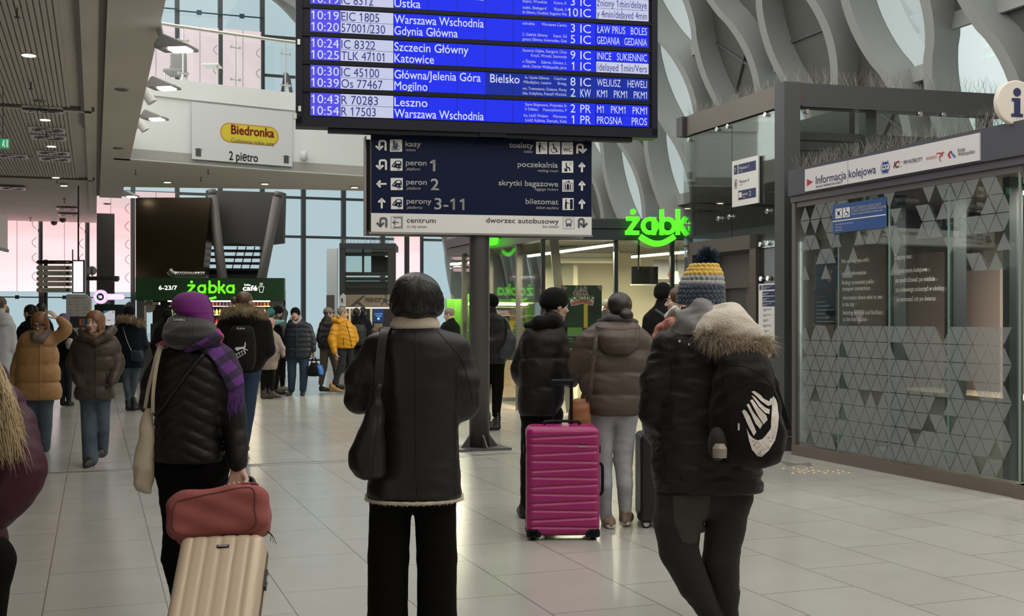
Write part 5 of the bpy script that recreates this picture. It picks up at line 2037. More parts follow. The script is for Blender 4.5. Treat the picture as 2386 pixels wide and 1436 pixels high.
for i in range(len(front) - 1):
 a, c = front[i], front[i + 1]
 q = (c - a).normalized()
 n = Vector((q.y, -q.x, 0)) * -.12
 m.quad(a + n + q * .05 + UP * 1.7, c + n - q * .05 + UP * 1.7, c + n - q * .05 + UP * 2.62, a + n + q * .05 + UP * 2.62)
m.build('glass_pane', glass('railing_glass', (.95, .975, .97), .03), rl)
for lab, px, py, Y in (('grey cloth-covered chair behind the railing, nearest the ceiling edge', 416, 186, 23.9), ('small folding sign standing behind the railing', 668, 213, 25.0)):
 o = thing('cafe_chair' if px < 500 else 'floor_sign', lab, 'chair' if px < 500 else 'sign', Vector((P(px, py, Y).x, Y, ZC + 1.6)))
 p = o.location.copy()
 if px < 500:
  m = MB()
  m.box(p + Vector((0, 0, .55)), (.34, .08, .5), None)
  m.build('backrest', mat('chair_grey', (.26, .25, .25), .7), o, bevel=.04)
  m = MB()
  m.box(p + Vector((0, -.2, .36)), (.42, .42, .08), None)
  m.build('seat', mat('chair_grey', (.26, .25, .25)), o, bevel=.03)
  for a in (-.17, .17):
   for c in (-.02, -.36):
    m = MB()
    m.cyl(p + Vector((a, c, 0)), p + Vector((a, c, .34)), .015, 6)
    m.build('leg', M_steel, o)
 else:
  for s_ in (-1, 1):
   m = MB()
   m.slab([p + Vector((s_ * .12, -.2, .0)), p + Vector((s_ * .12, .2, 0)), p + Vector((s_ * .02, .2, .6)), p + Vector((s_ * .02, -.2, .6))], (.015, 0, 0))
   m.build('panel', M_fascia, o)
o = thing('cafe_table', 'small steel table behind the railing beside the floodlight', 'table', Vector((P(495, 200, 24.4).x, 24.4, ZC + 1.625)))
p = o.location.copy()
m = MB()
m.box(p + UP * .62, (.36, .4, .03))
m.build('table_top', M_steel, o)
m = MB()
m.cyl(p + Vector((.1, 0, 0)), p + Vector((.1, 0, .61)), .02, 6)
m.build('leg', M_steel, o)
M_fl = mat('flood_grey', (.30, .30, .30), .45, .3)
for k, (px, py, Y, lab) in enumerate(((415, 108, 12.4, 'nearest wedge-shaped floodlight on the ceiling edge'), (385, 200, 16.0, 'middle wedge-shaped floodlight on the ceiling edge'), (363, 273, 19.5, 'third wedge-shaped floodlight on the ceiling edge, above the lower spotlight'), (303, 452, 27.5, 'small far floodlight at the ceiling edge beside the bronze wall'))):
 c = P(px, py, Y)
 if k == 3:
  c = P(306, 455, 29.0)
 sc_ = .9 if k < 3 else .8
 o = thing('floodlight', lab, 'lamp', c)
 ux = Vector((.985, -.17, 0))
 uy = Vector((.17, .985, 0))
 m = MB()
 prof = [(-.24, .02), (-.17, .12), (-.13, .13), (.20, -.01), (.20, -.05), (-.24, -.04)]
 m.slab([c + ux * (a * sc_) + UP * (b_ * sc_) - uy * .13 for a, b_ in prof], uy * .26)
 m.build('hood', M_fl, o, bevel=.012)
 m = MB()
 m.box(c + ux * .055 * sc_ - UP * .05 - uy * .05, (.23 * sc_, .16, .03), None, (ux, uy, UP))
 m.build('lens', mat('flood_lens', (1, 1, 1), .4, emit=14, emit_color=(1, 1, .96)), o)
 m = MB()
 e_ = SW(c.dot(D1), edge - .02, ZC + .12)
 m.beam(c - ux * .2 * sc_ + UP * .02, Vector((e_.x, e_.y, max(c.z, ZC + .12) if k < 3 else c.z + .1)), .05, .05)
 m.build('bracket', M_fl, o)
for k, (px, py, Y, lab) in enumerate(((343, 222, 17.4, 'upper white cylinder spotlight on the ceiling edge'), (329, 290, 20.6, 'lower white cylinder spotlight on the ceiling edge'))):
 c = P(px, py, Y)
 o = thing('spotlight', lab, 'spotlight', c)
 d_ = Vector((.55, .1, -.83)).normalized()
 m = MB()
 m.cyl(c - d_ * .12, c + d_ * .13, .075, 18)
 m.build('barrel', mat('spot_white', (.66, .65, .63), .5), o)
 m = MB()
 e_ = SW(c.dot(D1), edge - .03, ZC + .2)
 m.tube([c, c.lerp(e_, .5), e_], .018, 6)
 m.build('arm', mat('spot_white', (.66, .65, .63)), o)
c = P(708, 366, 24.2)
o = thing('security_camera', 'small white security camera fixed beside the banner', 'camera', c)
m = MB()
m.lathe(c - UP * .09, [(.03, 0), (.075, .03), (.085, .10), (.08, .2), (.03, .22)], UP, 14)
m.build('body', mat('cam_white', (.55, .56, .57), .4), o, smooth=True)
m = MB()
m.cyl(c + Vector((0, .1, .04)), c + Vector((0, .28, .04)), .03, 8)
m.build('mount', mat('cam_white', (.55, .56, .57)), o)
M_dl = mat('downlight_lens', (1, .9, .75), .4, emit=7, emit_color=(1, .80, .55))
M_dlo = mat('downlight_off', (.10, .09, .08), .5)
pc_ = Vector((0, 0, ZC))
dls = [(67, 127, 1), (105, 278, 1), (120, 340, 1), (130, 413, 1), (149, 432, 1), (92, 234, 0), (390, 424, 1), (617, 428, 1), (826, 436, 1), (283, 208, 0), (275, 345, 0), (250, 475, 0), (65, 364, 0)]
for k, (px, py, on) in enumerate(dls):
 zc = ZC + (.0 if px > 240 else .02)
 q = on_plane(px, py, Vector((0, 0, zc)), UP)
 o = thing('downlight', ('lit' if on else 'unlit') + ' round recessed downlight in the ' + ('bridge soffit' if px > 380 else 'ceiling edge band' if px > 240 else 'left ceiling'), 'downlight', q,
      ('lit downlights of the ' if on else 'unlit downlights of the ') + ('bridge soffit' if px > 380 else 'ceiling edge band' if px > 240 else 'left ceiling'))
 m = MB()
 m.lathe(q - UP * .012, [(.085, 0), (.085, .01), (.11, .012), (.11, .02)], UP, 20)
 m.build('rim', mat('downlight_rim', (.42, .38, .33), .5, .3), o)
 m = MB()
 m.lathe(q - UP * .018, [(.075, 0), (.08, .008)], UP, 20)
 m.build('lens', M_dl if on else M_dlo, o)
for k, (px, py) in enumerate(((40, 37), (72, 205), (108, 318), (133, 425), (150, 472), (485, 403), (468, 420), (316, 405), (71, 515))):
 q = on_plane(px, py, Vector((0, 0, ZC - .06)), UP)
 q.z = ZC + .02
 o = thing('sprinkler', 'small fire sprinkler hanging from the ' + ('bridge soffit' if px > 400 else 'left ceiling'), 'sprinkler', q, 'sprinklers of the ' + ('bridge soffit' if px > 400 else 'left ceiling'))
 m = MB()
 m.lathe(q - UP * .1, [(.03, 0), (.03, .004), (.008, .02), (.008, .1), (.045, .102), (.045, .12)], UP, 10)
 m.build('head', M_dlo, o)
for k, (px, py) in enumerate(((100, 257), (110, 304), (114, 322), (124, 358), (128, 372), (157, 488), (160, 502), (28, 365), (30, 440))):
 q = on_plane(px, py, Vector((0, 0, ZC)), UP)
 o = thing('air_outlet', 'square swirl air outlet in the slatted left ceiling', 'vent', q, 'air outlets of the left ceiling')
 m = MB()
 m.box(q + UP * .012, (.56, .56, .024), None, (D1, D2, UP))
 m.build('plate', mat('vent_plate', (.46, .44, .41), .35, .5), o)
 m = MB()
 for j in range(12):
  a = math.radians(30 * j)
  c = q + (D1 * math.cos(a) + D2 * math.sin(a)) * .17
  m.beam(c - (D1 * math.cos(a + .5) + D2 * math.sin(a + .5)) * .08, c + (D1 * math.cos(a + .5) + D2 * math.sin(a + .5)) * .08, .022, .012, None, D1 if abs(math.cos(a + .5)) < .7 else D2)
 m.build('slot_grille', M_dlo, o)
q = P(10, 334, 15.5)
o = thing('exit_sign', 'green running man exit sign hanging under the left ceiling', 'exit sign', q)
es = px_panel(-8, 345, 15.5, 8)
m = MB()
e1, e2 = 0, uv(es, 20, 345)[0]
ev = uv(es, 0, 323)[1]
es.board(m, 0, 0, e2, ev, 0, -.03, mat('exit_green', (.02, .28, .10), .4, emit=.45, emit_color=(.05, .5, .2)))
m.build('panel', parent=o)
m = MB()
wx = mat('exit_white', (.7, .75, .7), .4, emit=.55, emit_color=(.75, .95, .8))
es.disc(m, e2 * .62, ev * .78, .012, wx, .003)
es.line(m, [(e2 * .58, ev * .66), (e2 * .55, ev * .42), (e2 * .68, ev * .25), (e2 * .66, ev * .1)], .014, wx, .003)
es.line(m, [(e2 * .55, ev * .42), (e2 * .48, ev * .2)], .014, wx, .003)
es.line(m, [(e2 * .46, ev * .55), (e2 * .58, ev * .64), (e2 * .70, ev * .5)], .010, wx, .003)
es.rect(m, e2 * .82, ev * .1, e2 * .95, ev * .9, wx, .003)
m.build('pictogram', parent=o)
m = MB()
for a in (.1, .5):
 m.cyl(es.at(a * e2, ev, -.015), Vector((*es.at(a * e2, ev, -.015).xy, ZC + .05)), .005, 5)
m.build('hanger', M_dlo, o)
o = thing('light_box', 'pale pinkish light box sign cut by the left edge, under the ceiling', 'sign', P(0, 560, 15))
m = MB()
a, b_ = P(-90, 470, 13.5), P(18, 506, 16.0)
z0, z1 = P(18, 583, 16).z, P(18, 506, 16).z
m.slab([Vector((a.x, a.y, z0)), Vector((b_.x, b_.y, z0)), Vector((b_.x, b_.y, z1)), Vector((a.x, a.y, z1))], (-.3, .25, 0))
m.build('box', mat('box_pink_white', (.62, .54, .53), .4), o)
m = MB()
m.box(Vector((a.x, a.y, z0 - .01)).lerp(Vector((b_.x, b_.y, z0 - .01)), .5), ((b_ - a).length, .03, .04), M_frame, ((Vector((b_.x, b_.y, 0)) - Vector((a.x, a.y, 0))).normalized(), UP.cross((Vector((b_.x, b_.y, 0)) - Vector((a.x, a.y, 0))).normalized()), UP))
m.build('lower_edge', parent=o)
m = MB()
mid_ = Vector((a.x, a.y, z1)).lerp(Vector((b_.x, b_.y, z1)), .8) + Vector((-.15, .12, 0))
m.cyl(mid_, Vector((mid_.x, mid_.y, ZC + .1)), .02, 6)
m.build('hanger', M_frame, o)
FSY = 27.0
fs_ = px_panel(84, 681, FSY, 2)
o = thing('finger_sign', 'stack of six rounded finger boards hung under the left ceiling', 'sign', fs_.at(.4, 0, 0))
S5 = 1974 / 330
M_fb = mat('finger_board', (.80, .80, .72), .5)
M_fd = mat('finger_dark', (.03, .032, .03), .4)
rowsf = [(305, 50, 'Perony 3-11', 1), (385, 62, 'Kasy', 0), (460, 66, 'Poczekalnia', 0), (540, 62, 'Toalety', 0), (612, 62, 'Skrytki', 0), (695, 66, 'Dworzec autobusowy', 0)]
hx0, hx1 = uv(fs_, 505 / S5, 680)[0], uv(fs_, 972 / S5, 680)[0]
for cy, hp, s_, dk in rowsf:
 vc = uv(fs_, 100, 560 + cy / S5)[1]
 hh_ = abs(uv(fs_, 100, 560)[1] - uv(fs_, 100, 560 + hp / S5)[1]) / 2
 m = MB()
 pts = []
 for k in range(9):
  a = math.radians(90 + 180 * k / 8)
  pts.append((hx0 + hh_ + hh_ * math.cos(a), vc + hh_ * math.sin(a)))
 pts += [(hx1, vc - hh_), (hx1 + .05, vc - hh_ * .6), (hx1 + .05, vc + hh_ * .6), (hx1, vc + hh_)]
 m.slab([fs_.at(a, b_, 0) for a, b_ in pts], fs_.n * -.04, M_fd if dk else M_fb)
 bd = m.build('finger_board', parent=o)
 m = MB()
 fs_.text(m, s_, hx1 - .12, vc - hh_ * .3, hh_ * .75, M_fb if dk else M_tgrey, align='R', d=.004)
 fs_.disc(m, hx0 + hh_, vc, hh_ * .3, M_fb if dk else M_tgrey, .004, n=3)
 fs_.rect(m, hx1 - .09, vc - hh_ * .5, hx1 - .01, vc + hh_ * .5, M_fb if dk else M_tgrey, .004)
 m.build('lettering', parent=bd)
m = MB()
q = fs_.at(uv(fs_, 620 / S5, 680)[0], 0, -.08)
m.cyl(Vector((q.x, q.y, 0)), q + UP * .76, .045, 10)
q = fs_.at(hx1 + .05, 0, -.05)
m.cyl(q + UP * .05, q + UP * 1.0, .015, 6)
m.build('post', M_fd, o)
o = thing('framed_screen', 'bright white framed light panel hanging right of the finger boards', 'sign', P(182, 683, 27.4))
m = MB()
fs2 = px_panel(168, 684, 27.4, 2)
a = uv(fs2, 197, 684)[0]
v_ = uv(fs2, 170, 606)[1]
fs2.rect(m, .02, .02, a - .02, v_ - .02, mat('panel_glow', (.9, .88, .9), .4, emit=.95, emit_color=(1, .88, .92), noise=(6, .1)), .0)
m.build('panel', parent=o)
m = MB()
for (x0, y0, x1, y1) in ((0, 0, a, .03), (0, v_ - .03, a, v_), (0, 0, .03, v_), (a - .03, 0, a, v_)):
 fs2.board(m, x0, y0, x1, y1, .01, -.03)
m.cyl(fs2.at(a / 2, v_, 0), Vector((*fs2.at(a / 2, v_, 0).xy, ZC + .06)), .02, 6)
m.build('frame', M_fd, o)
q = P(214, 631, 33.0)
o = thing('info_disc', 'small grey round information disc on the dark column at left', 'sign', q)
pi_ = px_panel(214, 631, 33.0, 2)
m = MB()
m.lathe(q, [(.13, 0), (.13, .03)], Vector((0, 1, 0)), 24)
m.build('disc', mat('disc_grey', (.40, .40, .39), .5), o)
m = MB()
pi_.disc(m, 0, .05, .025, M_tgrey, .004)
pi_.shape(m, [(-.03, .015), (.018, .015), (.018, -.07), (.035, -.07), (.035, -.09), (-.035, -.09), (-.035, -.07), (-.018, -.07), (-.018, -.005), (-.03, -.005)], M_tgrey, .004)
m.build('letter', parent=o)
m = MB()
m.box(P(240, 649, 34.0), (.95, .06, .12))
m.cyl(P(270, 650, 33.9) - UP * .08, P(270, 650, 33.9) + UP * .08, .08, 10)
m.cyl(q + Vector((0, .05, -.1)), P(214, 649, 34.0), .02, 6)
m.build('arm', M_fd, o)
TP = px_panel(154, 770, 22.0, 4)
o = thing('timetable_board', 'tall pale notice board with rounded corner showing printed timetables', 'notice board', TP.at(.2, -TP.o.z, 0))
a = uv(TP, 212, 770)[0]
vt = uv(TP, 154, 686)[1]
m = MB()
TP.slab = None
m.slab([TP.at(*p, 0) for p in ((0, -TP.o.z), (a, -TP.o.z), (a, vt - .1), (a - .1, vt), (.02, vt), (0, vt - .02))], TP.n * -.08)
m.build('panel', mat('totem_white', (.52, .51, .48), .5), o)
m = MB()
TP.text(m, 'Poznań Główny', a / 2, vt - .08, .03, M_tgrey, .22, 'C', d=.004)
rg = random.Random(4)
for k in range(16):
 for c in range(3):
  if rg.random() < .75:
   x = .03 + c * .14
   TP.rect(m, x, vt - .14 - k * .028, x + rg.uniform(.05, .12), vt - .14 - k * .028 + .005, M_tgrey, .004)
m.build('lettering', parent=o)
m = MB()
p0, p1 = uv(TP, 163, 764), uv(TP, 200, 738)
TP.rect(m, p0[0], p0[1], p1[0], p1[1], mat('totem_map', (.03, .035, .05), .4), .005)
TP.rect(m, p1[0] - .12, p0[1] + .04, p1[0] - .06, p1[1] - .04, mat('totem_orange', (.5, .13, .07), .5), .007)
TP.rect(m, p1[0] - .05, p0[1] + .04, p1[0] - .02, p1[1] - .04, mat('totem_blue', (.08, .25, .38), .5), .007)
m.build('map_panel', parent=o)
NP = px_panel(234, 692, 30.0, 0)
o = thing('neon_sign', 'glowing pink ringed badge with the number 10 and an arrow banner', 'sign', NP.o)
k_ = 30.0 / F
M_np = mat('neon_pink', (.8, .3, .7), .4, emit=1.1, emit_color=(.86, .30, .78))
M_nw = mat('neon_white', (.9, .8, .9), .4, emit=1.0, emit_color=(1, .85, .97))
m = MB()
NP.shape(m, [(0, -6 * k_), (52 * k_, -6 * k_), (57 * k_, 0), (52 * k_, 6 * k_), (0, 6 * k_)], M_nw, .003)
NP.line(m, [(10 * k_, -6.5 * k_), (52 * k_, -6.5 * k_), (57.5 * k_, 0), (52 * k_, 6.5 * k_), (10 * k_, 6.5 * k_)], .016, M_np, .004)
NP.text(m, 'minut do szczęścia', 14 * k_, -2 * k_, .055, M_np, 36 * k_, shear=.2, d=.006)
m.build('arrow_banner', parent=o)
m = MB()
NP.disc(m, 0, 0, 16.5 * k_, M_nw, .008)
NP.ring(m, 0, 0, 15.6 * k_, 2 * k_, M_np, .012)
NP.ring(m, 0, 0, 12 * k_, 1.2 * k_, M_np, .012)
NP.disc(m, 0, 0, 9 * k_, mat('badge_grey', (.45, .5, .55), .4), .012)
NP.disc(m, 0, 0, 7 * k_, mat('badge_dark', (.10, .13, .20), .4), .014)
NP.text(m, '10', 0, -3.2 * k_, 6.6 * k_, M_nw, 8 * k_, 'C', .02, d=.018)
m.lathe(NP.at(0, 0, 0), [(16.5 * k_, -.05), (16.5 * k_, .006)], NP.n, 28)
m.build('badge', parent=o)
m = MB()
m.box(P(250, 740, 30.15) , (.10, .06, 1.2), M_fd)
m.box(P(250, 740, 30.15) - UP * 1.0, (.3, .3, 1.0), M_fd)
m.build('post', parent=o)
DP = px_panel(220, 780, 27.5, 2)
o = thing('info_stand', 'dark information stand with a white poster screen behind the brown-coated woman', 'stand', DP.at(.3, -DP.o.z, -.1))
a = uv(DP, 289, 780)[0]
vt = uv(DP, 220, 710)[1]
m = MB()
DP.board(m, 0, -DP.o.z, a, vt, 0, -.3, mat('stand_green_black', (.02, .035, .035), .4))
m.build('body', parent=o)
m = MB()
p0, p1 = uv(DP, 241, 759), uv(DP, 268, 724)
DP.shape(m, [(p0[0], p0[1] + .02), (p1[0] - .05, p0[1] - .02), (p1[0], p0[1] + .05), (p1[0], p1[1]), (p0[0], p1[1])], mat('screen_pale', (.6, .6, .65), .4, emit=.5, emit_color=(.78, .80, .88)), .004)
DP.shape(m, [(p0[0], p1[1] - .08), (p0[0] + .16, p1[1]), (p0[0], p1[1])], mat('screen_teal', (.1, .4, .42), .4, emit=.2, emit_color=(.1, .5, .5)), .006)
DP.rect(m, p0[0] + .08, (p0[1] + p1[1]) / 2 - .06, p0[0] + .18, (p0[1] + p1[1]) / 2 - .045, M_tred, .006)
DP.ring(m, p1[0] - .04, p1[1] - .04, .018, .008, M_tred, .006)
m.build('screen', parent=o)
m = MB()
for k in range(7):
 DP.rect(m, .28 + k * .06, vt - .1, .31 + k * .06, vt - .04, M_tgrey, .004)
m.build('print', parent=o)
for px, py in ((126, 522), (146, 515)):
 q = on_plane(px, py - 6, Vector((0, 0, ZC)), UP)
 o = thing('dome_camera', 'small dark dome camera at the far end of the left ceiling', 'camera', q, 'dome cameras of the left ceiling')
 m = MB()
 m.lathe(q - UP * .13, [(.02, 0), (.08, .03), (.10, .09), (.10, .13)], UP, 12)
 m.build('dome', M_dlo, o)
# ================================================================== FIGURES: continuous surfaces grown from distance fields
def surface_nets(Fv, xs, ys, zs):
 s = Fv < 0
 c = np.zeros(tuple(n - 1 for n in s.shape), np.int8)
 for a in (0, 1):
  for b_ in (0, 1):
   for d in (0, 1):
    c += s[a:s.shape[0] - 1 + a, b_:s.shape[1] - 1 + b_, d:s.shape[2] - 1 + d]
 act = (c > 0) & (c < 8)
 I, J, K = np.nonzero(act)
 n = len(I)
 if n == 0:
  return np.zeros((0, 3)), []
 acc = np.zeros((n, 3))
 cnt = np.zeros(n)
 corners = [(a, b_, d) for a in (0, 1) for b_ in (0, 1) for d in (0, 1)]
 ax = (xs, ys, zs)
 for p in corners:
  for q in range(3):
   if p[q]:
    continue
   r = list(p)
   r[q] = 1
   f0 = Fv[I + p[0], J + p[1], K + p[2]]
   f1 = Fv[I + r[0], J + r[1], K + r[2]]
   m = (f0 < 0) != (f1 < 0)
   tt = np.where(m, f0 / np.where(m, f0 - f1, 1), 0)
   base = [xs[I + p[0]], ys[J + p[1]], zs[K + p[2]]]
   idx = (I, J, K)[q]
   base[q] = ax[q][idx] + tt * (ax[q][idx + 1] - ax[q][idx])
   for k in range(3):
    acc[:, k] += np.where(m, base[k], 0)
   cnt += m
 V = acc / cnt[:, None]
 ids = -np.ones(act.shape, np.int64)
 ids[I, J, K] = np.arange(n)
 quads = []
 for q in range(3):
  a = [slice(None)] * 3
  b_ = [slice(None)] * 3
  o1, o2 = [(1, 2), (2, 0), (0, 1)][q]
  a[q] = slice(0, -1)
  b_[q] = slice(1, None)
  s0, s1 = s[tuple(a)], s[tuple(b_)]
  e = np.argwhere(s0 != s1)
  e = e[(e[:, o1] > 0) & (e[:, o2] > 0) & (e[:, o1] < s.shape[o1] - 1) & (e[:, o2] < s.shape[o2] - 1)]
  if len(e) == 0:
   continue
  flip = s0[e[:, 0], e[:, 1], e[:, 2]]
  def cell(d1, d2):
   t_ = e.copy()
   t_[:, o1] -= d1
   t_[:, o2] -= d2
   return ids[t_[:, 0], t_[:, 1], t_[:, 2]]
  qd = np.stack([cell(1, 1), cell(0, 1), cell(0, 0), cell(1, 0)], 1)
  qd[~flip] = qd[~flip][:, ::-1]
  quads.append(qd)
 return V, np.concatenate(quads) if quads else []
def blur(a, k=9):
 w_ = np.hanning(k + 2)[1:-1]
 w_ /= w_.sum()
 p = np.pad(a, k // 2, mode='edge')
 return np.convolve(p, w_, mode='valid')
class Field:
 """a union of soft primitives; each works only in its own neighbourhood"""
 def __init__(self):
  self.pr = []
 def cone(self, a, b, ra, rb, k=.02, quilt=None, op='u'):
  a, b = np.array(a, float), np.array(b, float)
  r = max(ra, rb) + .03
  lo, hi = np.minimum(a, b) - r, np.maximum(a, b) + r
  def f(x, y, z):
   ba = b - a
   L2 = max(1e-9, float(ba @ ba))
   h = np.clip(((x - a[0]) * ba[0] + (y - a[1]) * ba[1] + (z - a[2]) * ba[2]) / L2, 0, 1)
   d = np.sqrt((x - a[0] - h * ba[0]) ** 2 + (y - a[1] - h * ba[1]) ** 2 + (z - a[2] - h * ba[2]) ** 2) - (ra + (rb - ra) * h)
   if quilt:
    n_, am = quilt
    d = d - am * (np.abs(np.sin(np.pi * n_ * h)) ** .42 - .7)
   return d
  self.pr.append((f, lo, hi, k, op))
  return self
 def chain(self, pts, k=.02, quilt=None):
  """pts: (x, y, z, r); quilt = (metres per puff, height)"""
  for p, q in zip(pts[:-1], pts[1:]):
   ql = None
   if quilt:
    L = math.dist(p[:3], q[:3])
    ql = (max(1, round(L / quilt[0])), quilt[1])
   self.cone(p[:3], q[:3], p[3], q[3], k, ql)
  return self
 def ell(self, c, r, R=None, k=.02, op='u'):
  c, r = np.array(c, float), np.array(r, float)
  m = max(r) + .03
  lo, hi = c - m, c + m
  mr = min(r)
  def f(x, y, z):
   X, Y, Z = x - c[0], y - c[1], z - c[2]
   if R is not None:
    X, Y, Z = (R[0][0] * X + R[1][0] * Y + R[2][0] * Z, R[0][1] * X + R[1][1] * Y + R[2][1] * Z, R[0][2] * X + R[1][2] * Y + R[2][2] * Z)
   q = np.sqrt((X / r[0]) ** 2 + (Y / r[1]) ** 2 + (Z / r[2]) ** 2)
   g = np.sqrt((X / r[0] ** 2) ** 2 + (Y / r[1] ** 2) ** 2 + (Z / r[2] ** 2) ** 2)
   return q * (q - 1) / np.maximum(g, 1e-6)
  self.pr.append((f, lo, hi, k, op))
  return self
 def loft(self, secs, k=.03, n=2.4, quilt=None, hollow=0., round_=.015, sm=9):
  """secs: (z, cx, cy, rx, ry) stacked horizontal ovals"""
  secs = sorted(secs)
  Z = np.array([s[0] for s in secs])
  P_ = [np.array([s[i] for s in secs]) for i in range(1, 5)]
  zz = np.linspace(Z[0], Z[-1], 160)
  T = [blur(np.interp(zz, Z, q), sm) for q in P_]
  lo = np.array([(P_[0] - P_[2]).min() - .05, (P_[1] - P_[3]).min() - .05, Z[0] - .04])
  hi = np.array([(P_[0] + P_[2]).max() + .05, (P_[1] + P_[3]).max() + .05, Z[-1] + .04])
  def f(x, y, z):
   cx, cy, rx, ry = (np.interp(z, zz, q) for q in T)
   ax_, ay_ = np.abs((x - cx) / rx), np.abs((y - cy) / ry)
   d = ((ax_ ** n + ay_ ** n) ** (1 / n) - 1) * np.minimum(rx, ry)
   if quilt:
    per, am = quilt[0], quilt[1]
    sl = quilt[2] if len(quilt) > 2 else 0
    ph = (z - Z[0] + sl * np.abs(x - cx)) / per
    d = d - am * (np.abs(np.sin(np.pi * ph)) ** .42 - .7)
   if hollow:
    d = np.maximum(d, -(d + hollow) - np.maximum(0, z - Z[0] - .12))
   e_ = np.maximum(z - Z[-1], Z[0] - z)
   q1, q2 = np.maximum(d + round_, 0), np.maximum(e_ + round_, 0)
   return np.sqrt(q1 ** 2 + q2 ** 2) + np.minimum(np.maximum(d, e_) + round_, 0) - round_
  self.pr.append((f, lo, hi, k, 'u'))
  return self
 def box(self, c, h, rd, R=None, k=.02, disp=None):
  c, h = np.array(c, float), np.array(h, float)
  m = float(np.linalg.norm(h)) + .04
  lo, hi = c - m, c + m
  def f(x, y, z):
   X, Y, Z = x - c[0], y - c[1], z - c[2]
   if R is not None:
    X, Y, Z = (R[0][0] * X + R[1][0] * Y + R[2][0] * Z, R[0][1] * X + R[1][1] * Y + R[2][1] * Z, R[0][2] * X + R[1][2] * Y + R[2][2] * Z)
   qx, qy, qz = np.abs(X) - h[0] + rd, np.abs(Y) - h[1] + rd, np.abs(Z) - h[2] + rd
   d = np.sqrt(np.maximum(qx, 0) ** 2 + np.maximum(qy, 0) ** 2 + np.maximum(qz, 0) ** 2) + np.minimum(np.maximum(np.maximum(qx, qy), qz), 0) - rd
   if disp is not None:
    d = d + disp(X, Y, Z)
   return d
  self.pr.append((f, lo, hi, k, 'u'))
  return self
 def mesh(self, res, fine=(), wrinkle=0., seed=0):
  lo = np.min([p[1] for p in self.pr if p[4] == 'u'], 0)
  hi = np.max([p[2] for p in self.pr if p[4] == 'u'], 0)
  axes = []
  for q in range(3):
   pts = [lo[q]]
   while pts[-1] < hi[q]:
    st = res
    for (flo, fhi, fr) in fine:
     if flo[q] - res <= pts[-1] <= fhi[q]:
      st = min(st, fr)
    pts.append(pts[-1] + st)
   axes.append(np.array(pts))
  xs, ys, zs = axes
  Fv = np.full((len(xs), len(ys), len(zs)), .25)
  for f, l, h, k, op in self.pr:
   sl = [slice(max(0, np.searchsorted(a, l[q]) - 1), np.searchsorted(a, h[q]) + 1) for q, a in enumerate(axes)]
   d = f(xs[sl[0]][:, None, None], ys[sl[1]][None, :, None], zs[sl[2]][None, None, :])
   cur = Fv[tuple(sl)]
   if op == 'u':
    hh = np.clip(.5 + .5 * (cur - d) / k, 0, 1)
    Fv[tuple(sl)] = cur * (1 - hh) + d * hh - k * hh * (1 - hh)
   else:
    hh = np.clip(.5 - .5 * (cur + d) / k, 0, 1)
    Fv[tuple(sl)] = cur * (1 - hh) - d * hh + k * hh * (1 - hh)
  if wrinkle:
   rg = np.random.RandomState(seed)
   W_ = 0
   for _ in range(7):
    kv = rg.normal(size=3) * np.array([22, 22, 40])
    W_ = W_ + np.sin(xs[:, None, None] * kv[0] + ys[None, :, None] * kv[1] + zs[None, None, :] * kv[2] + rg.uniform(0, 6.3)) / 7
   Fv += wrinkle * np.abs(W_) * 1.6
  return surface_nets(Fv, xs, ys, zs)
def link_mesh(name, V, Q, m, parent=None, smooth=True):
 me = bpy.data.meshes.new(name)
 me.from_pydata([tuple(v) for v in V], [], [tuple(int(i) for i in q) for q in Q])
 for mm in (m if isinstance(m, list) else [m]):
  me.materials.append(mm)
 me.polygons.foreach_set('use_smooth', [smooth] * len(me.polygons))
 me.update()
 o = bpy.data.objects.new(name, me)
 COL.objects.link(o)
 if parent is not None:
  o.parent = parent
 return o
SKIN = mat('skin', (.52, .32, .24), .55, noise=(30, .06))
SKIN2 = mat('skin_pale', (.58, .39, .31), .55, noise=(30, .06))
M_eye = mat('eye_dark', (.03, .025, .02), .3)
M_eyew = mat('eye_white', (.6, .57, .53), .3)
M_lip = mat('lip', (.38, .15, .13), .5)
M_browh = mat('brow_hair', (.10, .065, .045), .7)
def cloth(name, c, rough=.75, bump_=(55, .18), sheen=.04, **k):
 return mat(name, c, rough, bump=bump_, spec=.12, sheen=sheen, **k)
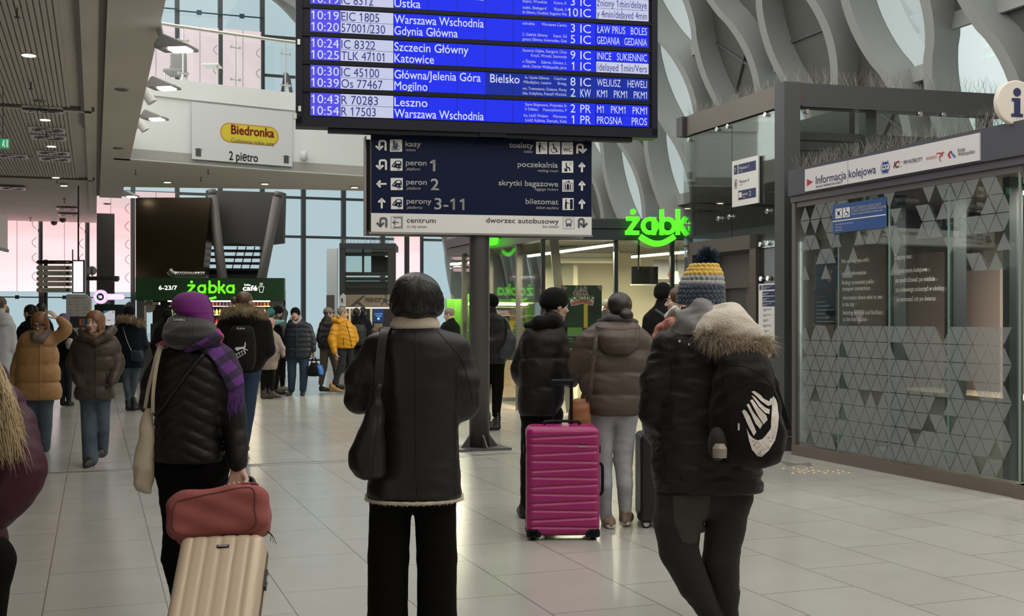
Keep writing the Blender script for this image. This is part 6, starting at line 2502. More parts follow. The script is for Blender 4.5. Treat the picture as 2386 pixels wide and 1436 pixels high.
class Person:
 def __init__(self, label, px, Y, group=None):
  self.S = F / Y
  self.px, self.Y = px, Y
  self.X = (px - CX) / self.S
  self.root = thing('person', label, 'person', (self.X, Y, 0), group)
  self.body = Field()
  self.fine = []
  self.marks = []
  self.hR = None
  self.res = min(.016, max(.007, .0028 * Y / 2.2))
  self.geo = {}
  self.seed = abs(int(px))
 def l(self, px, py, dy=0.):
  """photograph pixel on this figure's own upright plane, dy metres behind it -> local metres"""
  k = (self.Y + dy) / F
  return ((px - CX) * k - self.X, dy, EYE + (HY - py) * k)
 def w(self, px, py, dy=0.):
  a = self.l(px, py, dy)
  return Vector((a[0] + self.X, a[1] + self.Y, a[2]))
 def ch(self, pts):
  return [(*self.l(p[0], p[1], p[2]), p[3] / self.S) for p in pts]
 def secs(self, rows, dy=0.):
  """rows: (py, left px, right px, half depth in m[, dy])"""
  out_ = []
  for r in rows:
   d = dy + (r[4] if len(r) > 4 else 0)
   a, c = self.l(r[1], r[0], d), self.l(r[2], r[0], d)
   out_.append((a[2], (a[0] + c[0]) / 2, d, max(.012, (c[0] - a[0]) / 2), r[3]))
  return out_
 def put(self, name, field, m, res=None, wrinkle=0., fine=(), parent=None):
  V, Q = field.mesh(res or self.res, fine, wrinkle, self.seed)
  o = link_mesh(name, V, Q, m, parent or self.root)
  self.geo[o.name] = (V, Q)
  o['_k'] = o.name
  del o['_k']
  return o
 def coat(self, rows, sleeves, m, name='coat', quilt=None, squilt=None, dy=0., wrinkle=.006, n=2.4, extra=None, k=.035, hollow=.02, res=None):
  f = Field()
  f.loft(self.secs(rows, dy), .03, n, quilt, hollow if self.Y < 7 else 0)
  for s in sleeves:
   c = self.ch(s)
   f.chain(c, k, squilt)
   self.body.chain([(a, b_, d, r * .55) for a, b_, d, r in c], .02)
  if extra:
   extra(f)
  b_ = self.secs(rows, dy)
  self.body.loft([(z, x, y, rx * .62, ry * .62) for z, x, y, rx, ry in b_], .03, 2.2)
  return self.put(name, f, m, wrinkle=wrinkle, res=res)
 def legs(self, chains, m, name='trousers', quilt=None, wrinkle=.004, hips=None):
  f = Field()
  for c in chains:
   cc = self.ch(c)
   f.chain(cc, .010, quilt)
   self.body.chain([(a, b_, d, r * .5) for a, b_, d, r in cc], .02)
  p, q = self.ch(chains[0])[0], self.ch(chains[-1])[0]
  f.cone(p[:3], q[:3], p[3] * 1.02, q[3] * 1.02, .04)
  self.body.cone(p[:3], q[:3], p[3] * .65, q[3] * .65, .04)
  return self.put(name, f, m, wrinkle=wrinkle)
 def shoe(self, px, py, toe, m, size=.26, wd=.05, sole=None, hi=.09, dy=0., name='shoe', boot=0.):
  """py: lowest row of the shoe; toe: (dx, dy) direction in metres"""
  x, y, z = self.l(px, py, dy)
  z = max(z, .0)
  t_ = Vector((toe[0], toe[1], 0)).normalized()
  f = Field()
  h = Vector((x, y, z))
  f.cone(h + Vector((0, 0, wd * .85)), h + t_ * size * .5 + Vector((0, 0, wd * .75)), wd * .82, wd * .8, .02)
  f.cone(h + t_ * size * .5 + Vector((0, 0, wd * .75)), h + t_ * size * .72 + Vector((0, 0, wd * .6)), wd * .85, wd * .62, .02)
  f.cone(h + Vector((0, 0, wd)), h + Vector((0, 0, hi + boot)), wd * .8, wd * (.82 if boot else .7), .02)
  f.cone(h + Vector((0, 0, hi + boot * .6)), h + t_ * size * .5 + Vector((0, 0, wd * .8)), wd * .74, wd * .66, .03)
  f.ell(h + t_ * size * .2 + Vector((0, 0, -.05)), (.3, .3, .052), None, .004, 's')
  self.body.cone(h + Vector((0, 0, .06)), h + t_ * size * .6 + Vector((0, 0, .04)), .03, .02, .02)
  self.body.cone(h + Vector((0, 0, .06)), h + Vector((0, 0, .14)), .028, .026, .02)
  o = self.put(name, f, m, res=min(self.res, .012))
  if sole:
   g = Field()
   a, c = h + Vector((0, 0, .018)) - t_ * .015, h + t_ * size * .76 + Vector((0, 0, .018))
   for k_ in (-.4, .4):
    s_ = Vector((-t_.y, t_.x, 0)) * wd * k_
    g.cone(a + s_, c + s_ * .8, .02, .018, .02)
   self.put('sole', g, sole, res=min(self.res, .010), parent=o)
  return o
 def head(self, px, py, H, yaw, pitch=0., skin=SKIN, dy=0., roll=0., features=True, neck=.75, ears=True):
  """centre of the head, chin-to-crown height in metres; yaw 0 looks away from the camera, 180 at it, 90 to the right"""
  c = np.array(self.l(px, py, dy))
  ya, pi_ = math.radians(yaw), math.radians(pitch)
  fwd = Vector((math.sin(ya) * math.cos(pi_), math.cos(ya) * math.cos(pi_), math.sin(pi_)))
  rt = Vector((math.cos(ya), -math.sin(ya), 0))
  if roll:
   rt = Matrix.Rotation(math.radians(roll), 3, fwd) @ rt
  up_ = rt.cross(fwd)
  self.hR = [list(rt), list(fwd), list(up_)]
  R = np.array([rt, fwd, up_]).T
  self.hc, self.hH, self.hRm = c, H, R
  self.skin = skin
  b_ = self.body
  h = self.hp
  hd = self.hd
  hd(b_, (0, -.05, .12), (.335, .41, .38), .02)
  hd(b_, (0, .10, -.2), (.245, .27, .29), .03)
  hd(b_, (0, .27, -.41), (.10, .09, .085), .02)
  b_.cone(h(0, -.06, -.25), h(0, -.10, -neck), .225 * H, .25 * H, .03)
  if features:
   b_.cone(h(0, .345, .04), h(0, .455, -.13), .03 * H, .055 * H, .008)
   for s_ in (-1, 1):
    hd(b_, (.045 * s_, .40, -.15), (.04, .05, .035), .006)
    hd(b_, (.16 * s_, .25, -.12), (.10, .09, .09), .02)
    hd(b_, (.135 * s_, .375, .02), (.07, .045, .035), .008, 's')
    hd(b_, (.135 * s_, .325, .015), (.055, .045, .04), .004)
   b_.cone(h(-.16, .335, .095), h(.16, .335, .095), .035 * H, .035 * H, .012)
   hd(b_, (0, .355, -.255), (.095, .05, .03), .006)
   hd(b_, (0, .35, -.295), (.08, .05, .028), .006)
  if ears:
   for s_ in (-1, 1):
    hd(b_, (.335 * s_, -.04, -.03), (.035, .085, .13), .008)
  e_ = .55 * H
  self.fine.append((c - e_, c + e_, max(.004, min(self.res, .0035 * self.Y / 8))))
  self.features = features
  return self
 def hp(self, r, f, u):
  return tuple(self.hc + self.hRm @ (np.array((r, f, u)) * self.hH))
 def hd(self, fld, c, r, k=.02, op='u'):
  fld.ell(self.hp(*c), np.array(r) * self.hH, self.hRm.tolist(), k, op)
 def cap(self, name, prims, m, res=None, wrinkle=0., parent=None):
  """hat or hair from ovals (centre, radii) or ('c', a, b, ra, rb) in head units"""
  f = Field()
  for p in prims:
   if p[0] == 'c':
    f.cone(self.hp(*p[1]), self.hp(*p[2]), p[3] * self.hH, p[4] * self.hH, .015)
   elif p[0] == 's':
    self.hd(f, p[1], p[2], .01, 's')
   else:
    self.hd(f, p[0], p[1], .02)
  return self.put(name, f, m, res=res or max(.005, min(self.res, .010)), wrinkle=wrinkle, parent=parent)
 def hand(self, wrist, knuckle, palm_n, size=.18, curl=35, thumb=1, spread=.0):
  """five-fingered hand on the body field: wrist and knuckle points, palm_n the way the fingers curl"""
  w_, kn = Vector(wrist), Vector(knuckle)
  d = (kn - w_).normalized()
  n = Vector(palm_n)
  n = (n - d * n.dot(d)).normalized()
  s = d.cross(n) * thumb
  b_ = self.body
  k = size / .18
  pl_ = .085 * k
  c0 = w_ + d * .02
  for o_ in (-.026, -.009, .009, .026):
   b_.cone(w_ + s * o_ * .7 * k, w_ + d * pl_ + s * o_ * k, .014 * k, .0115 * k, .012)
  for j, (o_, L) in enumerate(((-.029, .062), (-.010, .074), (.010, .080), (.029, .072))):
   p = w_ + d * pl_ + s * o_ * k
   a = 0
   segs = (L * .45, L * .32, L * .25)
   for i, sl in enumerate(segs):
    a += math.radians(curl * (1 + .12 * (j - 1.5)) * (1.0 if i else .8))
    q = p + (d * math.cos(a) + n * math.sin(a) + s * (o_ * spread)) * sl * k
    b_.cone(p, q, (.0092 - .0008 * i) * k, (.0086 - .0012 * i) * k, .003)
    p = q
  p = w_ + d * .022 * k + s * .026 * k
  q = p + (d * .6 + s * .62 + n * .35).normalized() * .042 * k
  r = q + (d * .8 + s * .1 + n * .6).normalized() * .034 * k
  u = r + (d * .8 - s * .1 + n * .6).normalized() * .024 * k
  b_.cone(p, q, .014 * k, .011 * k, .008)
  b_.cone(q, r, .0105 * k, .0095 * k, .003)
  b_.cone(r, u, .0095 * k, .0075 * k, .003)
  lo = np.minimum(w_, kn) - .11 * k
  hi = np.maximum(w_, kn) + .11 * k
  self.fine.append((np.array(lo), np.array(hi), max(.0042, min(self.res, .0042 * self.Y / 9))))
 def done(self):
  V, Q = self.body.mesh(max(self.res, .012), self.fine)
  o = link_mesh('body', V, Q, [self.skin, M_eye, M_lip, M_browh, M_eyew], self.root)
  if self.features and self.Y < 30:
   me = o.data
   ctr = np.array([V[q].mean(0) for q in Q])
   u = ((ctr - self.hc) @ self.hRm) / self.hH
   mi = np.zeros(len(Q), np.int32)
   fr = u[:, 1] > .25
   for s_ in (-1, 1):
    e2 = ((u[:, 0] - .135 * s_) / .062) ** 2 + ((u[:, 2] - .015) / .030) ** 2 < 1
    mi[fr & e2] = 4
    e2 = ((u[:, 0] - .135 * s_) / .034) ** 2 + ((u[:, 2] - .015) / .032) ** 2 < 1
    mi[fr & e2] = 1
    e2 = ((u[:, 0] - .145 * s_) / .085) ** 2 + ((u[:, 2] - .105 + .15 * (np.abs(u[:, 0]) - .14) ** 1) / .018) ** 2 < 1
    mi[fr & e2] = 3
   lp = (u[:, 0] / .10) ** 2 + ((u[:, 2] + .275) / .042) ** 2 < 1
   mi[fr & lp & (u[:, 1] > .3)] = 2
   me.polygons.foreach_set('material_index', mi)
  return self.root
 def bvh(self, *objs):
  V, Q, o_ = [], [], 0
  for o in objs:
   v, q = self.geo[o.name]
   V.extend(map(tuple, v))
   Q.extend([tuple(int(i) + o_ for i in f) for f in q])
   o_ += len(v)
  return BVHTree.FromPolygons(V, Q)
 def proj(self, tree, px, py, lift=.002, fallback=0.):
  """drop a point onto the camera side of a surface along the view direction"""
  a = Vector(self.l(px, py, -1.2))
  b_ = Vector(self.l(px, py, 1.0))
  d = (b_ - a).normalized()
  hit, nrm, _, _ = tree.ray_cast(a, d)
  if hit is None:
   hit, nrm, _, _ = tree.find_nearest(Vector(self.l(px, py, fallback)))
   if hit is None:
    return Vector(self.l(px, py, fallback))
   if nrm.dot(d) > 0:
    nrm = -nrm
   return hit + nrm * lift
  if nrm.dot(d) > 0:
   nrm = -nrm
  return hit + nrm * lift
 def seam(self, name, tree, pts, r, m, parent=None, n=8, flat=1., lift=None):
  """a cord following a surface through measured points"""
  pp = interp_path([Vector((x, y, 0)) for x, y in pts], n)
  mb = MB()
  mb.tube([self.proj(tree, p.x, p.y, (-r * .35 if flat == 1 else 0) if lift is None else lift) for p in pp], r, 6, flat=flat)
  o = mb.build(name, m, None, True)
  o.parent = parent or self.root
  return o
 def decal(self, name, tree, polys, m, parent=None, lift=.003, cell=6):
  """flat marks moulded onto a surface: polygons in pixels, finely cut and laid on it"""
  mb = MB()
  for pts in polys:
   bm = bmesh.new()
   vs_ = [bm.verts.new((x, y, 0)) for x, y in pts]
   try:
    bm.faces.new(vs_)
    bm.normal_update()
   except ValueError:
    pass
   bmesh.ops.triangulate(bm, faces=bm.faces)
   for _ in range(4):
    es = [e for e in bm.edges if e.calc_length() > cell]
    if not es:
     break
    bmesh.ops.subdivide_edges(bm, edges=es, cuts=1, use_grid_fill=False)
    bmesh.ops.triangulate(bm, faces=bm.faces)
   bm.verts.index_update()
   mb.add([self.proj(tree, v.co.x, v.co.y, lift) for v in bm.verts], [tuple(v.index for v in f.verts) for f in bm.faces], m)
   bm.free()
  o = mb.build(name, None, None, True)
  o.parent = parent or self.root
  return o
 def text_on(self, name, tree, s, x0, yb, x1, cap, m, ang=0., parent=None, bold=0., lift=.003, shear=0.):
  vs_, fs, a, b_ = text_geo(s, bold, shear)[:4]
  kx = (x1 - x0) / max(1e-6, b_ - a)
  ky = cap / .727
  ca, sa_ = math.cos(math.radians(ang)), math.sin(math.radians(ang))
  mb = MB()
  pts = []
  for u, v in vs_:
   dx, dy_ = (u - a) * kx, v * ky
   pts.append(self.proj(tree, x0 + dx * ca + dy_ * sa_ * -1, yb - dy_ * ca - dx * sa_, lift))
  mb.add(pts, fs, m)
  o = mb.build(name)
  o.parent = parent or self.root
  return o
 def drape(self, name, tree, rows, m, nu=10, nv=6, lift=.012, thick=.008, parent=None):
  """cloth laid over a surface: rows of ((left px, py), (right px, py)), top to bottom"""
  L = interp_path([Vector((*r[0], 0)) for r in rows], nv)
  R_ = interp_path([Vector((*r[1], 0)) for r in rows], nv)
  V, Q = [], []
  for a, c in zip(L, R_):
   for k in range(nu + 1):
    p = a.lerp(c, k / nu)
    V.append(tuple(self.proj(tree, p.x, p.y, lift)))
  for i in range(len(L) - 1):
   for k in range(nu):
    o_ = i * (nu + 1) + k
    Q.append((o_, o_ + 1, o_ + nu + 2, o_ + nu + 1))
  V = np.array(V)
  G_ = V.reshape(len(L), nu + 1, 3)
  for _ in range(2):      # cloth spans hollows: relax the depth
   G_[1:-1, 1:-1] = (G_[1:-1, 1:-1] * 2 + G_[:-2, 1:-1] + G_[2:, 1:-1] + G_[1:-1, :-2] + G_[1:-1, 2:]) / 6
  o = link_mesh(name, G_.reshape(-1, 3), Q, m, parent or self.root)
  md = o.modifiers.new('thickness', 'SOLIDIFY')
  md.thickness = thick
  md.offset = 0
  return o
 def fur(self, name, pts, n, L, m, down=(0, -.2, -.6), spread=.7, r=.0022, seed=1, parent=None, core=None):
  """a strip of long fur along a path of local points (x, y, z, radius)"""
  rg = random.Random(seed)
  mb = MB()
  down = Vector(down)
  path = [Vector(p[:3]) for p in pts]
  rad = [p[3] for p in pts]
  for _ in range(n):
   t_ = rg.random() * (len(path) - 1.001)
   i = int(t_)
   f_ = t_ - i
   c = path[i].lerp(path[i + 1], f_)
   rr_ = rad[i] + (rad[i + 1] - rad[i]) * f_
   d = Vector((rg.gauss(0, 1), rg.gauss(0, 1), rg.gauss(0, 1))).normalized()
   b0 = c + d * rr_ * .85
   dd = (d * spread + down + Vector((rg.gauss(0, .25), rg.gauss(0, .25), rg.gauss(0, .25)))).normalized()
   ln = L * rg.uniform(.5, 1.2)
   m1 = b0 + (d * .7 + dd * .5).normalized() * ln * .5
   e_ = m1 + dd * ln * .55
   s = dd.cross(Vector((rg.gauss(0, 1), rg.gauss(0, 1), rg.gauss(0, 1)))).normalized() * r
   mb.add([b0 - s, b0 + s, m1 + s * .8, m1 - s * .8, e_], [(0, 1, 2, 3), (3, 2, 4)])
  if core:
   mb.tube([p for p in path], [q * .92 for q in rad], 10)
  o = mb.build(name, m)
  o.parent = parent or self.root
  return o
def field_thing(o_name, p, fld, m, root, res=.008, wrinkle=0.):
 """part of a separate thing, measured on a person's plane p"""
 V, Q = fld.mesh(res, (), wrinkle, 3)
 V = V + np.array((p.X, p.Y, 0))
 o = link_mesh(o_name, V, Q, m)
 o.parent = root
 o.matrix_parent_inverse = pinv(root)
 p.geo[o.name] = (V - np.array((p.X, p.Y, 0)), Q)
 return o
def adopt(o, p, root):
 """move a part made in a person's local frame under another thing"""
 o.parent = root
 o.matrix_parent_inverse = pinv(root) @ Matrix.Translation((p.X, p.Y, 0))
 return o
# ================================================================== THE PEOPLE IN FRONT
M_black = cloth('black_cloth', (.006, .0056, .0056), .8)
M_blackpuff = mat('black_puffer', (.0065, .006, .006), .5, bump=(16, .7), spec=.35)
M_leather = mat('black_leather', (.0075, .0064, .0056), .45, bump=(9, .4), spec=.38, noise=(5, .2))
M_trous = cloth('black_trousers', (.004, .0036, .0036), .9, sheen=0)
M_sherp = mat('cream_shearling', (.56, .48, .37), .9, bump=(160, .9), spec=.1, sheen=.4, noise=(20, .06))
M_hairb = mat('black_hair', (.008, .0075, .007), .38, bump=(60, .6, (1, 1, .12)), spec=.5)
M_shoeb = mat('black_shoe', (.012, .012, .012), .45)
M_solew = mat('pale_sole', (.5, .47, .42), .6)
M_solek = mat('dark_sole', (.02, .02, .02), .6)
p = Person('person in a black leather coat with cream shearling collar, seen from behind at the centre', 966, 4.55)
p.head(970, 706, .222, 0, 0, SKIN2)
coat = p.coat([(760, 935, 1008, .07), (772, 892, 1048, .095), (788, 872, 1072, .115), (830, 866, 1078, .13), (900, 868, 1074, .135), (980, 868, 1068, .13), (1060, 864, 1070, .135), (1120, 858, 1075, .145), (1158, 852, 1080, .15)],
      [[(880, 812, 0, 36), (846, 880, .0, 39), (838, 930, .03, 33), (905, 925, .30, 26)], [(1062, 815, 0, 36), (1078, 890, 0, 38), (1079, 942, .03, 34), (1010, 930, .30, 26)]],
      M_leather, wrinkle=.004, hollow=.03, res=.009)
tr_ = p.bvh(coat)
for nm, pts in (('back_seam', [(968, 772), (969, 900), (970, 1040), (972, 1154)]), ('sleeve_seam', [(1020, 772), (1050, 805), (1072, 832), (1090, 880), (1102, 940)]),
    ('sleeve_seam', [(918, 776), (885, 805), (858, 830), (838, 880), (826, 930)]), ('side_seam', [(1064, 850), (1063, 960), (1060, 1090), (1062, 1150)])):
 p.seam(nm, tr_, pts, .0035, M_leather, coat)
f = Field()
f.loft(p.secs([(726, 930, 1006, .075, .02), (736, 921, 1015, .09, .02), (752, 911, 1024, .10, .02), (765, 907, 1028, .105, .02), (771, 914, 1024, .10, .02)]), .02, 2.6, round_=.02)
col = p.put('collar', f, M_sherp, res=.008)
col['label'] = 'cream shearling collar'
z0 = p.l(0, 1157)[2]
hr = [(p.l(966 + 111 * math.cos(a), 1152 + 5 * abs(math.sin(a)))[0], .15 * math.sin(a), z0 + (.004 if math.sin(a) > 0 else -.006)) for a in [2 * math.pi * k / 48 for k in range(48)]]
m = MB()
m.tube([Vector(q) for q in hr], [.0065 + .001 * (k % 2) for k in range(48)], 7, closed=True)
h_ = m.build('hem_trim', M_sherp, None, True)
h_.parent = coat
h_['label'] = 'cream fleece edge of the hem'
p.fur('hem_fringe', [(*q, .007) for q in hr] + [(*hr[0], .007)], 1600, .009, M_sherp, (0, -.1, -.9), .5, .0009, 5, coat)
hr_ = p.cap('hair', [((0, -.06, .10), (.46, .50, .45)), ((-.29, -.02, -.04), (.215, .34, .235)), ((.29, -.02, -.03), (.215, .34, .25)), ((0, -.22, -.03), (.38, .30, .23)), ('s', (0, .55, -.2), (.36, .30, .45))], M_hairb, .006, .006)
rg = random.Random(2)
m = MB()
th_ = p.bvh(hr_)
for k in range(120):
 xb = rg.uniform(-66, 66)
 x0 = xb * rg.uniform(.3, .5)
 y0 = 640 + abs(xb) * .28 + rg.uniform(0, 12)
 y1 = rg.uniform(690, 728)
 pts = [p.proj(th_, 970 + x0 + (xb - x0) * math.sin(u * 1.57) ** .9, y0 + (y1 - y0) * u ** 1.2, .0008) for u in [q / 9 for q in range(10)]]
 m.tube(pts, [.0008] + [.0016] * 8 + [.0006], 4)
hs = m.build('hair_strand', M_hairb, None, True)
hs.parent = p.root
p.legs([[(912, 1135, 0, 50), (905, 1300, 0, 48), (903, 1440, .0, 47), (902, 1610, 0, 48)], [(1012, 1135, 0, 50), (1018, 1300, 0, 47), (1018, 1440, 0, 46), (1020, 1610, 0, 47)]], M_trous, wrinkle=.0015)
for x in (905, 1018):
 p.shoe(x, 1634, (0, 1), M_shoeb, .26, .045, M_solek)
p.done()
PA = p
b_root = thing('shoulder_bag', 'black slouchy leather bag hanging from the left shoulder of the shearling coat', 'bag', p.w(855, 1060, -.14))
f = Field()
f.loft(p.secs([(888, 874, 893, .012), (930, 861, 895, .03), (975, 845, 897, .05), (1010, 832, 898, .065), (1050, 812, 899, .075), (1090, 810, 900, .075), (1118, 826, 898, .05)], -.19), .02, 2.2, round_=.02)
bg_ = field_thing('bag_body', p, f, M_leather, b_root, .009, .008)
tb = p.bvh(bg_)
adopt(p.seam('bag_seam', tb, [(884, 895), (880, 980), (872, 1060), (868, 1112)], .003, M_leather), p, b_root)
m = MB()
pp = [p.w(x, y, d) for x, y, d in ((905, 764, -.02), (897, 772, -.09), (892, 790, -.125), (887, 830, -.155), (884, 870, -.18), (883, 900, -.19))]
pp = interp_path(pp, 5)
ribbon(m, pp, .034, .008, Vector((1, 0, 0)))
m.build('strap', M_leather, b_root)
M_parka = mat('black_parka', (.0075, .0066, .006), .55, bump=(13, .9), spec=.3)
M_legg = cloth('charcoal_leggings', (.027, .0225, .021), .8, sheen=.05)
M_legg2 = cloth('grey_legging_panel', (.05, .043, .04), .8, sheen=.05)
p = Person('person in a striped pompom hat and black parka wearing a white-printed backpack', 1650, 5.4)
p.head(1636, 692, .222, -20, 0, SKIN2)
def hood_lump(f):
 f.chain(p.ch([(1600, 770, .05, 26), (1660, 775, -.05, 30), (1720, 790, -.05, 26)]), .04)
coat = p.coat([(752, 1592, 1690, .09), (770, 1556, 1738, .12), (800, 1536, 1768, .15), (850, 1526, 1776, .16), (930, 1520, 1772, .165), (1010, 1516, 1770, .17), (1080, 1514, 1776, .175), (1125, 1518, 1780, .175), (1146, 1522, 1780, .17)],
      [[(1558, 806, 0, 40), (1530, 890, -.02, 38), (1521, 962, .0, 32), (1528, 1014, .12, 27)], [(1745, 810, .05, 38), (1780, 900, .1, 36), (1770, 980, .2, 30)]],
      M_parka, wrinkle=.010, extra=hood_lump, hollow=.03, res=.010)
tr_ = p.bvh(coat)
for pts in ([(1512, 1118), (1600, 1124), (1700, 1122), (1779, 1112)], [(1548, 790), (1566, 850), (1560, 930), (1552, 980)]):
 p.seam('stitched_seam', tr_, pts, .004, M_parka, coat)
for x, y in ((1584, 796), (1606, 803)):
 m = MB()
 q = p.proj(tr_, x, y, .002)
 m.lathe(q, [(.003, 0), (.006, .001), (.006, .003), (.003, .004)], Vector((0, -1, 0)), 12)
 o = m.build('snap_button', M_steel)
 o.parent = coat
hat_m = []
prof = [(604, 1634, 1652, .02), (612, 1622, 1664, .06), (622, 1610, 1673, .085), (640, 1598, 1681, .105), (662, 1588, 1684, .118), (685, 1583, 1685, .122), (705, 1584, 1685, .122)]
def knit(name, y0, y1, m_, parent=None, grow=0):
 """one band of chunky stitches: fat bent loops wound round the head"""
 mb = MB()
 rows_ = max(1, round((y1 - y0) / 9.5))
 for r_ in range(rows_):
  y = y0 + (y1 - y0) * (r_ + .5) / rows_
  xl = np.interp(y, [q[0] for q in prof], [q[1] for q in prof])
  xr = np.interp(y, [q[0] for q in prof], [q[2] for q in prof])
  hdp = np.interp(y, [q[0] for q in prof], [q[3] for q in prof])
  a_, c_ = p.l(xl, y), p.l(xr, y)
  cx_, rx_ = (a_[0] + c_[0]) / 2, (c_[0] - a_[0]) / 2 - .004
  n_ = max(8, int(2 * math.pi * (rx_ + hdp) / 2 / .024))
  for k in range(n_):
   th = 2 * math.pi * (k + .5 * (r_ % 2)) / n_
   dt = 2 * math.pi / n_ * .62
   pts = []
   for u in (-1, -.5, 0, .5, 1):
    t2 = th + dt * u
    zz = a_[2] + (.010 * (1 if (r_ % 2) else -1)) * u
    ss = 1 + .05 * (1 - u * u)
    pts.append(Vector((cx_ + rx_ * math.cos(t2) * ss, hdp * math.sin(t2) * ss + .01, zz)))
   mb.tube(pts, [.006, .0105, .0125, .0105, .006], 6)
 o = mb.build(name, m_, None, True)
 o.parent = parent or p.root
 return o
f = Field()
f.loft(p.secs([(q[0] + 2, q[1] + 4, q[2] - 4, q[3] - .008, .01) for q in prof]), .02, 2.1, round_=.02)
hat = p.put('hat', f, mat('yarn_navy', (.035, .05, .085), .9, noise=(40, .35), sheen=.4), res=.008)
M_yw = mat('yarn_yellow', (.66, .43, .07), .9, noise=(40, .15), sheen=.4)
M_gw = mat('yarn_grey', (.33, .34, .34), .9, noise=(40, .2), sheen=.4)
o = knit('yellow_knit_band', 617, 643, M_yw, hat)
o['label'] = 'mustard yellow knitted band'
o = knit('grey_knit_band', 643, 666, M_gw, hat)
o['label'] = 'pale grey knitted band'
o = knit('blue_knit_band', 666, 708, MATS['yarn_navy'], hat)
pc0 = np.array(p.l(1648, 603))
o = p.fur('pompom', [(*(pc0 - .004), .028), (*(pc0 + .004), .028)], 1500, .038, mat('pompom_blue', (.025, .05, .09), .9, noise=(60, .4)), (0, 0, -.05), 1.2, .0022, 8, hat, True)
f = Field()
f.chain(p.ch([(1570, 775, -.02, 16), (1598, 742, -.08, 24), (1635, 716, -.10, 24), (1672, 708, -.06, 14)]), .02)
f.chain(p.ch([(1580, 780, -.06, 12), (1620, 758, -.12, 22), (1655, 735, -.13, 20)]), .02)
hd_ = p.put('inner_hood', f, cloth('grey_jersey', (.25, .24, .245), .85), res=.009, wrinkle=.010)
hd_['label'] = 'soft grey jersey hood'
f = Field()
f.chain(p.ch([(1612, 766, -.10, 13), (1660, 764, -.16, 34), (1700, 760, -.17, 46), (1742, 776, -.15, 30), (1765, 780, -.12, 18)]), .03)
f.chain(p.ch([(1660, 735, -.10, 26), (1700, 738, -.12, 32), (1730, 762, -.12, 25)]), .03)
f.chain(p.ch([(1598, 760, -.08, 8), (1640, 778, -.17, 16), (1700, 794, -.2, 15), (1755, 790, -.17, 18)]), .015)
hood = p.put('hood', f, mat('cream_sherpa', (.60, .54, .45), .95, bump=(120, 1.0), spec=.1, sheen=.4, noise=(14, .05)), res=.009, wrinkle=.008)
hood['label'] = 'cream fleece hood turned back over the shoulders'
M_furm = mat('fur_brown_grey', (.30, .235, .17), .8, noise=(9, .55))
p.fur('fur_trim', [(*p.l(1638, 778, -.20), .016), (*p.l(1670, 794, -.25), .022), (*p.l(1720, 805, -.27), .022), (*p.l(1765, 806, -.25), .022), (*p.l(1786, 800, -.2), .014)], 3600, .075, M_furm, (.05, -.25, -.75), .55, .0009, 4, hood, True)
lg = p.legs([[(1594, 1150, 0, 62), (1578, 1215, -.02, 56), (1582, 1285, -.03, 46), (1618, 1365, -.0, 37), (1660, 1440, .05, 25), (1684, 1478, .08, 19)], [(1702, 1150, .05, 50), (1690, 1230, .03, 47), (1680, 1300, .03, 43), (1690, 1380, .07, 34), (1700, 1470, .12, 20)]], M_legg, 'leggings', wrinkle=.003)
tl = p.bvh(lg)
o = p.decal('side_panel', tl, [[(1567, 1155), (1656, 1155), (1648, 1200), (1632, 1262), (1604, 1268), (1588, 1262), (1572, 1220)]], M_legg2, lg, .002, 12)
for x, dy in ((1688, .08), (1702, .13)):
 p.shoe(x, 1500, (-.15, 1), M_shoeb, .25, .045, M_solew, dy=dy)
p.done()
PB_ = p
bp = thing('backpack', 'large black backpack with a cracked white swoosh logo on the parka wearer', 'backpack', p.w(1740, 960, -.3))
f = Field()
f.loft(p.secs([(818, 1694, 1768, .05), (836, 1674, 1788, .075), (880, 1662, 1800, .095), (940, 1654, 1816, .11), (1000, 1652, 1829, .12), (1045, 1662, 1831, .12), (1075, 1694, 1818, .10), (1092, 1735, 1788, .07)], -.28), .02, 2.5, round_=.035)
f.loft(p.secs([(850, 1715, 1790, .04), (900, 1690, 1808, .06), (980, 1682, 1826, .075), (1050, 1690, 1830, .075), (1082, 1740, 1800, .05)], -.35), .03, 2.3, round_=.03)
M_bp = cloth('backpack_black', (.0085, .0078, .0075), .65, (10, .8), .03)
bpb = field_thing('pack_body', p, f, M_bp, bp, .009, .010)
tb = p.bvh(bpb)
C5 = lambda pts: [(1640 + x / 5.524, 860 + y / 5.524) for x, y in pts]
M_print = mat('cracked_white_print', (.68, .62, .56), .6, noise=(60, .12))
logo = p.decal('swoosh_print', tb, [C5(q) for q in (
 [(548, 760), (585, 845), (635, 895), (690, 918), (745, 903), (805, 838), (860, 755), (862, 640), (868, 515), (866, 380), (885, 350), (915, 385), (938, 450), (955, 620), (945, 760), (910, 920), (830, 1050), (745, 1122), (690, 1115), (620, 1040), (580, 920)],
 [(490, 545), (515, 520), (545, 540), (592, 612), (672, 812), (640, 862), (585, 760)],
 [(548, 462), (575, 450), (640, 560), (752, 712), (722, 775), (660, 700), (605, 570)],
 [(590, 408), (620, 392), (700, 500), (800, 600), (816, 655), (765, 712), (700, 610)],
 [(606, 338), (638, 350), (735, 455), (795, 503), (842, 524), (836, 582), (790, 570), (708, 488)],
 [(605, 290), (645, 280), (725, 335), (765, 385), (832, 418), (850, 375), (872, 385), (862, 462), (820, 478), (745, 425), (665, 345)])], M_print, None, .005, 5)
adopt(logo, p, bp)
rg = random.Random(12)
sp = []
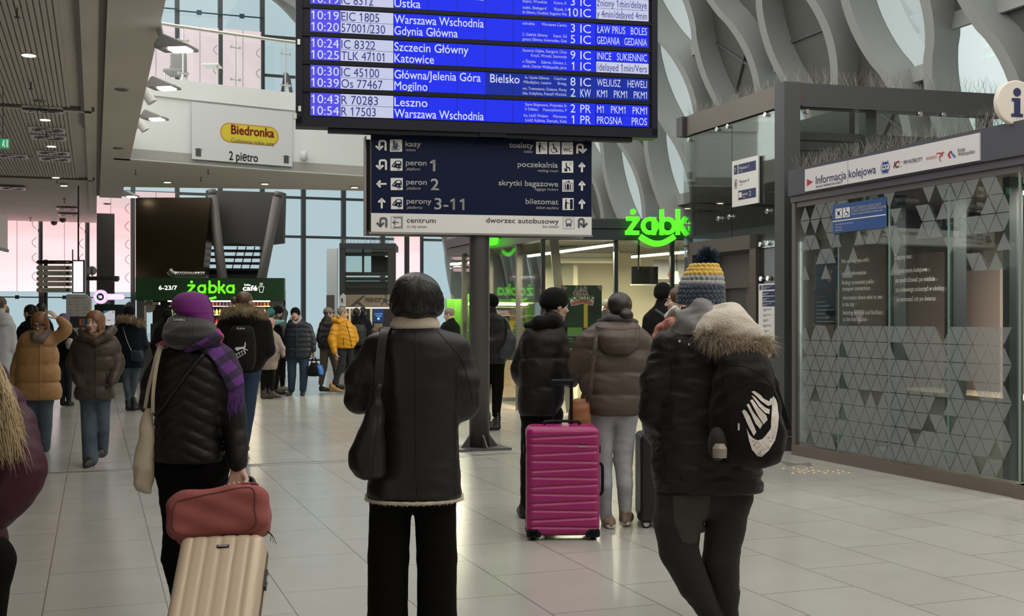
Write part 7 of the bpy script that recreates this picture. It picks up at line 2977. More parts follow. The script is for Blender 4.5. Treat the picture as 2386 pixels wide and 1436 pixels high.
for _ in range(150):
 a = rg.uniform(0, 1)
 x, y = rg.uniform(600, 930), rg.uniform(760, 1110)
 if not ((x - 745) ** 2 / 190 ** 2 + (y - 760) ** 2 / 350 ** 2 < .95 and (x - 720) ** 2 / 135 ** 2 + (y - 730) ** 2 / 190 ** 2 > 1.12 and y > 790):
  continue
 r_ = rg.uniform(2.5, 7)
 sp.append(C5([(x + r_ * math.cos(t_ * 1.26 + a) * rg.uniform(.6, 1.3), y + r_ * math.sin(t_ * 1.26 + a)) for t_ in range(5)]))
adopt(p.decal('print_crack', tb, sp, M_bp, None, .007, 50), p, bp)
for pts in ([(1700, 850), (1740, 856), (1785, 880), (1812, 930)], [(1690, 885), (1700, 940), (1702, 1000)], [(1712, 905), (1760, 890), (1805, 905)], [(1668, 870), (1664, 950), (1668, 1030), (1700, 1070)]):
 adopt(p.seam('zip_seam', tb, pts, .004, M_bp), p, bp)
m = MB()
m.tube(interp_path([p.w(1688, 832, -.24), p.w(1700, 800, -.2), p.w(1722, 806, -.18), p.w(1718, 830, -.24)], 6), .010, 6)
m.build('carry_loop', M_bp, bp)
m = MB()
pp = interp_path([p.w(1776, 835, -.24), p.w(1800, 880, -.3), p.w(1822, 950, -.32), p.w(1838, 1000, -.25)], 6)
ribbon(m, pp, .022, .006, Vector((1, 0, 0)))
m.build('side_strap', M_bp, bp)
f = Field()
f.ell(p.l(1672, 1035, -.36), (.042, .05, .075), None, .02)
pk = field_thing('side_pocket', p, f, cloth('pocket_mesh', (.03, .024, .022), .7), bp, .009)
m = MB()
m.lathe(p.w(1677, 1045, -.415), [(.03, -.04), (.032, .0), (.02, .02)], UP, 12)
m.build('bottle_top', mat('bottle_pale', (.26, .22, .18), .35), bp)
m = MB()
m.box(p.w(1721, 995, -.42), (.008, .006, .03))
m.build('zip_pull', M_steel, bp)
M_purple = mat('purple_knit', (.15, .008, .16), .85, wave=(42, .5, 'Z', 1.5), sheen=.1)
M_fleece = mat('charcoal_fleece', (.028, .028, .029), .95, bump=(110, .6), sheen=.3)
p = Person('person in a purple beanie and black quilted jacket pulling a suitcase, seen from behind', 465, 5.5)
p.head(455, 736, .222, 5, 5, SKIN2)
coat = p.coat([(798, 412, 490, .09), (815, 378, 520, .115), (840, 368, 532, .135), (900, 364, 534, .145), (960, 364, 526, .145), (1010, 364, 522, .145), (1045, 362, 526, .15), (1075, 364, 528, .15)],
      [[(515, 838, 0, 29), (535, 900, -.02, 31), (544, 965, -.03, 28), (551, 1030, -.05, 25), (555, 1082, -.08, 23)], [(388, 838, 0, 29), (360, 890, -.02, 30), (352, 940, .02, 26), (395, 945, .26, 20)]],
      M_blackpuff, 'jacket', quilt=(.062, .011, .55), squilt=(.2, .006), wrinkle=.004, hollow=.03, res=.009)
tr_ = p.bvh(coat)
f = Field()
f.loft(p.secs([(728, 412, 466, .07, -.02), (742, 394, 488, .11, -.03), (762, 384, 503, .14, -.05), (784, 380, 506, .15, -.06), (804, 390, 496, .14, -.05), (816, 410, 472, .11, -.04)]), .03, 2.3, round_=.03)
hood = p.put('hood', f, M_fleece, res=.009, wrinkle=.008)
th_ = p.bvh(hood)
o = p.text_on('hood_lettering', th_, 'ONEILL', 404, 749, 432, 5, mat('print_grey_white', (.55, .55, .55), .6), 0, hood, .02, .004, .2)
p.seam('hood_seam', th_, [(448, 742), (452, 770), (450, 808)], .003, M_fleece, hood)
f = Field()
f.loft(p.secs([(679, 428, 466, .03), (685, 414, 478, .07), (698, 404, 488, .10), (715, 400, 494, .12), (728, 408, 496, .125), (740, 428, 497, .12), (752, 450, 498, .11), (764, 472, 496, .08)], 0), .02, 2.1, round_=.03)
hat = p.put('hat', f, M_purple, res=.007, wrinkle=.004)
hat['label'] = 'ribbed bright purple beanie'
p.seam('hat_fold', p.bvh(hat), [(482, 690), (493, 712), (497, 740), (497, 758)], .006, M_purple, hat)
f = Field()
f.chain(p.ch([(470, 800, -.05, 14), (495, 793, -.04, 20), (508, 778, .0, 12)]), .02)
M_plaid = bpy.data.materials.new('purple_plaid')
M_plaid.use_nodes = True
t = M_plaid.node_tree
b = t.nodes['Principled BSDF']
b.inputs['Roughness'].default_value = .9
co = t.nodes.new('ShaderNodeTexCoord')
mp = t.nodes.new('ShaderNodeMapping')
mp.inputs['Rotation'].default_value = (math.radians(0), math.radians(38), 0)
t.links.new(co.outputs['Object'], mp.inputs[0])
sx = t.nodes.new('ShaderNodeSeparateXYZ')
t.links.new(mp.outputs[0], sx.inputs[0])
prev = None
for ax_ in ('X', 'Z'):
 m1 = t.nodes.new('ShaderNodeMath')
 m1.operation = 'MULTIPLY'
 m1.inputs[1].default_value = 1 / .085
 t.links.new(sx.outputs[ax_], m1.inputs[0])
 m2 = t.nodes.new('ShaderNodeMath')
 m2.operation = 'FRACT'
 t.links.new(m1.outputs[0], m2.inputs[0])
 m3 = t.nodes.new('ShaderNodeMath')
 m3.operation = 'LESS_THAN'
 m3.inputs[1].default_value = .42
 t.links.new(m2.outputs[0], m3.inputs[0])
 if prev is None:
  prev = m3
 else:
  m4 = t.nodes.new('ShaderNodeMath')
  m4.operation = 'ADD'
  t.links.new(prev.outputs[0], m4.inputs[0])
  t.links.new(m3.outputs[0], m4.inputs[1])
  prev = m4
m5 = t.nodes.new('ShaderNodeMath')
m5.operation = 'MULTIPLY'
m5.inputs[1].default_value = .5
t.links.new(prev.outputs[0], m5.inputs[0])
rp = t.nodes.new('ShaderNodeValToRGB')
rp.color_ramp.interpolation = 'CONSTANT'
e = rp.color_ramp.elements
e[0].position, e[0].color = 0, (.115, .03, .20, 1)
e[1].position, e[1].color = .4, (.040, .018, .065, 1)
q = rp.color_ramp.elements.new(.9)
q.color = (.012, .010, .018, 1)
t.links.new(m5.outputs[0], rp.inputs[0])
t.links.new(rp.outputs[0], b.inputs['Base Color'])
sc1 = p.put('scarf', f, mat('scarf_purple', (.11, .025, .17), .9, bump=(40, .3)), res=.008, wrinkle=.012)
sc1['label'] = 'purple checked scarf thrown over the right shoulder'
ta = p.bvh(coat, hood, sc1)
rowsS = [((428, 812), (500, 772)), ((470, 822), (522, 800)), ((498, 850), (545, 822)), ((518, 885), (556, 856)), ((533, 912), (562, 895))]
p.drape('scarf_tail', ta, rowsS, M_plaid, 14, 6, .014, .008, sc1)
rg = random.Random(6)
m = MB()
for k in range(26):
 u = k / 25
 a = Vector((533 + 29 * u, 910 - 15 * u, 0))
 L_ = rg.uniform(24, 62) if rg.random() < .8 else rg.uniform(60, 75)
 pts = [p.proj(ta, a.x + rg.uniform(-1, 1) + (x * .03), a.y + L_ * x / 5, .008 + .003 * rg.random()) for x in range(6)]
 m.tube(pts, [.0022] * 5 + [.001], 4)
o = m.build('scarf_fringe', mat('fringe_purple', (.085, .03, .15), .9))
o.parent = sc1
f = Field()
f.chain(p.ch([(506, 772, .0, 7), (513, 785, -.03, 8), (512, 800, -.05, 5)]), .01)
o = p.put('scarf_end', f, mat('hot_pink_wool', (.45, .04, .18), .9), res=.006, parent=sc1)
o['label'] = 'hot pink end of the scarf'
f = Field()
f.chain(p.ch([(368, 806, -.05, 6), (382, 800, -.10, 7)]), .01)
o = p.put('shoulder_pink', f, mat('pink_fabric', (.45, .10, .28), .9), res=.006, parent=sc1)
p.legs([[(412, 1085, 0, 49), (414, 1160, 0, 42), (414, 1230, -.02, 33), (406, 1300, 0, 30), (420, 1390, .04, 22), (424, 1450, .05, 18)], [(482, 1085, 0, 49), (482, 1170, .05, 42), (478, 1260, .1, 33), (474, 1350, .12, 28), (472, 1440, .14, 18)]], M_trous, 'leggings')
p.shoe(424, 1476, (.1, 1), M_shoeb, .25, .045, M_solek, dy=.05)
p.shoe(472, 1462, (.1, 1), M_shoeb, .25, .045, M_solek, dy=.14)
hw = Vector(p.l(556, 1090, -.085))
p.hand(hw, hw + Vector((-.012, -.02, -.08)), (-.15, -1, -.15), .185, 62, -1)
p.done()
PC_ = p
strap = thing('crossbody_bag', 'thin black strap bag worn across the back of the quilted jacket', 'bag', p.w(440, 880, -.16))
pts = [(502, 802), (470, 832), (430, 880), (395, 930), (366, 972)]
o = p.seam('strap', ta, pts, .011, M_leather, None, 6, .35, .008)
adopt(o, p, strap)
tote = thing('tote_bag', 'cream canvas tote bag hanging from the left shoulder of the purple hat wearer', 'bag', p.w(335, 1060, -.1))
f = Field()
f.loft(p.secs([(948, 336, 350, .012), (972, 329, 364, .03), (1040, 317, 362, .05), (1095, 309, 360, .055), (1128, 305, 358, .05), (1146, 322, 356, .03), (1154, 340, 356, .015)], -.08), .015, 2.2, round_=.012)
tbody = field_thing('bag_body', p, f, cloth('cream_canvas', (.55, .47, .35), .85, (18, .35)), tote, .008, .012)
for pts in ([(338, 952, -.07), (346, 905, -.1), (357, 860, -.13), (366, 825, -.13), (374, 806, -.1), (380, 798, -.05)], [(356, 962, -.11), (357, 915, -.14), (363, 865, -.15), (371, 825, -.14), (378, 806, -.10), (384, 798, -.05)]):
 m = MB()
 pp = interp_path([p.w(*q) for q in pts], 5)
 ribbon(m, pp, .016, .005, Vector((1, .3, 0)))
 m.build('strap', MATS['cream_canvas'], tote)
sroot = thing('suitcase', 'champagne ribbed hard-shell suitcase tilted on its wheels, pulled by its handle', 'suitcase', (-1.24, 4.66, 0))
ph = math.radians(45)
sA = Vector((-.04, math.cos(ph), math.sin(ph))).normalized()      # along the case, wheels to handle
sX = Vector((1, .04, 0)).normalized()
sX = (sX - sA * sX.dot(sA)).normalized()
sN = sX.cross(sA)                                                # out of the broad face towards the camera
if sN.y > 0:
 sN = -sN
W0 = Vector((-1.232, 4.66, .055))
cS = W0 + sA * .345 + sN * .0
Rm = np.array([sX, sN, sA]).T.tolist()
def ribs_(X, Y, Z):
 return np.where(np.abs(Y) > .06, .0045 * np.maximum(0, np.cos(X * 2 * np.pi / .060)) ** 4, 0) - 0
f = Field()
f.box(np.array(cS), (.183, .118, .285), .045, Rm, .02, ribs_)
V, Q = f.mesh(.008)
M_champ = mat('champagne_shell', (.72, .57, .42), .45, .15, bump=(120, .08), spec=.5)
def link_world(name, V, Q, m_, root):
 o = link_mesh(name, V, Q, m_)
 o.parent = root
 o.matrix_parent_inverse = pinv(root)
 return o
link_world('shell', V, Q, M_champ, sroot)
fr = (sX, sN, sA)
m = MB()
for s_ in (-1, 1):
 m = MB()
 for dn in (-.012, .012):
  m.beam(cS + sX * (s_ * .184) + sN * dn - sA * .245, cS + sX * (s_ * .184) + sN * dn + sA * .245, .007, .004, None, sN)
 m.build('zip', mat('zip_dark', (.12, .09, .07), .5), sroot)
m = MB()
q = cS + sA * .205 + sX * .012 + sN * .119
m.box(q, (.052, .006, .013), M_bezel, fr)
m.box(q + sN * .0035, (.044, .002, .007), M_steel, fr)
m.build('maker_plate', parent=sroot)
m = MB()
q = cS + sX * .19 + sA * .11
m.box(q, (.012, .035, .085), mat('lock_grey', (.05, .05, .05), .4), fr)
m.box(q + sX * .007, (.006, .022, .03), M_steel, fr)
m.build('lock', parent=sroot)
for s_ in (-1, 1):
 for n_ in (-1, 1):
  m = MB()
  c = cS + sX * (s_ * .14) + sN * (n_ * .07) - sA * .315
  m.cyl(c - sX * .016, c + sX * .016, .026, 16)
  m.box(c + sA * .022, (.05, .05, .03), None, fr)
  m.build('wheel', M_bezel, sroot)
m = MB()
hb = cS + sA * .285 - sN * .06
hand_w = p.w(551, 1107, -.10)
top = hand_w
hl = (top - hb).dot(sA)
for s_ in (-.055, .055):
 m.beam(hb + sX * s_, hb + sX * (s_ * 1.0) + sA * (hl - .03), .016, .010, None, sX)
m.build('handle_tube', M_bezel, sroot)
m = MB()
g0 = hb + sA * hl
m.tube(interp_path([g0 - sX * .068 - sA * .055, g0 - sX * .062 - sA * .01, g0 - sX * .04 + sA * .012, g0 + sX * .04 + sA * .012, g0 + sX * .062 - sA * .01, g0 + sX * .068 - sA * .055], 5), .0135, 8)
m.build('grip', M_bezel, sroot)
duf = thing('duffel_bag', 'dusty rose boxy travel bag lying on the champagne suitcase', 'bag', (-1.27, 5.13, .5))
cD = Vector(((513 - CX) / F * 5.14, 5.14, EYE + (HY - 1202) / F * 5.14))
dX = Vector((.985, .12, .09)).normalized()
dN = Vector((.10, -.93, .30))
dN = (dN - dX * dN.dot(dX)).normalized()
dU = dX.cross(-dN)
if dU.z < 0:
 dU = -dU
RmD = np.array([dX, dN, dU]).T.tolist()
f = Field()
f.box(np.array(cD), (.218, .12, .108), .05, RmD, .02, lambda X, Y, Z: .006 * np.sin(X * 31 + Z * 23) * np.cos(Z * 37 + Y * 19) + .12 * np.maximum(0, np.abs(X) - .15) * (Z / .1) ** 2 - .008 * (1 - (X / .22) ** 2) * np.clip(Z / .1, 0, 1))
V, Q = f.mesh(.008)
M_rose = cloth('rose_fabric', (.33, .10, .09), .75, (45, .25))
link_world('bag_body', V, Q, M_rose, duf)
tD = BVHTree.FromPolygons([tuple(v) for v in V], [tuple(int(i) for i in q) for q in Q])
def on_duf(u, v):
 q = cD + dX * u + dU * v + dN * .4
 h_, nn, _, _ = tD.ray_cast(q, -dN)
 return (h_ if h_ is not None else cD + dX * u + dU * v + dN * .11) + dN * .001
m = MB()
loop = [(-.165, .062), (0, .082), (.155, .088), (.165, 0), (.155, -.085), (0, -.095), (-.165, -.075), (-.185, 0)]
m.tube([on_duf(q.x, q.y) for q in interp_path([(a, b_, 0) for a, b_ in loop + loop[:1]], 9)], .0035, 6)
m.build('piping', mat('rose_piping', (.16, .04, .04), .7), duf)
m = MB()
m.tube(interp_path([cD + dX * .06 + dU * .118 - dN * .02, cD + dX * .08 + dU * .135 - dN * .02, cD + dX * .16 + dU * .13 - dN * .02, cD + dX * .17 + dU * .108 - dN * .02], 5), .005, 6)
m.build('carry_handle', M_rose, duf)
m = MB()
for k in range(3):
 m.tube([cD + dX * .205 - dU * .1 + dN * .06, cD + dX * (.225 + .006 * k) - dU * (.115 + .01 * k) + dN * .09, cD + dX * (.222 + .012 * k) - dU * (.15 + .008 * k) + dN * .10], .0015, 4)
m.build('cord', M_bezel, duf)
M_burg = mat('burgundy_puffer', (.050, .009, .022), .5, bump=(12, .8), spec=.3)
M_blond = mat('blonde_hair', (.64, .50, .30), .5, noise=(50, .25), bump=(60, .5, (1, 1, .1)))
p = Person('person with long blonde hair in a burgundy puffer jacket, cut by the left edge', -75, 4.1)
p.head(-95, 742, .222, 20, -5, SKIN2, features=False)
p.coat([(830, -150, -20, .10), (860, -185, 6, .14), (920, -192, 20, .17), (1000, -190, 12, .18), (1100, -185, 2, .18), (1260, -190, 0, .19), (1310, -190, -2, .19)],
      [[(-5, 925, -.05, 50), (38, 1010, -.1, 50), (58, 1098, -.14, 50), (20, 1165, -.16, 46), (-40, 1215, -.1, 44)], [(-170, 930, 0, 50), (-200, 1080, 0, 46), (-180, 1200, .2, 40)]],
      M_burg, 'jacket', quilt=(.12, .018), squilt=(.105, .014), wrinkle=.008, res=.010)
p.legs([[(-125, 1310, 0, 62), (-125, 1480, 0, 45), (-125, 1690, 0, 30)], [(-35, 1310, 0, 62), (-38, 1480, 0, 45), (-40, 1690, 0, 30)]], M_trous)
for x in (-125, -40):
 p.shoe(x, 1730, (0, 1), M_shoeb, .25, .045)
p.cap('hair', [((0, -.05, .1), (.42, .48, .46)), ((0, -.2, -.35), (.42, .34, .5)), ((.1, -.22, -.8), (.45, .3, .5))], M_blond, .009)
rg = random.Random(14)
m = MB()
for k in range(900):
 x0 = rg.uniform(-60, 10)
 y0 = rg.uniform(850, 900)
 dx = rg.gauss(34, 16)
 ln = rg.uniform(110, 215)
 d0 = rg.uniform(-.22, -.12)
 pts = [p.hp(rg.uniform(-.1, .42), -.2 - .25 * rg.random(), rg.uniform(-.1, .35)), p.l(x0 - 30, y0 - 60, -.08)]
 for q in range(1, 7):
  u = q / 6
  pts.append(p.l(x0 + dx * u ** 1.15 + 8 * math.sin(u * 5 + k), y0 + ln * u, d0 - .06 * math.sin(u * 3)))
 m.tube([Vector(a) for a in pts], [.0014, .0014, .0014, .0014, .0013, .0012, .001, .0004], 4)
o = m.build('hair_strand', M_blond, None, True)
o.parent = p.root
p.done()
# ================================================================== THE PEOPLE FURTHER IN
HAIR = {
 'short': [((0, -.06, .14), (.365, .45, .40)), ('s', (0, .42, -.02), (.30, .26, .34))],
 'bob': [((0, -.05, .13), (.42, .47, .43)), ((-.30, .02, -.2), (.15, .24, .36)), ((.30, .02, -.2), (.15, .24, .36)), ((0, -.22, -.15), (.36, .26, .40)), ('s', (0, .48, -.16), (.265, .32, .40))],
 'long': [((0, -.05, .13), (.41, .47, .43)), ((-.30, .04, -.3), (.15, .24, .5)), ((.30, .02, -.3), (.15, .24, .5)), ((0, -.24, -.35), (.40, .26, .5)), ('s', (0, .48, -.14), (.28, .32, .42))],
 'bun': [((0, -.06, .14), (.40, .47, .42)), ((.1, -.50, -.14), (.24, .19, .19)), ('s', (0, .46, -.05), (.30, .28, .42))],
}
HAT = {
 'beanie': [((0, -.05, .20), (.41, .47, .42)), ((0, -.12, .05), (.40, .42, .28)), ('s', (0, .50, -.15), (.4, .3, .30)), ('s', (0, 0, -.48), (.6, .6, .30))],
 'cap': [((0, -.05, .22), (.40, .46, .36)), ((0, .42, .20), (.26, .26, .05)), ('s', (0, 0, -.34), (.6, .8, .34))],
}
MB_hair = {'brown': mat('brown_hair', (.085, .045, .025), .45, noise=(40, .3), bump=(60, .5, (1, 1, .12))),
      'auburn': mat('auburn_hair', (.20, .085, .035), .45, noise=(40, .3), bump=(60, .5, (1, 1, .12))),
      'dark': mat('dark_hair', (.016, .011, .009), .4, bump=(60, .5, (1, 1, .12))),
      'grey': mat('grey_hair', (.20, .16, .13), .6, noise=(40, .3))}
M_jean = cloth('blue_jeans', (.030, .048, .085), .8, (60, .25))
M_jeang = cloth('grey_jeans', (.30, .31, .33), .8, (60, .2), noise=(6, .2))
M_jeanb = cloth('faded_jeans', (.075, .095, .12), .8, (60, .2), noise=(5, .3))
M_dark2 = cloth('dark_denim', (.020, .022, .026), .8)
M_khaki = cloth('khaki_cloth', (.085, .072, .058), .8)
puff = lambda n_, c: mat(n_, c, .48, bump=(13, .9), spec=.4)
def folk(label, px, Y, head, coat=None, sleeves=(), cm=None, legs=(), lm=None, shoes=(), sm=None, hair=None, hat=None, skin=SKIN2, quilt=None, sq=None, cn='coat', extra=None, sole=None, boot=0., wr=.006, toe=None, grp=None):
 p = Person(label, px, Y, grp)
 p.head(head[0], head[1], head[2], head[3], head[4] if len(head) > 4 else 0, skin, head[5] if len(head) > 5 else 0)
 H_ = head[2]
 back = math.cos(math.radians(head[3])) > .2
 p.c = p.coat(coat, list(sleeves), cm, cn, quilt, sq, wrinkle=wr, extra=lambda f: f.cone(p.hp(0, -.10, -.95), p.hp(0, -.10, -.40 if back else -.56), .40 * H_, .33 * H_, .04))
 if legs:
  p.t = p.legs(list(legs), lm)
 for s in shoes:
  p.shoe(s[0], s[1], s[2], sm, s[3] if len(s) > 3 else .26, .048, sole, dy=s[4] if len(s) > 4 else 0, boot=boot)
 if hair:
  p.h = p.cap('hair', HAIR[hair[0]], MB_hair[hair[1]])
 if hat:
  p.ht = p.cap('hat', HAT[hat[0]], hat[1], wrinkle=.003)
 if extra:
  extra(p)
 p.done()
 return p
def bag(name, label, p, rows, dy, m, straps=(), sm=None, sr=.012, rd=.02):
 r_ = thing(name, label, 'bag', p.w((rows[0][1] + rows[0][2]) / 2, rows[-1][0], dy))
 f = Field()
 f.loft(p.secs(rows, dy), .02, 2.4, round_=rd)
 field_thing('bag_body', p, f, m, r_, max(.007, p.res * .8), .004)
 for s in straps:
  mb = MB()
  mb.tube(interp_path([p.w(*q) for q in s], 5), sr, 6)
  mb.build('strap', sm or m, r_)
 return r_
MBk = cloth('black_knit', (.006, .006, .0063), .9, (60, .5))
def ex_f(p):
 f = Field()
 f.chain(p.ch([(1228, 760, -.02, 9), (1255, 752, -.12, 15), (1290, 750, -.10, 16), (1314, 765, .02, 10)]), .03)
 p.put('hood', f, M_black, wrinkle=.006)
pF = folk('person in a black puffer jacket and black beanie behind the pink suitcase', 1268, 8.75, (1294, 713, .235, 62, -4),
      [(742, 1240, 1308, .09), (762, 1222, 1316, .13), (790, 1214, 1320, .155), (840, 1208, 1322, .165), (900, 1207, 1318, .165), (940, 1207, 1312, .16), (968, 1208, 1300, .155)],
      [[(1232, 800, .02, 22), (1206, 862, .04, 19), (1214, 892, .14, 15)], [(1306, 800, 0, 22), (1312, 872, .0, 22), (1334, 890, .16, 17)]], M_blackpuff,
      [[(1240, 965, 0, 26), (1232, 1080, 0, 20), (1225, 1185, 0, 14)], [(1284, 965, 0, 26), (1282, 1080, .05, 20), (1280, 1185, .05, 14)]], M_black,
      [(1222, 1208, (-.1, 1)), (1280, 1206, (.1, 1))], M_shoeb, hair=('short', 'dark'), quilt=(.22, .016), sq=(.2, .013), extra=ex_f, cn='jacket', skin=SKIN)
f = [((0, -.05, .24), (.42, .48, .36)), ((0, -.10, .1), (.41, .46, .30)), ('c', (-.12, -.1, .52), (.15, -.05, .50), .06, .06), ('s', (0, .55, -.12), (.4, .3, .30)), ('s', (0, .1, -.46), (.6, .7, .32))]
pF.hat = pF.cap('hat', f, MBk, wrinkle=.004)
pF.hat.parent = pF.root
M_taupe = puff('taupe_puffer', (.072, .052, .040))
def ex_g(p):
 f = Field()
 f.loft(p.secs([(748, 1398, 1478, .07, -.06), (760, 1388, 1490, .10, -.09), (785, 1386, 1492, .125, -.12), (808, 1394, 1488, .12, -.13), (828, 1408, 1472, .09, -.12)]), .03, 2.3, quilt=(.085, .006), round_=.03)
 hd_ = p.put('hood', f, M_taupe, wrinkle=.006)
 t_ = p.bvh(hd_)
 p.seam('hood_seam', t_, [(1388, 762), (1440, 768), (1490, 764)], .004, M_taupe, hd_)
 for x in (1420, 1456):
  p.seam('hood_seam', t_, [(x, 768), (x + (2 if x < 1440 else -2), 826)], .003, M_taupe, hd_)
 f = Field()
 f.chain(p.ch([(1398, 752, 0, 9), (1425, 742, -.10, 9), (1462, 745, -.10, 9), (1480, 752, 0, 8)]), .015)
 o = p.put('neck_scarf', f, mat('check_scarf', (.05, .05, .052), .85, wave=(9, .3, 'X')), res=.01)
 o['label'] = 'dark checked neck scarf'
 f = Field()
 f.ell(p.hp(.12, -.42, .02), (.02, .008, .008))
 o = p.put('hair_tie', f, mat('tie_white', (.65, .6, .52), .5), res=.005)
 o.parent = p.h
pG = folk('person in a brown puffer jacket and pale grey jeans with a low dark bun', 1430, 8.4, (1442, 720, .222, -12, 8),
      [(748, 1396, 1478, .09), (764, 1364, 1500, .12), (790, 1348, 1512, .15), (850, 1350, 1516, .17), (900, 1350, 1512, .175), (945, 1356, 1500, .17), (968, 1366, 1490, .16)],
      [[(1366, 800, 0, 27), (1344, 858, .02, 24), (1366, 884, .20, 18)], [(1496, 800, 0, 28), (1512, 860, .0, 26), (1500, 905, .18, 19)]], M_taupe,
      [[(1404, 960, 0, 29), (1408, 1070, .0, 19), (1410, 1130, -.03, 17), (1411, 1208, 0, 14)], [(1456, 960, 0, 31), (1452, 1070, 0, 23), (1456, 1130, -.03, 19), (1457, 1206, 0, 15)]], M_jeang,
      [(1412, 1228, (.1, -1), .27, .10), (1456, 1224, (.25, 1), .27, -.02)], mat('beige_sneaker', (.19, .13, .095), .6, noise=(25, .6)), hair=('bun', 'dark'), quilt=(.16, .020), sq=(.15, .015), extra=ex_g, cn='jacket', sole=M_solew)
M_tan = mat('tan_leather', (.25, .095, .032), .5, bump=(30, .25))
bag('tote_bag', 'tan leather tote bag hanging between the couple behind the pink suitcase', pG, [(928, 1336, 1372, .03), (950, 1326, 1376, .05), (980, 1322, 1379, .06), (1006, 1326, 1378, .05)], -.12, M_tan,
 [[(1370, 934, -.14), (1376, 905, -.2), (1382, 850, -.21), (1388, 800, -.20), (1392, 765, -.1)]], mat('woven_strap', (.06, .045, .036), .8, noise=(60, .6)), .016)
ps = thing('suitcase', 'magenta pink hard-shell suitcase with slanted ridges and raised black handle', 'suitcase', G(1310, 1257))
Yp = 7.95
kp = Yp / F
cP = Vector(((1310 - CX) * kp, Yp + .03, EYE + (HY - 1118) * kp))
fr = Vector((math.cos(.03), math.sin(.03), 0))
RmP = np.array([fr, UP.cross(fr), UP]).T.tolist()
def ridge(X, Y, Z):
 g = 0
 for k in range(12):
  g = g + np.exp(-((Z + .31 - k * .056 - (.045 if k % 2 else -.02) * X) / .008) ** 2)
 inn = np.clip((.24 - np.abs(X)) / .015, 0, 1)
 return np.where(Y < 0, 1, .5) * .011 * np.minimum(g, 1.2) * inn
f = Field()
f.box(np.array(cP), (.25, .135, .372), .05, RmP, .02, ridge)
V, Q = f.mesh(.006)
link_world('shell', V, Q, mat('magenta_shell', (.30, .012, .115), .35, bump=(90, .06), spec=.5), ps)
fx = (fr, UP.cross(fr), UP)
bk = -fx[1]
for s_ in (-1, 1):
 m = MB()
 m.beam(cP + fr * (s_ * .2515) - UP * .3, cP + fr * (s_ * .2515) + UP * .3, .010, .004, None, bk)
 m.build('zip', mat('zip_plum', (.10, .01, .05), .5), ps)
m = MB()
m.box(cP + fr * .125 + UP * .238 + bk * .137, (.055, .004, .010), M_steel, fx)
m.build('maker_plate', parent=ps)
m = MB()
c = cP + fr * .255
m.tube(interp_path([c + UP * .11, c + fr * .022 + UP * .09, c + fr * .025, c + fr * .022 - UP * .09, c - UP * .11], 5), .011, 7)
m.build('side_handle', M_bezel, ps)
for s_ in (-1, 1):
 m = MB()
 m.box(cP + fr * (s_ * .258) + UP * .205, (.012, .05, .05), None, fx)
 m.build('clasp', M_bezel, ps)
m = MB()
c = cP + UP * .374
m.tube(interp_path([c - fr * .12, c - fr * .10 + UP * .022, c + fr * .10 + UP * .022, c + fr * .12], 5), .010, 7)
m.build('top_handle', M_bezel, ps)
m = MB()
c = cP - bk * .09 + UP * .36
x0, x1 = (1292 - 1310) * kp, (1334 - 1310) * kp
hz = (1118 - 893) * kp - .36
for x in (x0, x1):
 m.beam(c + fr * x, c + fr * x + UP * hz, .022, .014, None, fr)
m.build('handle_tube', M_bezel, ps)
m = MB()
m.box(c + fr * ((x0 + x1) / 2) + UP * hz, (x1 - x0 + .04, .03, .042), None, fx)
m.build('grip', M_bezel, ps, bevel=.012)
for s_ in (-1, 1):
 for n_ in (-1, 1):
  m = MB()
  q = cP + fr * (s_ * .205) + bk * (n_ * .085)
  q.z = .031
  m.cyl(q - fr * .018, q + fr * .018, .030, 16)
  m.slab([q + UP * .0 + fr * -.026, q + fr * .026, q + fr * .034 + UP * .048, q - fr * .034 + UP * .048], bk * .05)
  m.build('wheel', M_bezel, ps)
  m = MB()
  q2_ = cP + fr * (s_ * .2) + bk * (n_ * .1) - UP * .352
  m.box(q2_, (.10, .07, .06), None, fx)
  m.build('corner_guard', M_bezel, ps, bevel=.015)
bs = thing('suitcase', 'black suitcase with a spoked wheel, half hidden by the parka wearer', 'suitcase', G(1508, 1224))
kb = 8.5 / F
cB = Vector(((1522 - CX) * kb, 8.5, EYE + (HY - 1108) * kb))
f = Field()
f.box(np.array(cB), (.115, .19, .315), .04, None, .02, lambda X, Y, Z: .003 * np.cos(Y * 90))
V, Q = f.mesh(.009)
link_world('shell', V, Q, mat('black_shell', (.008, .008, .009), .35), bs)
m = MB()
for a in (-.06, .06):
 m.cyl(cB + Vector((a, .1, .3)), cB + Vector((a, .1, .62)), .009, 6)
m.cyl(cB + Vector((-.07, .1, .62)), cB + Vector((.07, .1, .62)), .016, 8)
m.build('handle_tube', M_steel, bs)
for a in (-.07, .07):
 for c_ in (-.16, .16):
  m = MB()
  q = cB + Vector((a, c_, 0))
  q.z = .032
  m.cyl(q - Vector((0, .012, 0)), q + Vector((0, .012, 0)), .032, 18, M_bezel)
  m.cyl(q - Vector((0, .014, 0)), q + Vector((0, .014, 0)), .022, 12, M_steel)
  m.box(q + UP * .028, (.04, .04, .04), M_bezel)
  m.build('wheel', parent=bs)
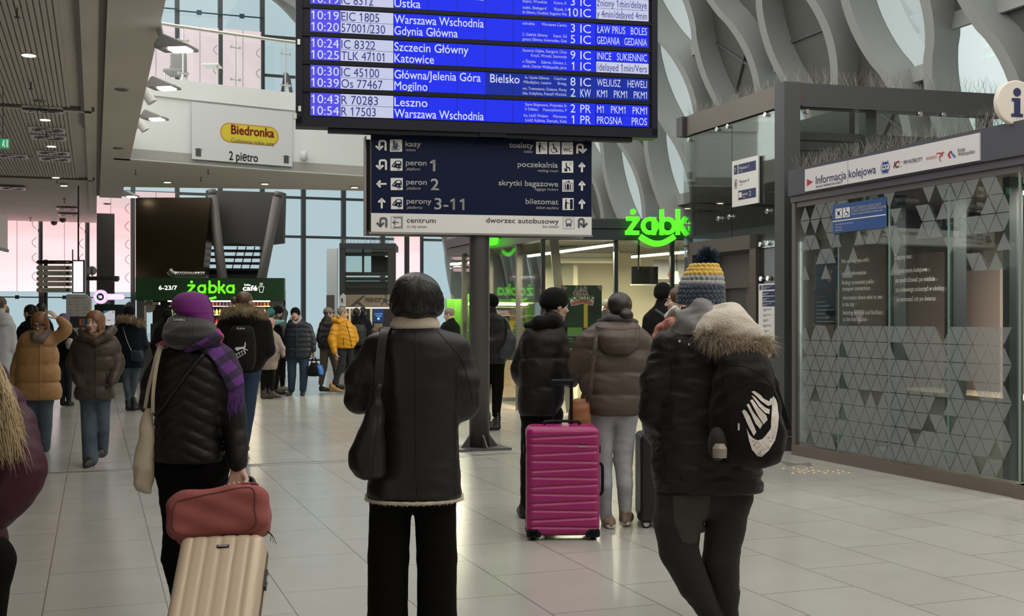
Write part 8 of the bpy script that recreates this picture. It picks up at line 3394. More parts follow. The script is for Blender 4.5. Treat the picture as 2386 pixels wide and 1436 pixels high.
def ex_i(p):
 f = Field()
 f.chain(p.ch([(1556, 738, -.06, 9), (1572, 722, -.09, 9), (1588, 718, 0, 8)]), .01)
 o = p.put('striped_collar', f, mat('striped_knit', (.55, .5, .45), .85), res=.008)
 o['label'] = 'white collar with thin black stripes'
 t_ = p.bvh(o)
 for k in range(6):
  p.seam('stripe', t_, [(1553 + k * 5, 745 - k * 3), (1561 + k * 5, 724 - k * 3)], .0035, M_black, o, 4)
 f = Field()
 f.chain(p.ch([(1600, 752, -.05, 13), (1565, 755, -.12, 17), (1540, 768, -.08, 14), (1522, 795, -.1, 9)]), .02)
 o = p.put('scarf', f, mat('rust_check_scarf', (.30, .12, .085), .9, noise=(22, .7), bump=(40, .4)), res=.010, wrinkle=.01)
 o['label'] = 'rust and cream checked scarf with fringes'
 m = MB()
 for k in range(14):
  a = Vector(p.l(1515 + k * 1.6, 790 - k * .8, -.12))
  m.tube([a, a + Vector((-.01, -.01, -.05)), a + Vector((-.014, -.005, -.09))], .004, 4)
 q = m.build('scarf_fringe', MATS['rust_check_scarf'])
 q.parent = o
pI = folk('person with brown tied hair, striped collar and rust scarf, mostly hidden behind the parka', 1585, 9.0, (1582, 702, .222, -75, 0),
      [(745, 1560, 1605, .08), (765, 1535, 1625, .12), (800, 1530, 1632, .14), (900, 1540, 1632, .15), (1000, 1540, 1630, .15)],
      [[(1550, 800, 0, 20), (1545, 890, .0, 19), (1540, 960, .0, 15)], [(1610, 800, .05, 20), (1612, 890, .1, 18), (1600, 960, .1, 14)]], M_black,
      [[(1565, 990, 0, 26), (1565, 1090, 0, 20), (1565, 1172, 0, 12)], [(1602, 990, 0, 26), (1602, 1090, .05, 20), (1602, 1170, .05, 12)]], M_dark2,
      [(1572, 1194, (.3, 1)), (1602, 1192, (.3, 1))], M_shoeb, hair=('short', 'brown'), extra=ex_i)
pH = folk('person in a black beanie and black jacket standing at the shop window', 1548, 12.5, (1545, 688, .23, 25, 0),
      [(712, 1527, 1580, .09), (725, 1510, 1592, .13), (745, 1500, 1602, .15), (800, 1497, 1606, .16), (860, 1498, 1604, .16), (905, 1500, 1600, .16)],
      [[(1512, 745, 0, 14), (1505, 800, .0, 13), (1512, 840, .12, 10)], [(1592, 745, 0, 14), (1600, 800, .0, 13), (1590, 840, .12, 10)]], M_black,
      [[(1532, 900, 0, 17), (1532, 980, 0, 13), (1532, 1050, 0, 9)], [(1568, 900, 0, 17), (1568, 980, 0, 13), (1568, 1050, 0, 9)]], M_dark2,
      [(1532, 1068, (0, 1)), (1568, 1068, (0, 1))], M_shoeb, hat=('beanie', MBk), hair=('short', 'dark'))
pH.hd
m = MB()
th_ = pH.bvh(pH.c)
o = pH.seam('bag_strap', th_, [(1526, 722), (1542, 732), (1560, 750), (1572, 780)], .016, mat('slate_strap', (.035, .05, .062), .6), None, 5, .3)
r_ = thing('crossbody_bag', 'slate grey bag strap across the black jacket at the shop window', 'bag', pH.w(1545, 740, -.1))
adopt(o, pH, r_)
folk('person in an olive cap inside the shop behind the green poster', 1404, 19.6, (1408, 715, .225, -60, 0),
     [(733, 1392, 1424, .09), (745, 1382, 1432, .13), (780, 1380, 1434, .14), (830, 1382, 1432, .14)],
     [[(1388, 750, 0, 8), (1382, 785, 0, 8), (1375, 800, .1, 6)], [(1428, 750, 0, 8), (1432, 785, 0, 8), (1420, 800, .1, 6)]], M_black,
     [[(1399, 825, 0, 10), (1399, 880, 0, 8), (1399, 940, 0, 6)], [(1417, 825, 0, 10), (1417, 880, 0, 8), (1417, 940, 0, 6)]], M_dark2,
     [(1399, 951, (-1, .2)), (1417, 951, (-1, .2))], M_shoeb, hat=('cap', mat('olive_cap', (.06, .065, .05), .8)), hair=('short', 'brown'))
def ex_aa(p):
 t_ = p.bvh(p.t)
 for k in range(6):
  for x in (1147, 1160):
   m = MB()
   q = Vector(p.l(x, 964 + k * 6, -.06))
   m.lathe(q, [(.007, 0), (.007, .006)], Vector((0, -1, 0)), 6)
   o = m.build('boot_eyelet', M_steel)
   o.parent = p.root
pAA = folk('person in a black beanie, black puffer and laced boots standing right of the pole', 1156, 15.7, (1142, 708, .23, -65, 0),
      [(733, 1126, 1166, .09), (745, 1116, 1180, .13), (775, 1112, 1186, .15), (820, 1114, 1184, .155), (848, 1116, 1178, .15)],
      [[(1172, 752, -.03, 13), (1168, 795, -.1, 12), (1135, 800, -.16, 9)], [(1124, 752, .05, 13), (1116, 795, .1, 12), (1108, 800, .12, 9)]], M_blackpuff,
      [[(1134, 845, 0, 17), (1130, 900, 0, 13), (1130, 965, 0, 9)], [(1158, 845, 0, 18), (1160, 900, 0, 14), (1156, 965, 0, 10)]], M_trous,
      [(1136, 1003, (-1, -.2)), (1160, 1003, (-1, -.3))], M_shoeb, hat=('beanie', MBk), hair=('short', 'dark'), quilt=(.14, .014), sq=(.12, .012), cn='jacket', boot=.14)
ex_aa(pAA)
bag('shoulder_bag', 'slate leather bag under the arm of the booted person right of the pole', pAA, [(772, 1185, 1196, .02), (790, 1172, 1204, .05), (815, 1160, 1202, .06), (838, 1158, 1188, .04)], -.1, mat('slate_leather', (.03, .036, .042), .45),
 [[(1190, 775, -.1), (1184, 755, -.12), (1176, 742, -.08)]], None, .012)
M_camel = puff('camel_puffer', (.36, .19, .075))
def ex_k(p):
 f = Field()
 f.chain(p.ch([(72, 776, -.05, 9), (84, 788, -.15, 10), (96, 790, -.15, 10), (112, 774, -.05, 9)]), .02)
 f.chain(p.ch([(80, 775, -.16, 6), (92, 795, -.17, 6), (93, 800, -.16, 3)]), .01)
 o = p.put('scarf', f, mat('mushroom_scarf', (.15, .115, .095), .9, bump=(40, .4)), res=.011, wrinkle=.01)
 o['label'] = 'mushroom brown scarf'
 m = MB()
 for s_ in (-1, 1):
  c = Vector(p.hp(.145 * s_, .41, .0))
  rr_, uu_ = Vector(p.hRm[:, 0]), Vector(p.hRm[:, 2])
  m.tube([c + (rr_ * math.cos(a) * .13 + uu_ * math.sin(a) * .09) * p.hH for a in [k * math.pi / 8 for k in range(16)]], .003, 5, closed=True)
  m.tube([Vector(p.hp(.27 * s_, .40, .02)), Vector(p.hp(.35 * s_, .02, .05))], .003, 5)
 m.tube([Vector(p.hp(-.02, .43, .02)), Vector(p.hp(.02, .43, .02))], .003, 5)
 o = m.build('glasses', M_bezel)
 o.parent = p.root
 t_ = p.bvh(p.c)
 p.seam('front_placket', t_, [(93, 800), (93, 850), (92, 930)], .014, M_camel, p.c, 6, .4)
 m = MB()
 q = p.proj(t_, 86, 797, .01)
 m.lathe(q, [(.012, 0), (.012, .006)], Vector((0, -1, 0)), 10)
 o = m.build('snap_button', M_steel)
 o.parent = p.c
 w_ = Vector(p.l(134, 742, -.03))
 p.hand(w_, w_ + Vector((-.045, -.02, .05)), (-.6, .2, -.6), .17, 30, 1)
 w_ = Vector(p.l(27, 906, -.02))
 p.hand(w_, w_ + Vector((0, .0, -.08)), (.6, .2, 0), .17, 30, 1)
folk('person in a long camel puffer coat and glasses, hand raised to their head', 90, 13.05, (93, 752, .222, 178, -28, -.03),
     [(768, 68, 116, .09), (780, 52, 128, .12), (800, 46, 132, .15), (850, 42, 136, .165), (900, 38, 140, .17), (932, 37, 142, .175)],
     [[(58, 792, 0, 13), (38, 850, .0, 12), (28, 900, -.02, 10)], [(124, 790, 0, 14), (150, 776, -.02, 14), (157, 762, -.03, 12), (136, 742, -.03, 9)]], M_camel,
     [[(70, 928, 0, 18), (72, 990, 0, 16), (76, 1048, 0, 15)], [(106, 928, 0, 18), (104, 990, .05, 17), (101, 1042, .1, 16)]], M_jeanb,
     [(76, 1056, (0, -1)), (101, 1050, (0, -1), .26, .1)], M_shoeb, hair=('bob', 'auburn'), quilt=(.20, .022), sq=(.15, .016), extra=ex_k)
M_choc = puff('chocolate_puffer', (.055, .036, .026))
def ex_l(p):
 f = Field()
 f.chain(p.ch([(190, 772, .02, 10), (198, 788, -.10, 11), (222, 798, -.16, 9), (248, 784, -.10, 11), (262, 768, .02, 12)]), .02)
 p.put('hood_collar', f, M_choc, wrinkle=.008)
 f = Field()
 f.chain(p.ch([(208, 778, -.06, 8), (224, 786, -.11, 8), (240, 776, -.06, 8)]), .015)
 p.put('neck_scarf', f, mat('leopard_scarf', (.20, .13, .06), .85, noise=(60, .8)), res=.010)
 t_ = p.bvh(p.c)
 p.seam('front_placket', t_, [(224, 800), (223, 860), (222, 928)], .012, M_choc, p.c, 6, .4)
 for s_ in (-1, 1):
  p.seam('pocket_edge', t_, [(222 + s_ * 22, 858), (222 + s_ * 34, 892)], .008, M_choc, p.c, 5, .4)
folk('person with a brown bob in a dark brown puffer coat, hands in pockets', 222, 12.0, (221, 752, .232, 190, 0, -.02),
     [(772, 196, 250, .09), (786, 180, 268, .13), (820, 172, 274, .155), (865, 176, 270, .15), (872, 178, 268, .15), (905, 178, 265, .165), (931, 175, 267, .17)],
     [[(184, 796, 0, 15), (166, 850, .0, 14), (186, 893, -.14, 11)], [(262, 796, 0, 15), (278, 850, .0, 14), (260, 893, -.14, 11)]], M_choc,
     [[(206, 926, 0, 19), (207, 1000, -.05, 17), (211, 1070, -.12, 18)], [(239, 926, 0, 18), (239, 1000, .05, 16), (236, 1052, .12, 16)]], M_jeanb,
     [(211, 1086, (.1, -1), .27, -.12), (237, 1062, (.1, -1), .27, .12)], M_shoeb, hair=('bob', 'auburn'), quilt=(.15, .020), sq=(.14, .015), extra=ex_l)
M_navyc = cloth('navy_cloth', (.008, .011, .019), .8)
M_furb = mat('fur_beige', (.32, .235, .145), .85, noise=(9, .4))
def fur_ring(p, pts, r, n, L, seed=3):
 p.fur('fur_trim', [(*p.l(x, y, d), r) for x, y, d in pts], n * 3, L, M_furb, (0, -.1, -.25), .9, .0019 * p.Y / 13, seed, None, True)
def ex_m(p):
 fur_ring(p, [(276, 748, .0), (285, 742, -.10), (304, 744, -.17), (322, 752, -.12), (334, 758, .0)], .045, 700, .06)
 m = MB()
 q = Vector(p.hp(0, -.05, .62))
 p.fur('pompom', [(*(q - Vector((0, 0, .004))), .03), (*(q + Vector((0, 0, .004))), .03)], 350, .04, mat('fur_ash', (.17, .13, .095), .85, noise=(9, .4)), (0, 0, .05), 1.1, .005, 2, p.ht, True)
pM = folk('person in a navy fur-hooded coat and pompom hat at the info stand', 305, 19.0, (302, 731, .225, 5, 0),
      [(748, 286, 324, .10), (760, 274, 334, .14), (800, 271, 340, .16), (840, 278, 338, .17), (858, 282, 335, .17)],
      [[(280, 768, 0, 9), (273, 805, 0, 9), (280, 835, .12, 7)], [(330, 768, 0, 9), (338, 805, 0, 9), (330, 840, .1, 7)]], M_navyc,
      [[(295, 855, 0, 12), (295, 900, 0, 8), (301, 945, 0, 6)], [(317, 855, 0, 12), (312, 900, .05, 8), (303, 940, .05, 6)]], M_jeanb,
      [(298, 959, (.3, 1)), (312, 957, (.6, .6))], M_shoeb, hat=('beanie', MBk), hair=('short', 'dark'), extra=ex_m, boot=.1)
bag('crossbody_bag', 'small dark blue crossbody bag on the hip of the fur-hooded navy coat', pM, [(816, 303, 334, .03), (828, 302, 335, .045), (842, 305, 333, .04)], -.2, mat('blue_leather', (.02, .026, .045), .5),
 [[(306, 818, -.2), (296, 795, -.2), (289, 772, -.17), (286, 756, -.1)]], M_steel, .006)
M_wht = cloth('white_jacket', (.50, .50, .52), .7)
def ex_n(p):
 f = Field()
 f.loft(p.secs([(728, -14, 20, .08, -.03), (740, -20, 27, .12, -.05), (756, -16, 26, .12, -.06), (764, -6, 16, .09, -.05)]), .03, 2.2, round_=.03)
 p.put('hood', f, M_wht, wrinkle=.008)
folk('person in a white hooded jacket cut by the left edge, seen from behind', 3, 15.0, (0, 712, .225, 10, 0),
     [(738, -22, 26, .10), (750, -32, 31, .14), (800, -32, 33, .16), (850, -32, 30, .16), (868, -30, 26, .16)],
     [[(-28, 760, 0, 11), (-36, 810, 0, 11), (-30, 850, .1, 9)], [(26, 762, 0, 11), (30, 810, 0, 11), (26, 852, .08, 9)]], M_wht,
     [[(-14, 864, 0, 14), (-14, 930, 0, 11), (-14, 1000, 0, 9)], [(10, 864, 0, 14), (10, 930, 0, 11), (8, 1000, 0, 9)]], cloth('stone_trousers', (.38, .35, .31), .8),
     [(-14, 1014, (0, 1)), (8, 1014, (0, 1))], M_shoeb, hair=('short', 'brown'), extra=ex_n)
folk('person with a short auburn cut behind the white jacket at the left edge', 10, 18.5, (9, 728, .225, -20, 0),
     [(748, -8, 24, .09), (760, -14, 30, .13), (800, -15, 31, .14), (846, -13, 29, .14)],
     [[(-10, 765, 0, 8), (-14, 800, 0, 8), (-10, 830, .1, 6)], [(27, 765, 0, 8), (31, 800, 0, 8), (26, 830, .1, 6)]], M_black,
     [[(2, 840, 0, 11), (2, 890, 0, 8), (2, 950, 0, 6)], [(16, 840, 0, 11), (16, 890, 0, 8), (16, 950, 0, 6)]], M_dark2, [(2, 963, (0, 1)), (16, 963, (0, 1))], M_shoeb, hair=('short', 'auburn'))
def tail(p):
 p.cap('ponytail', [((.0, -.42, .28), (.16, .16, .16)), ('c', (0, -.5, .22), (.05, -.62, -.25), .11, .05)], MB_hair['dark'])
folk('person with a dark high ponytail in profile behind the camel coat', 66, 17.0, (70, 729, .23, -70, 0),
     [(750, 52, 92, .09), (764, 44, 100, .13), (800, 42, 102, .15), (850, 44, 100, .15)],
     [[(48, 770, 0, 9), (43, 808, 0, 9), (40, 840, .1, 7)], [(96, 770, 0, 9), (101, 808, 0, 9), (98, 840, .1, 7)]], M_black,
     [[(62, 845, 0, 12), (62, 910, 0, 9), (62, 970, 0, 7)], [(82, 845, 0, 12), (82, 910, 0, 9), (82, 970, 0, 7)]], M_dark2, [(62, 983, (-1, .3)), (82, 983, (-1, .3))], M_shoeb, hair=('short', 'dark'), extra=tail)
folk('person with dark hair partly hidden by the ponytail person, before the left mullion', 98, 19.5, (97, 722, .23, 0, 0),
     [(742, 80, 114, .09), (754, 74, 120, .13), (790, 72, 122, .14), (840, 74, 120, .14)],
     [[(78, 760, 0, 8), (73, 795, 0, 8), (78, 825, .1, 6)], [(116, 760, 0, 8), (121, 795, 0, 8), (116, 825, .1, 6)]], M_black,
     [[(90, 835, 0, 11), (90, 890, 0, 8), (90, 940, 0, 6)], [(106, 835, 0, 11), (106, 890, 0, 8), (106, 940, 0, 6)]], M_dark2, [(90, 952, (0, 1)), (106, 952, (0, 1))], M_shoeb, hair=('short', 'dark'))
pO = folk('person in a lilac cap and dark coat between the camel and brown coats', 152, 20.0, (150, 748, .22, 20, 0),
      [(764, 136, 168, .09), (776, 130, 176, .13), (810, 128, 178, .15), (845, 132, 174, .15)],
      [[(134, 780, 0, 8), (129, 812, 0, 8), (140, 835, -.1, 6)], [(172, 780, 0, 8), (177, 808, 0, 8), (166, 825, -.1, 6)]], M_black,
      [[(146, 840, 0, 11), (146, 890, 0, 8), (146, 932, 0, 6)], [(160, 840, 0, 11), (160, 890, 0, 8), (160, 932, 0, 6)]], M_dark2, [(146, 947, (0, 1)), (160, 947, (0, 1))], M_shoeb, hat=('beanie', mat('lilac_knit', (.17, .11, .22), .85)), hair=('short', 'dark'))
bag('paper_bag', 'crumpled pale pink bag carried beside the lilac-capped person', pO, [(788, 158, 168, .04), (800, 152, 172, .08), (814, 156, 170, .07)], -.22, mat('pale_pink_bag', (.45, .38, .35), .7))
pQ = folk('person in a black hooded jacket ordering at the green kiosk', 388, 22.0, (390, 736, .225, 0, 0),
      [(752, 374, 406, .09), (764, 364, 414, .13), (800, 358, 418, .15), (850, 362, 414, .15)],
      [[(368, 770, 0, 8), (358, 805, 0, 8), (362, 830, .1, 6)], [(410, 770, 0, 8), (418, 805, 0, 8), (412, 830, .1, 6)]], M_black,
      [[(380, 845, 0, 11), (380, 885, 0, 8), (380, 915, 0, 6)], [(398, 845, 0, 11), (398, 885, 0, 8), (398, 915, 0, 6)]], M_dark2, [(380, 929, (0, 1)), (398, 929, (0, 1))], M_shoeb, hat=('beanie', MBk), hair=('short', 'dark'))
def ex_j(p):
 fur_ring(p, [(524, 738, .02), (530, 728, -.08), (555, 722, -.16), (585, 723, -.16), (606, 732, -.08), (614, 742, .02)], .05, 1400, .06, 9)
 f = Field()
 f.loft(p.secs([(728, 542, 604, .10, -.04), (745, 530, 610, .14, -.06), (762, 545, 598, .12, -.07)]), .03, 2.2, round_=.03)
 p.put('hood', f, M_black, wrinkle=.006)
 p.cap('hair_bun', [((-.42, -.3, .06), (.18, .18, .2))], MB_hair['brown'])
pJ = folk('person in a black fur-hooded jacket and jeans wearing a leaping-cat backpack, seen from behind', 572, 12.9, (571, 704, .225, 25, 0),
      [(732, 540, 605, .10), (746, 514, 628, .14), (790, 508, 634, .17), (830, 510, 628, .17), (868, 514, 606, .16)],
      [[(522, 760, 0, 17), (510, 815, 0, 16), (520, 840, .15, 12)], [(616, 760, 0, 17), (624, 815, .0, 17), (600, 838, .2, 12)]], M_black,
      [[(545, 865, 0, 21), (548, 960, 0, 16), (550, 1045, 0, 12)], [(585, 865, 0, 22), (577, 960, .03, 17), (566, 1045, .05, 13)]], M_jean,
      [(550, 1058, (0, 1)), (566, 1056, (0, 1))], M_shoeb, hair=('short', 'brown'), extra=ex_j, cn='jacket')
bj = thing('backpack', 'black backpack with a white leaping cat on the fur-hooded person in jeans', 'backpack', pJ.w(556, 820, -.3))
f = Field()
f.loft(pJ.secs([(758, 540, 590, .05), (775, 534, 594, .08), (810, 530, 598, .10), (850, 530, 596, .10), (864, 540, 588, .07)], -.26), .02, 2.5, round_=.03)
jb = field_thing('pack_body', pJ, f, M_bp, bj, .012, .006)
tj = pJ.bvh(jb)
q4j = lambda pts: [(500 + x / 6.84, 670 + y / 6.84) for x, y in pts]
M_wp = mat('white_print', (.66, .64, .6), .6)
adopt(pJ.decal('cat_print', tj, [q4j(q) for q in ([(325, 975), (345, 955), (420, 950), (465, 945), (478, 920), (480, 880), (494, 866), (496, 930), (488, 965), (500, 985), (532, 995), (525, 1008), (480, 990), (440, 980), (400, 990), (370, 1010), (340, 1008), (352, 990), (330, 990)],
      [(310, 1072), (478, 990), (500, 1050), (345, 1150)])], M_wp, None, .005, 4), pJ, bj)
adopt(pJ.decal('name_print', tj, [q4j(q) for q in ([(318 + k * 40, 1083 - k * 20), (345 + k * 40, 1069 - k * 20), (372 + k * 36, 1122 - k * 22), (346 + k * 37, 1138 - k * 22)] for k in range(4))], M_bp, None, .009, 9), pJ, bj)
adopt(pJ.text_on('lettering', tj, 'PUMA', 552, 768, 571, 4, M_wp, 0, None, .02, .004), pJ, bj)
M_dusk = puff('dusty_pink_puffer', (.27, .21, .19))
folk('child in a pink bobble hat and dusty beige coat in the kiosk queue', 632, 21.9, (630, 756, .21, 20, -5),
     [(772, 620, 640, .08), (782, 614, 650, .12), (820, 608, 654, .15), (862, 606, 644, .16)],
     [[(620, 788, 0, 6), (612, 815, 0, 6), (618, 830, .1, 5)], [(646, 786, 0, 7), (658, 812, -.03, 6.5), (660, 828, -.06, 5)]], M_dusk,
     [[(616, 858, 0, 9), (614, 888, 0, 7), (612, 915, 0, 5)], [(634, 858, 0, 9), (634, 888, 0, 7), (632, 915, 0, 5)]], M_black,
     [(612, 930, (1, .1), .25), (630, 928, (1, .1), .25)], mat('brown_boot', (.06, .045, .035), .5), hat=('beanie', mat('pink_knit', (.48, .25, .24), .85, bump=(60, .5))), hair=('short', 'brown'), quilt=(.16, .014), boot=.08)
M_teal = mat('teal_knit', (.02, .15, .14), .85, bump=(60, .5))
def ex_s(p):
 f = Field()
 f.chain(p.ch([(622, 748, -.1, 7), (640, 752, -.14, 7), (660, 750, -.12, 5)]), .015)
 p.put('scarf', f, mat('turquoise_scarf', (.20, .36, .36), .9, noise=(30, .3)), wrinkle=.01)
folk('person in a teal beret and turquoise scarf behind the pink hat', 634, 23.0, (631, 734, .215, 30, -5),
     [(750, 618, 650, .09), (762, 612, 656, .13), (800, 610, 656, .14), (850, 612, 652, .14)],
     [[(616, 768, 0, 7), (611, 800, 0, 7), (618, 825, .1, 5)], [(650, 768, 0, 7), (656, 800, 0, 7), (650, 825, .1, 5)]], M_black,
     [[(624, 845, 0, 9), (624, 880, 0, 7), (624, 908, 0, 5)], [(642, 845, 0, 9), (642, 880, 0, 7), (642, 908, 0, 5)]], M_black, [(624, 920, (1, .2)), (642, 920, (1, .2))], M_shoeb, hat=('beanie', M_teal), hair=('short', 'brown'), extra=ex_s)
M_olive = puff('olive_puffer', (.040, .046, .040))
def ex_t(p):
 p.cap('beard', [((0, .2, -.33), (.2, .2, .16))], MB_hair['dark'])
 f = Field()
 f.chain(p.ch([(656, 716, .05, 7), (663, 730, .08, 8), (660, 746, .02, 8)]), .02)
 p.put('hood', f, M_olive)
folk('bearded person in a tall black beanie and olive puffer jacket in profile', 652, 24.0, (648, 729, .235, 72, -10),
     [(745, 640, 664, .09), (756, 634, 670, .13), (790, 632, 672, .15), (835, 634, 668, .15)],
     [[(640, 762, .05, 7), (634, 790, .08, 7), (645, 806, .1, 5)], [(662, 762, -.05, 8), (668, 790, -.08, 7.5), (655, 808, -.12, 6)]], M_olive,
     [[(644, 830, 0, 9), (644, 870, 0, 7), (644, 900, 0, 5)], [(658, 830, 0, 9), (658, 870, 0, 7), (658, 900, 0, 5)]], M_black, [(644, 912, (1, .1)), (658, 912, (1, .1))], mat('beige_boot', (.28, .22, .17), .6), hat=('beanie', MBk), skin=SKIN, extra=ex_t, quilt=(.12, .012))
def ex_v(p):
 w_ = Vector(p.l(731, 820, -.02))
 p.hand(w_, w_ + Vector((0, 0, -.09)), (-.5, -.5, 0), .19, 60, 1)
 t_ = p.bvh(p.c)
 p.seam('front_placket', t_, [(690, 752), (690, 790), (690, 832)], .02, M_navyp, p.c, 5, .4)
 f = Field()
 f.chain(p.ch([(679, 742, 0, 4), (684, 750, -.1, 3), (690, 754, -.12, 3), (696, 749, -.1, 3), (700, 741, 0, 4)]), .01)
 p.put('shirt_collar', f, mat('pale_shirt', (.36, .32, .29), .8), res=.012)
M_navyp = puff('navy_puffer', (.009, .012, .021))
pV = folk('person in a navy quilted coat and black beanie facing the camera with a holdall', 691, 22.9, (688, 733, .235, 178, 2, -.03),
      [(745, 674, 704, .10), (754, 668, 722, .14), (790, 664, 728, .165), (820, 664, 726, .17), (835, 664, 724, .17)],
      [[(674, 764, 0, 8), (668, 798, 0, 8), (668, 826, -.02, 6)], [(720, 762, 0, 8), (729, 795, 0, 8), (731, 818, -.02, 6)]], M_navyp,
      [[(680, 832, 0, 12), (680, 875, 0, 10), (679, 908, 0, 8)], [(708, 832, 0, 12), (708, 875, 0, 10), (706, 908, 0, 8)]], M_jean,
      [(677, 923, (-.15, -1), .28), (706, 923, (.1, -1), .28)], M_shoeb, hat=('beanie', MBk), hair=('short', 'grey'), skin=SKIN, quilt=(.10, .014), sq=(.12, .012), extra=ex_v)
bv = bag('holdall', 'black and bright blue holdall carried by the navy-coated person', pV, [(845, 726, 738, .08), (855, 719, 750, .13), (868, 716, 754, .15), (877, 718, 753, .14)], -.02, M_black,
      [[(722, 858, -.12), (727, 842, -.05), (731, 828, -.02), (738, 846, -.05), (744, 860, -.1)]], None, .014)
f = Field()
f.loft(pV.secs([(851, 736, 750, .10), (862, 740, 753, .125), (874, 742, 754, .13)], -.04), .02, 2.4, round_=.02)
o = field_thing('end_panel', pV, f, mat('bright_blue', (.02, .13, .46), .6), bv, .014)
o['label'] = 'bright blue end panel'
folk('person in a black puffer and cap walking behind the yellow jacket', 760, 24.0, (766, 731, .23, 75, -4),
     [(742, 752, 778, .09), (754, 744, 786, .14), (785, 738, 784, .165), (812, 742, 776, .16)],
     [[(750, 764, -.08, 8), (744, 790, -.12, 8), (752, 806, -.14, 6)], [(780, 764, .08, 8), (784, 790, .12, 8), (780, 806, .14, 6)]], M_blackpuff,
     [[(756, 808, 0, 11), (754, 855, -.05, 9), (748, 893, -.12, 6)], [(770, 808, 0, 11), (782, 850, .1, 9), (786, 890, .15, 6)]], M_khaki,
     [(748, 913, (1, .1), .28, -.1), (786, 908, (1, .1), .28, .15)], M_shoeb, hat=('cap', MB_hair['grey']), hair=('short', 'brown'), quilt=(.11, .013), sq=(.12, .011))
M_yel = puff('yellow_puffer', (.52, .235, .006))
def ex_x(p):
 w_ = Vector(p.l(783, 826, -.12))
 p.hand(w_, w_ + Vector((.01, -.0, -.09)), (.5, .5, 0), .19, 35, 1)
 f = Field()
 f.chain(p.ch([(784, 740, .05, 5), (778, 746, -.04, 6), (790, 750, -.12, 5), (806, 746, -.06, 5)]), .02)
 p.put('hood', f, M_yel)
 t_ = p.bvh(p.c)
 p.seam('zip', t_, [(806, 752), (814, 780), (819, 808)], .008, M_bezel, p.c, 5)
 p.seam('pocket_zip', t_, [(800, 788), (800, 806)], .007, M_bezel, p.c, 4)
folk('person in a bright yellow quilted jacket and tan boots walking to the right', 800, 23.5, (799, 730, .24, 80, -4),
     [(746, 782, 812, .10), (756, 774, 822, .14), (785, 772, 830, .165), (806, 778, 828, .16), (812, 786, 824, .155)],
     [[(780, 764, -.1, 9), (772, 792, -.14, 9), (780, 822, -.14, 6.5)], [(822, 764, .1, 8), (829, 790, .14, 8), (820, 806, .1, 6)]], M_yel,
     [[(797, 808, -.03, 11), (797, 850, -.1, 9), (780, 892, -.16, 6)], [(813, 808, .05, 11), (816, 852, .1, 9), (808, 892, .14, 6)]], M_dark2,
     [(772, 914, (.9, -.3), .30, -.18), (806, 908, (1, .1), .28, .14)], mat('tan_boot', (.30, .165, .06), .6), hair=('short', 'grey'), skin=SKIN, quilt=(.09, .013, .3), sq=(.10, .011), extra=ex_x, cn='jacket', boot=.06)
pY = folk('person with a cream headband and a black backpack at the coffee stand', 836, 25.2, (830, 731, .225, -10, 0),
      [(748, 818, 846, .09), (758, 812, 852, .13), (790, 810, 856, .15), (812, 812, 852, .15)],
      [[(816, 766, 0, 7), (810, 790, 0, 7), (818, 806, .1, 5)], [(848, 766, 0, 7), (856, 790, 0, 7), (848, 806, .1, 5)]], M_black,
      [[(824, 810, 0, 9), (824, 855, 0, 7), (824, 890, 0, 5)], [(842, 810, 0, 9), (842, 855, 0, 7), (842, 890, 0, 5)]], M_dark2, [(824, 905, (0, 1)), (842, 905, (0, 1))], M_shoeb, hair=('short', 'dark'))
f = Field()
for k in range(9):
 a = math.pi * k / 8
 f.cone(pY.hp(.41 * math.cos(a), -.06, .14 + .40 * math.sin(a)), pY.hp(.41 * math.cos(a + .39), -.06, .14 + .40 * math.sin(a + .39)), .014, .014, .005)
pY.put('headband', f, mat('cream_band', (.55, .5, .42), .7), res=.01)
r_ = bag('backpack', 'dark patterned backpack on the person with the headband', pY, [(756, 826, 850, .05), (772, 822, 854, .09), (800, 824, 852, .08), (806, 830, 848, .05)], -.2, mat('speckled_black', (.02, .02, .022), .6, noise=(30, .9)))
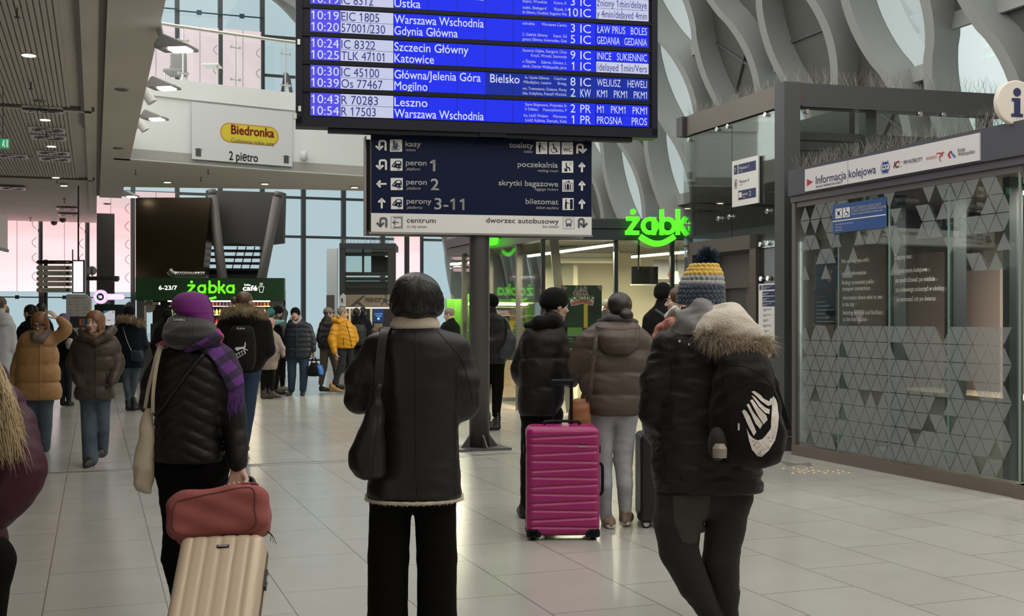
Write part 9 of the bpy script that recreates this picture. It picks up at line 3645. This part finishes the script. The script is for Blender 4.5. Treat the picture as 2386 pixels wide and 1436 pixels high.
folk('person in a dark jacket at the lit coffee machine', 850, 26.0, (846, 728, .225, 10, 0),
     [(744, 834, 862, .09), (754, 828, 866, .13), (790, 828, 868, .15), (815, 830, 866, .15)],
     [[(832, 764, 0, 7), (828, 788, 0, 7), (832, 804, .1, 5)], [(862, 764, 0, 7), (868, 788, 0, 7), (862, 804, .1, 5)]], M_navyc,
     [[(840, 812, 0, 9), (840, 855, 0, 7), (840, 888, 0, 5)], [(857, 812, 0, 9), (857, 855, 0, 7), (857, 888, 0, 5)]], M_dark2, [(840, 900, (0, 1)), (857, 900, (0, 1))], M_shoeb, hair=('short', 'dark'))
for px, lab, hc in ((874, 'child with brown hair standing by the coffee stand, left one of two', 'brown'), (888, 'child with dark hair by the coffee stand, just left of the leather coat', 'dark')):
 folk(lab, px, 24.2 if hc == 'brown' else 25.0, (px, 774, .20, 10, 0),
      [(788, px - 10, px + 10, .07), (796, px - 15, px + 15, .1), (825, px - 15, px + 15, .12), (850, px - 13, px + 13, .12)],
      [[(px - 13, 800, 0, 5), (px - 16, 822, 0, 5), (px - 13, 838, .06, 4)], [(px + 13, 800, 0, 5), (px + 16, 822, 0, 5), (px + 13, 838, .06, 4)]], M_navyc if hc == 'dark' else M_olive,
      [[(px - 6, 846, 0, 7), (px - 6, 875, 0, 6), (px - 6, 900, 0, 5)], [(px + 6, 846, 0, 7), (px + 6, 875, 0, 6), (px + 6, 900, 0, 5)]], M_dark2, [(px - 6, 912, (0, 1), .2), (px + 6, 912, (0, 1), .2)], M_shoeb, hair=('short', hc))
folk('grey-haired person standing behind the shop glass just left of the pole', 1045, 20.5, (1046, 733, .22, -80, -10),
     [(750, 1034, 1064, .09), (760, 1026, 1072, .12), (800, 1024, 1074, .14), (840, 1026, 1072, .14)],
     [[(1034, 768, -.05, 8), (1022, 800, -.1, 8), (1010, 790, -.12, 6)], [(1064, 768, .05, 8), (1066, 800, .1, 8), (1050, 810, .1, 6)]], M_black,
     [[(1040, 836, 0, 10), (1038, 890, 0, 8), (1040, 930, 0, 6)], [(1058, 836, 0, 10), (1056, 890, 0, 8), (1058, 930, 0, 6)]], M_dark2, [(1040, 942, (-1, 0)), (1058, 942, (-1, 0))], M_shoeb, hair=('short', 'grey'))
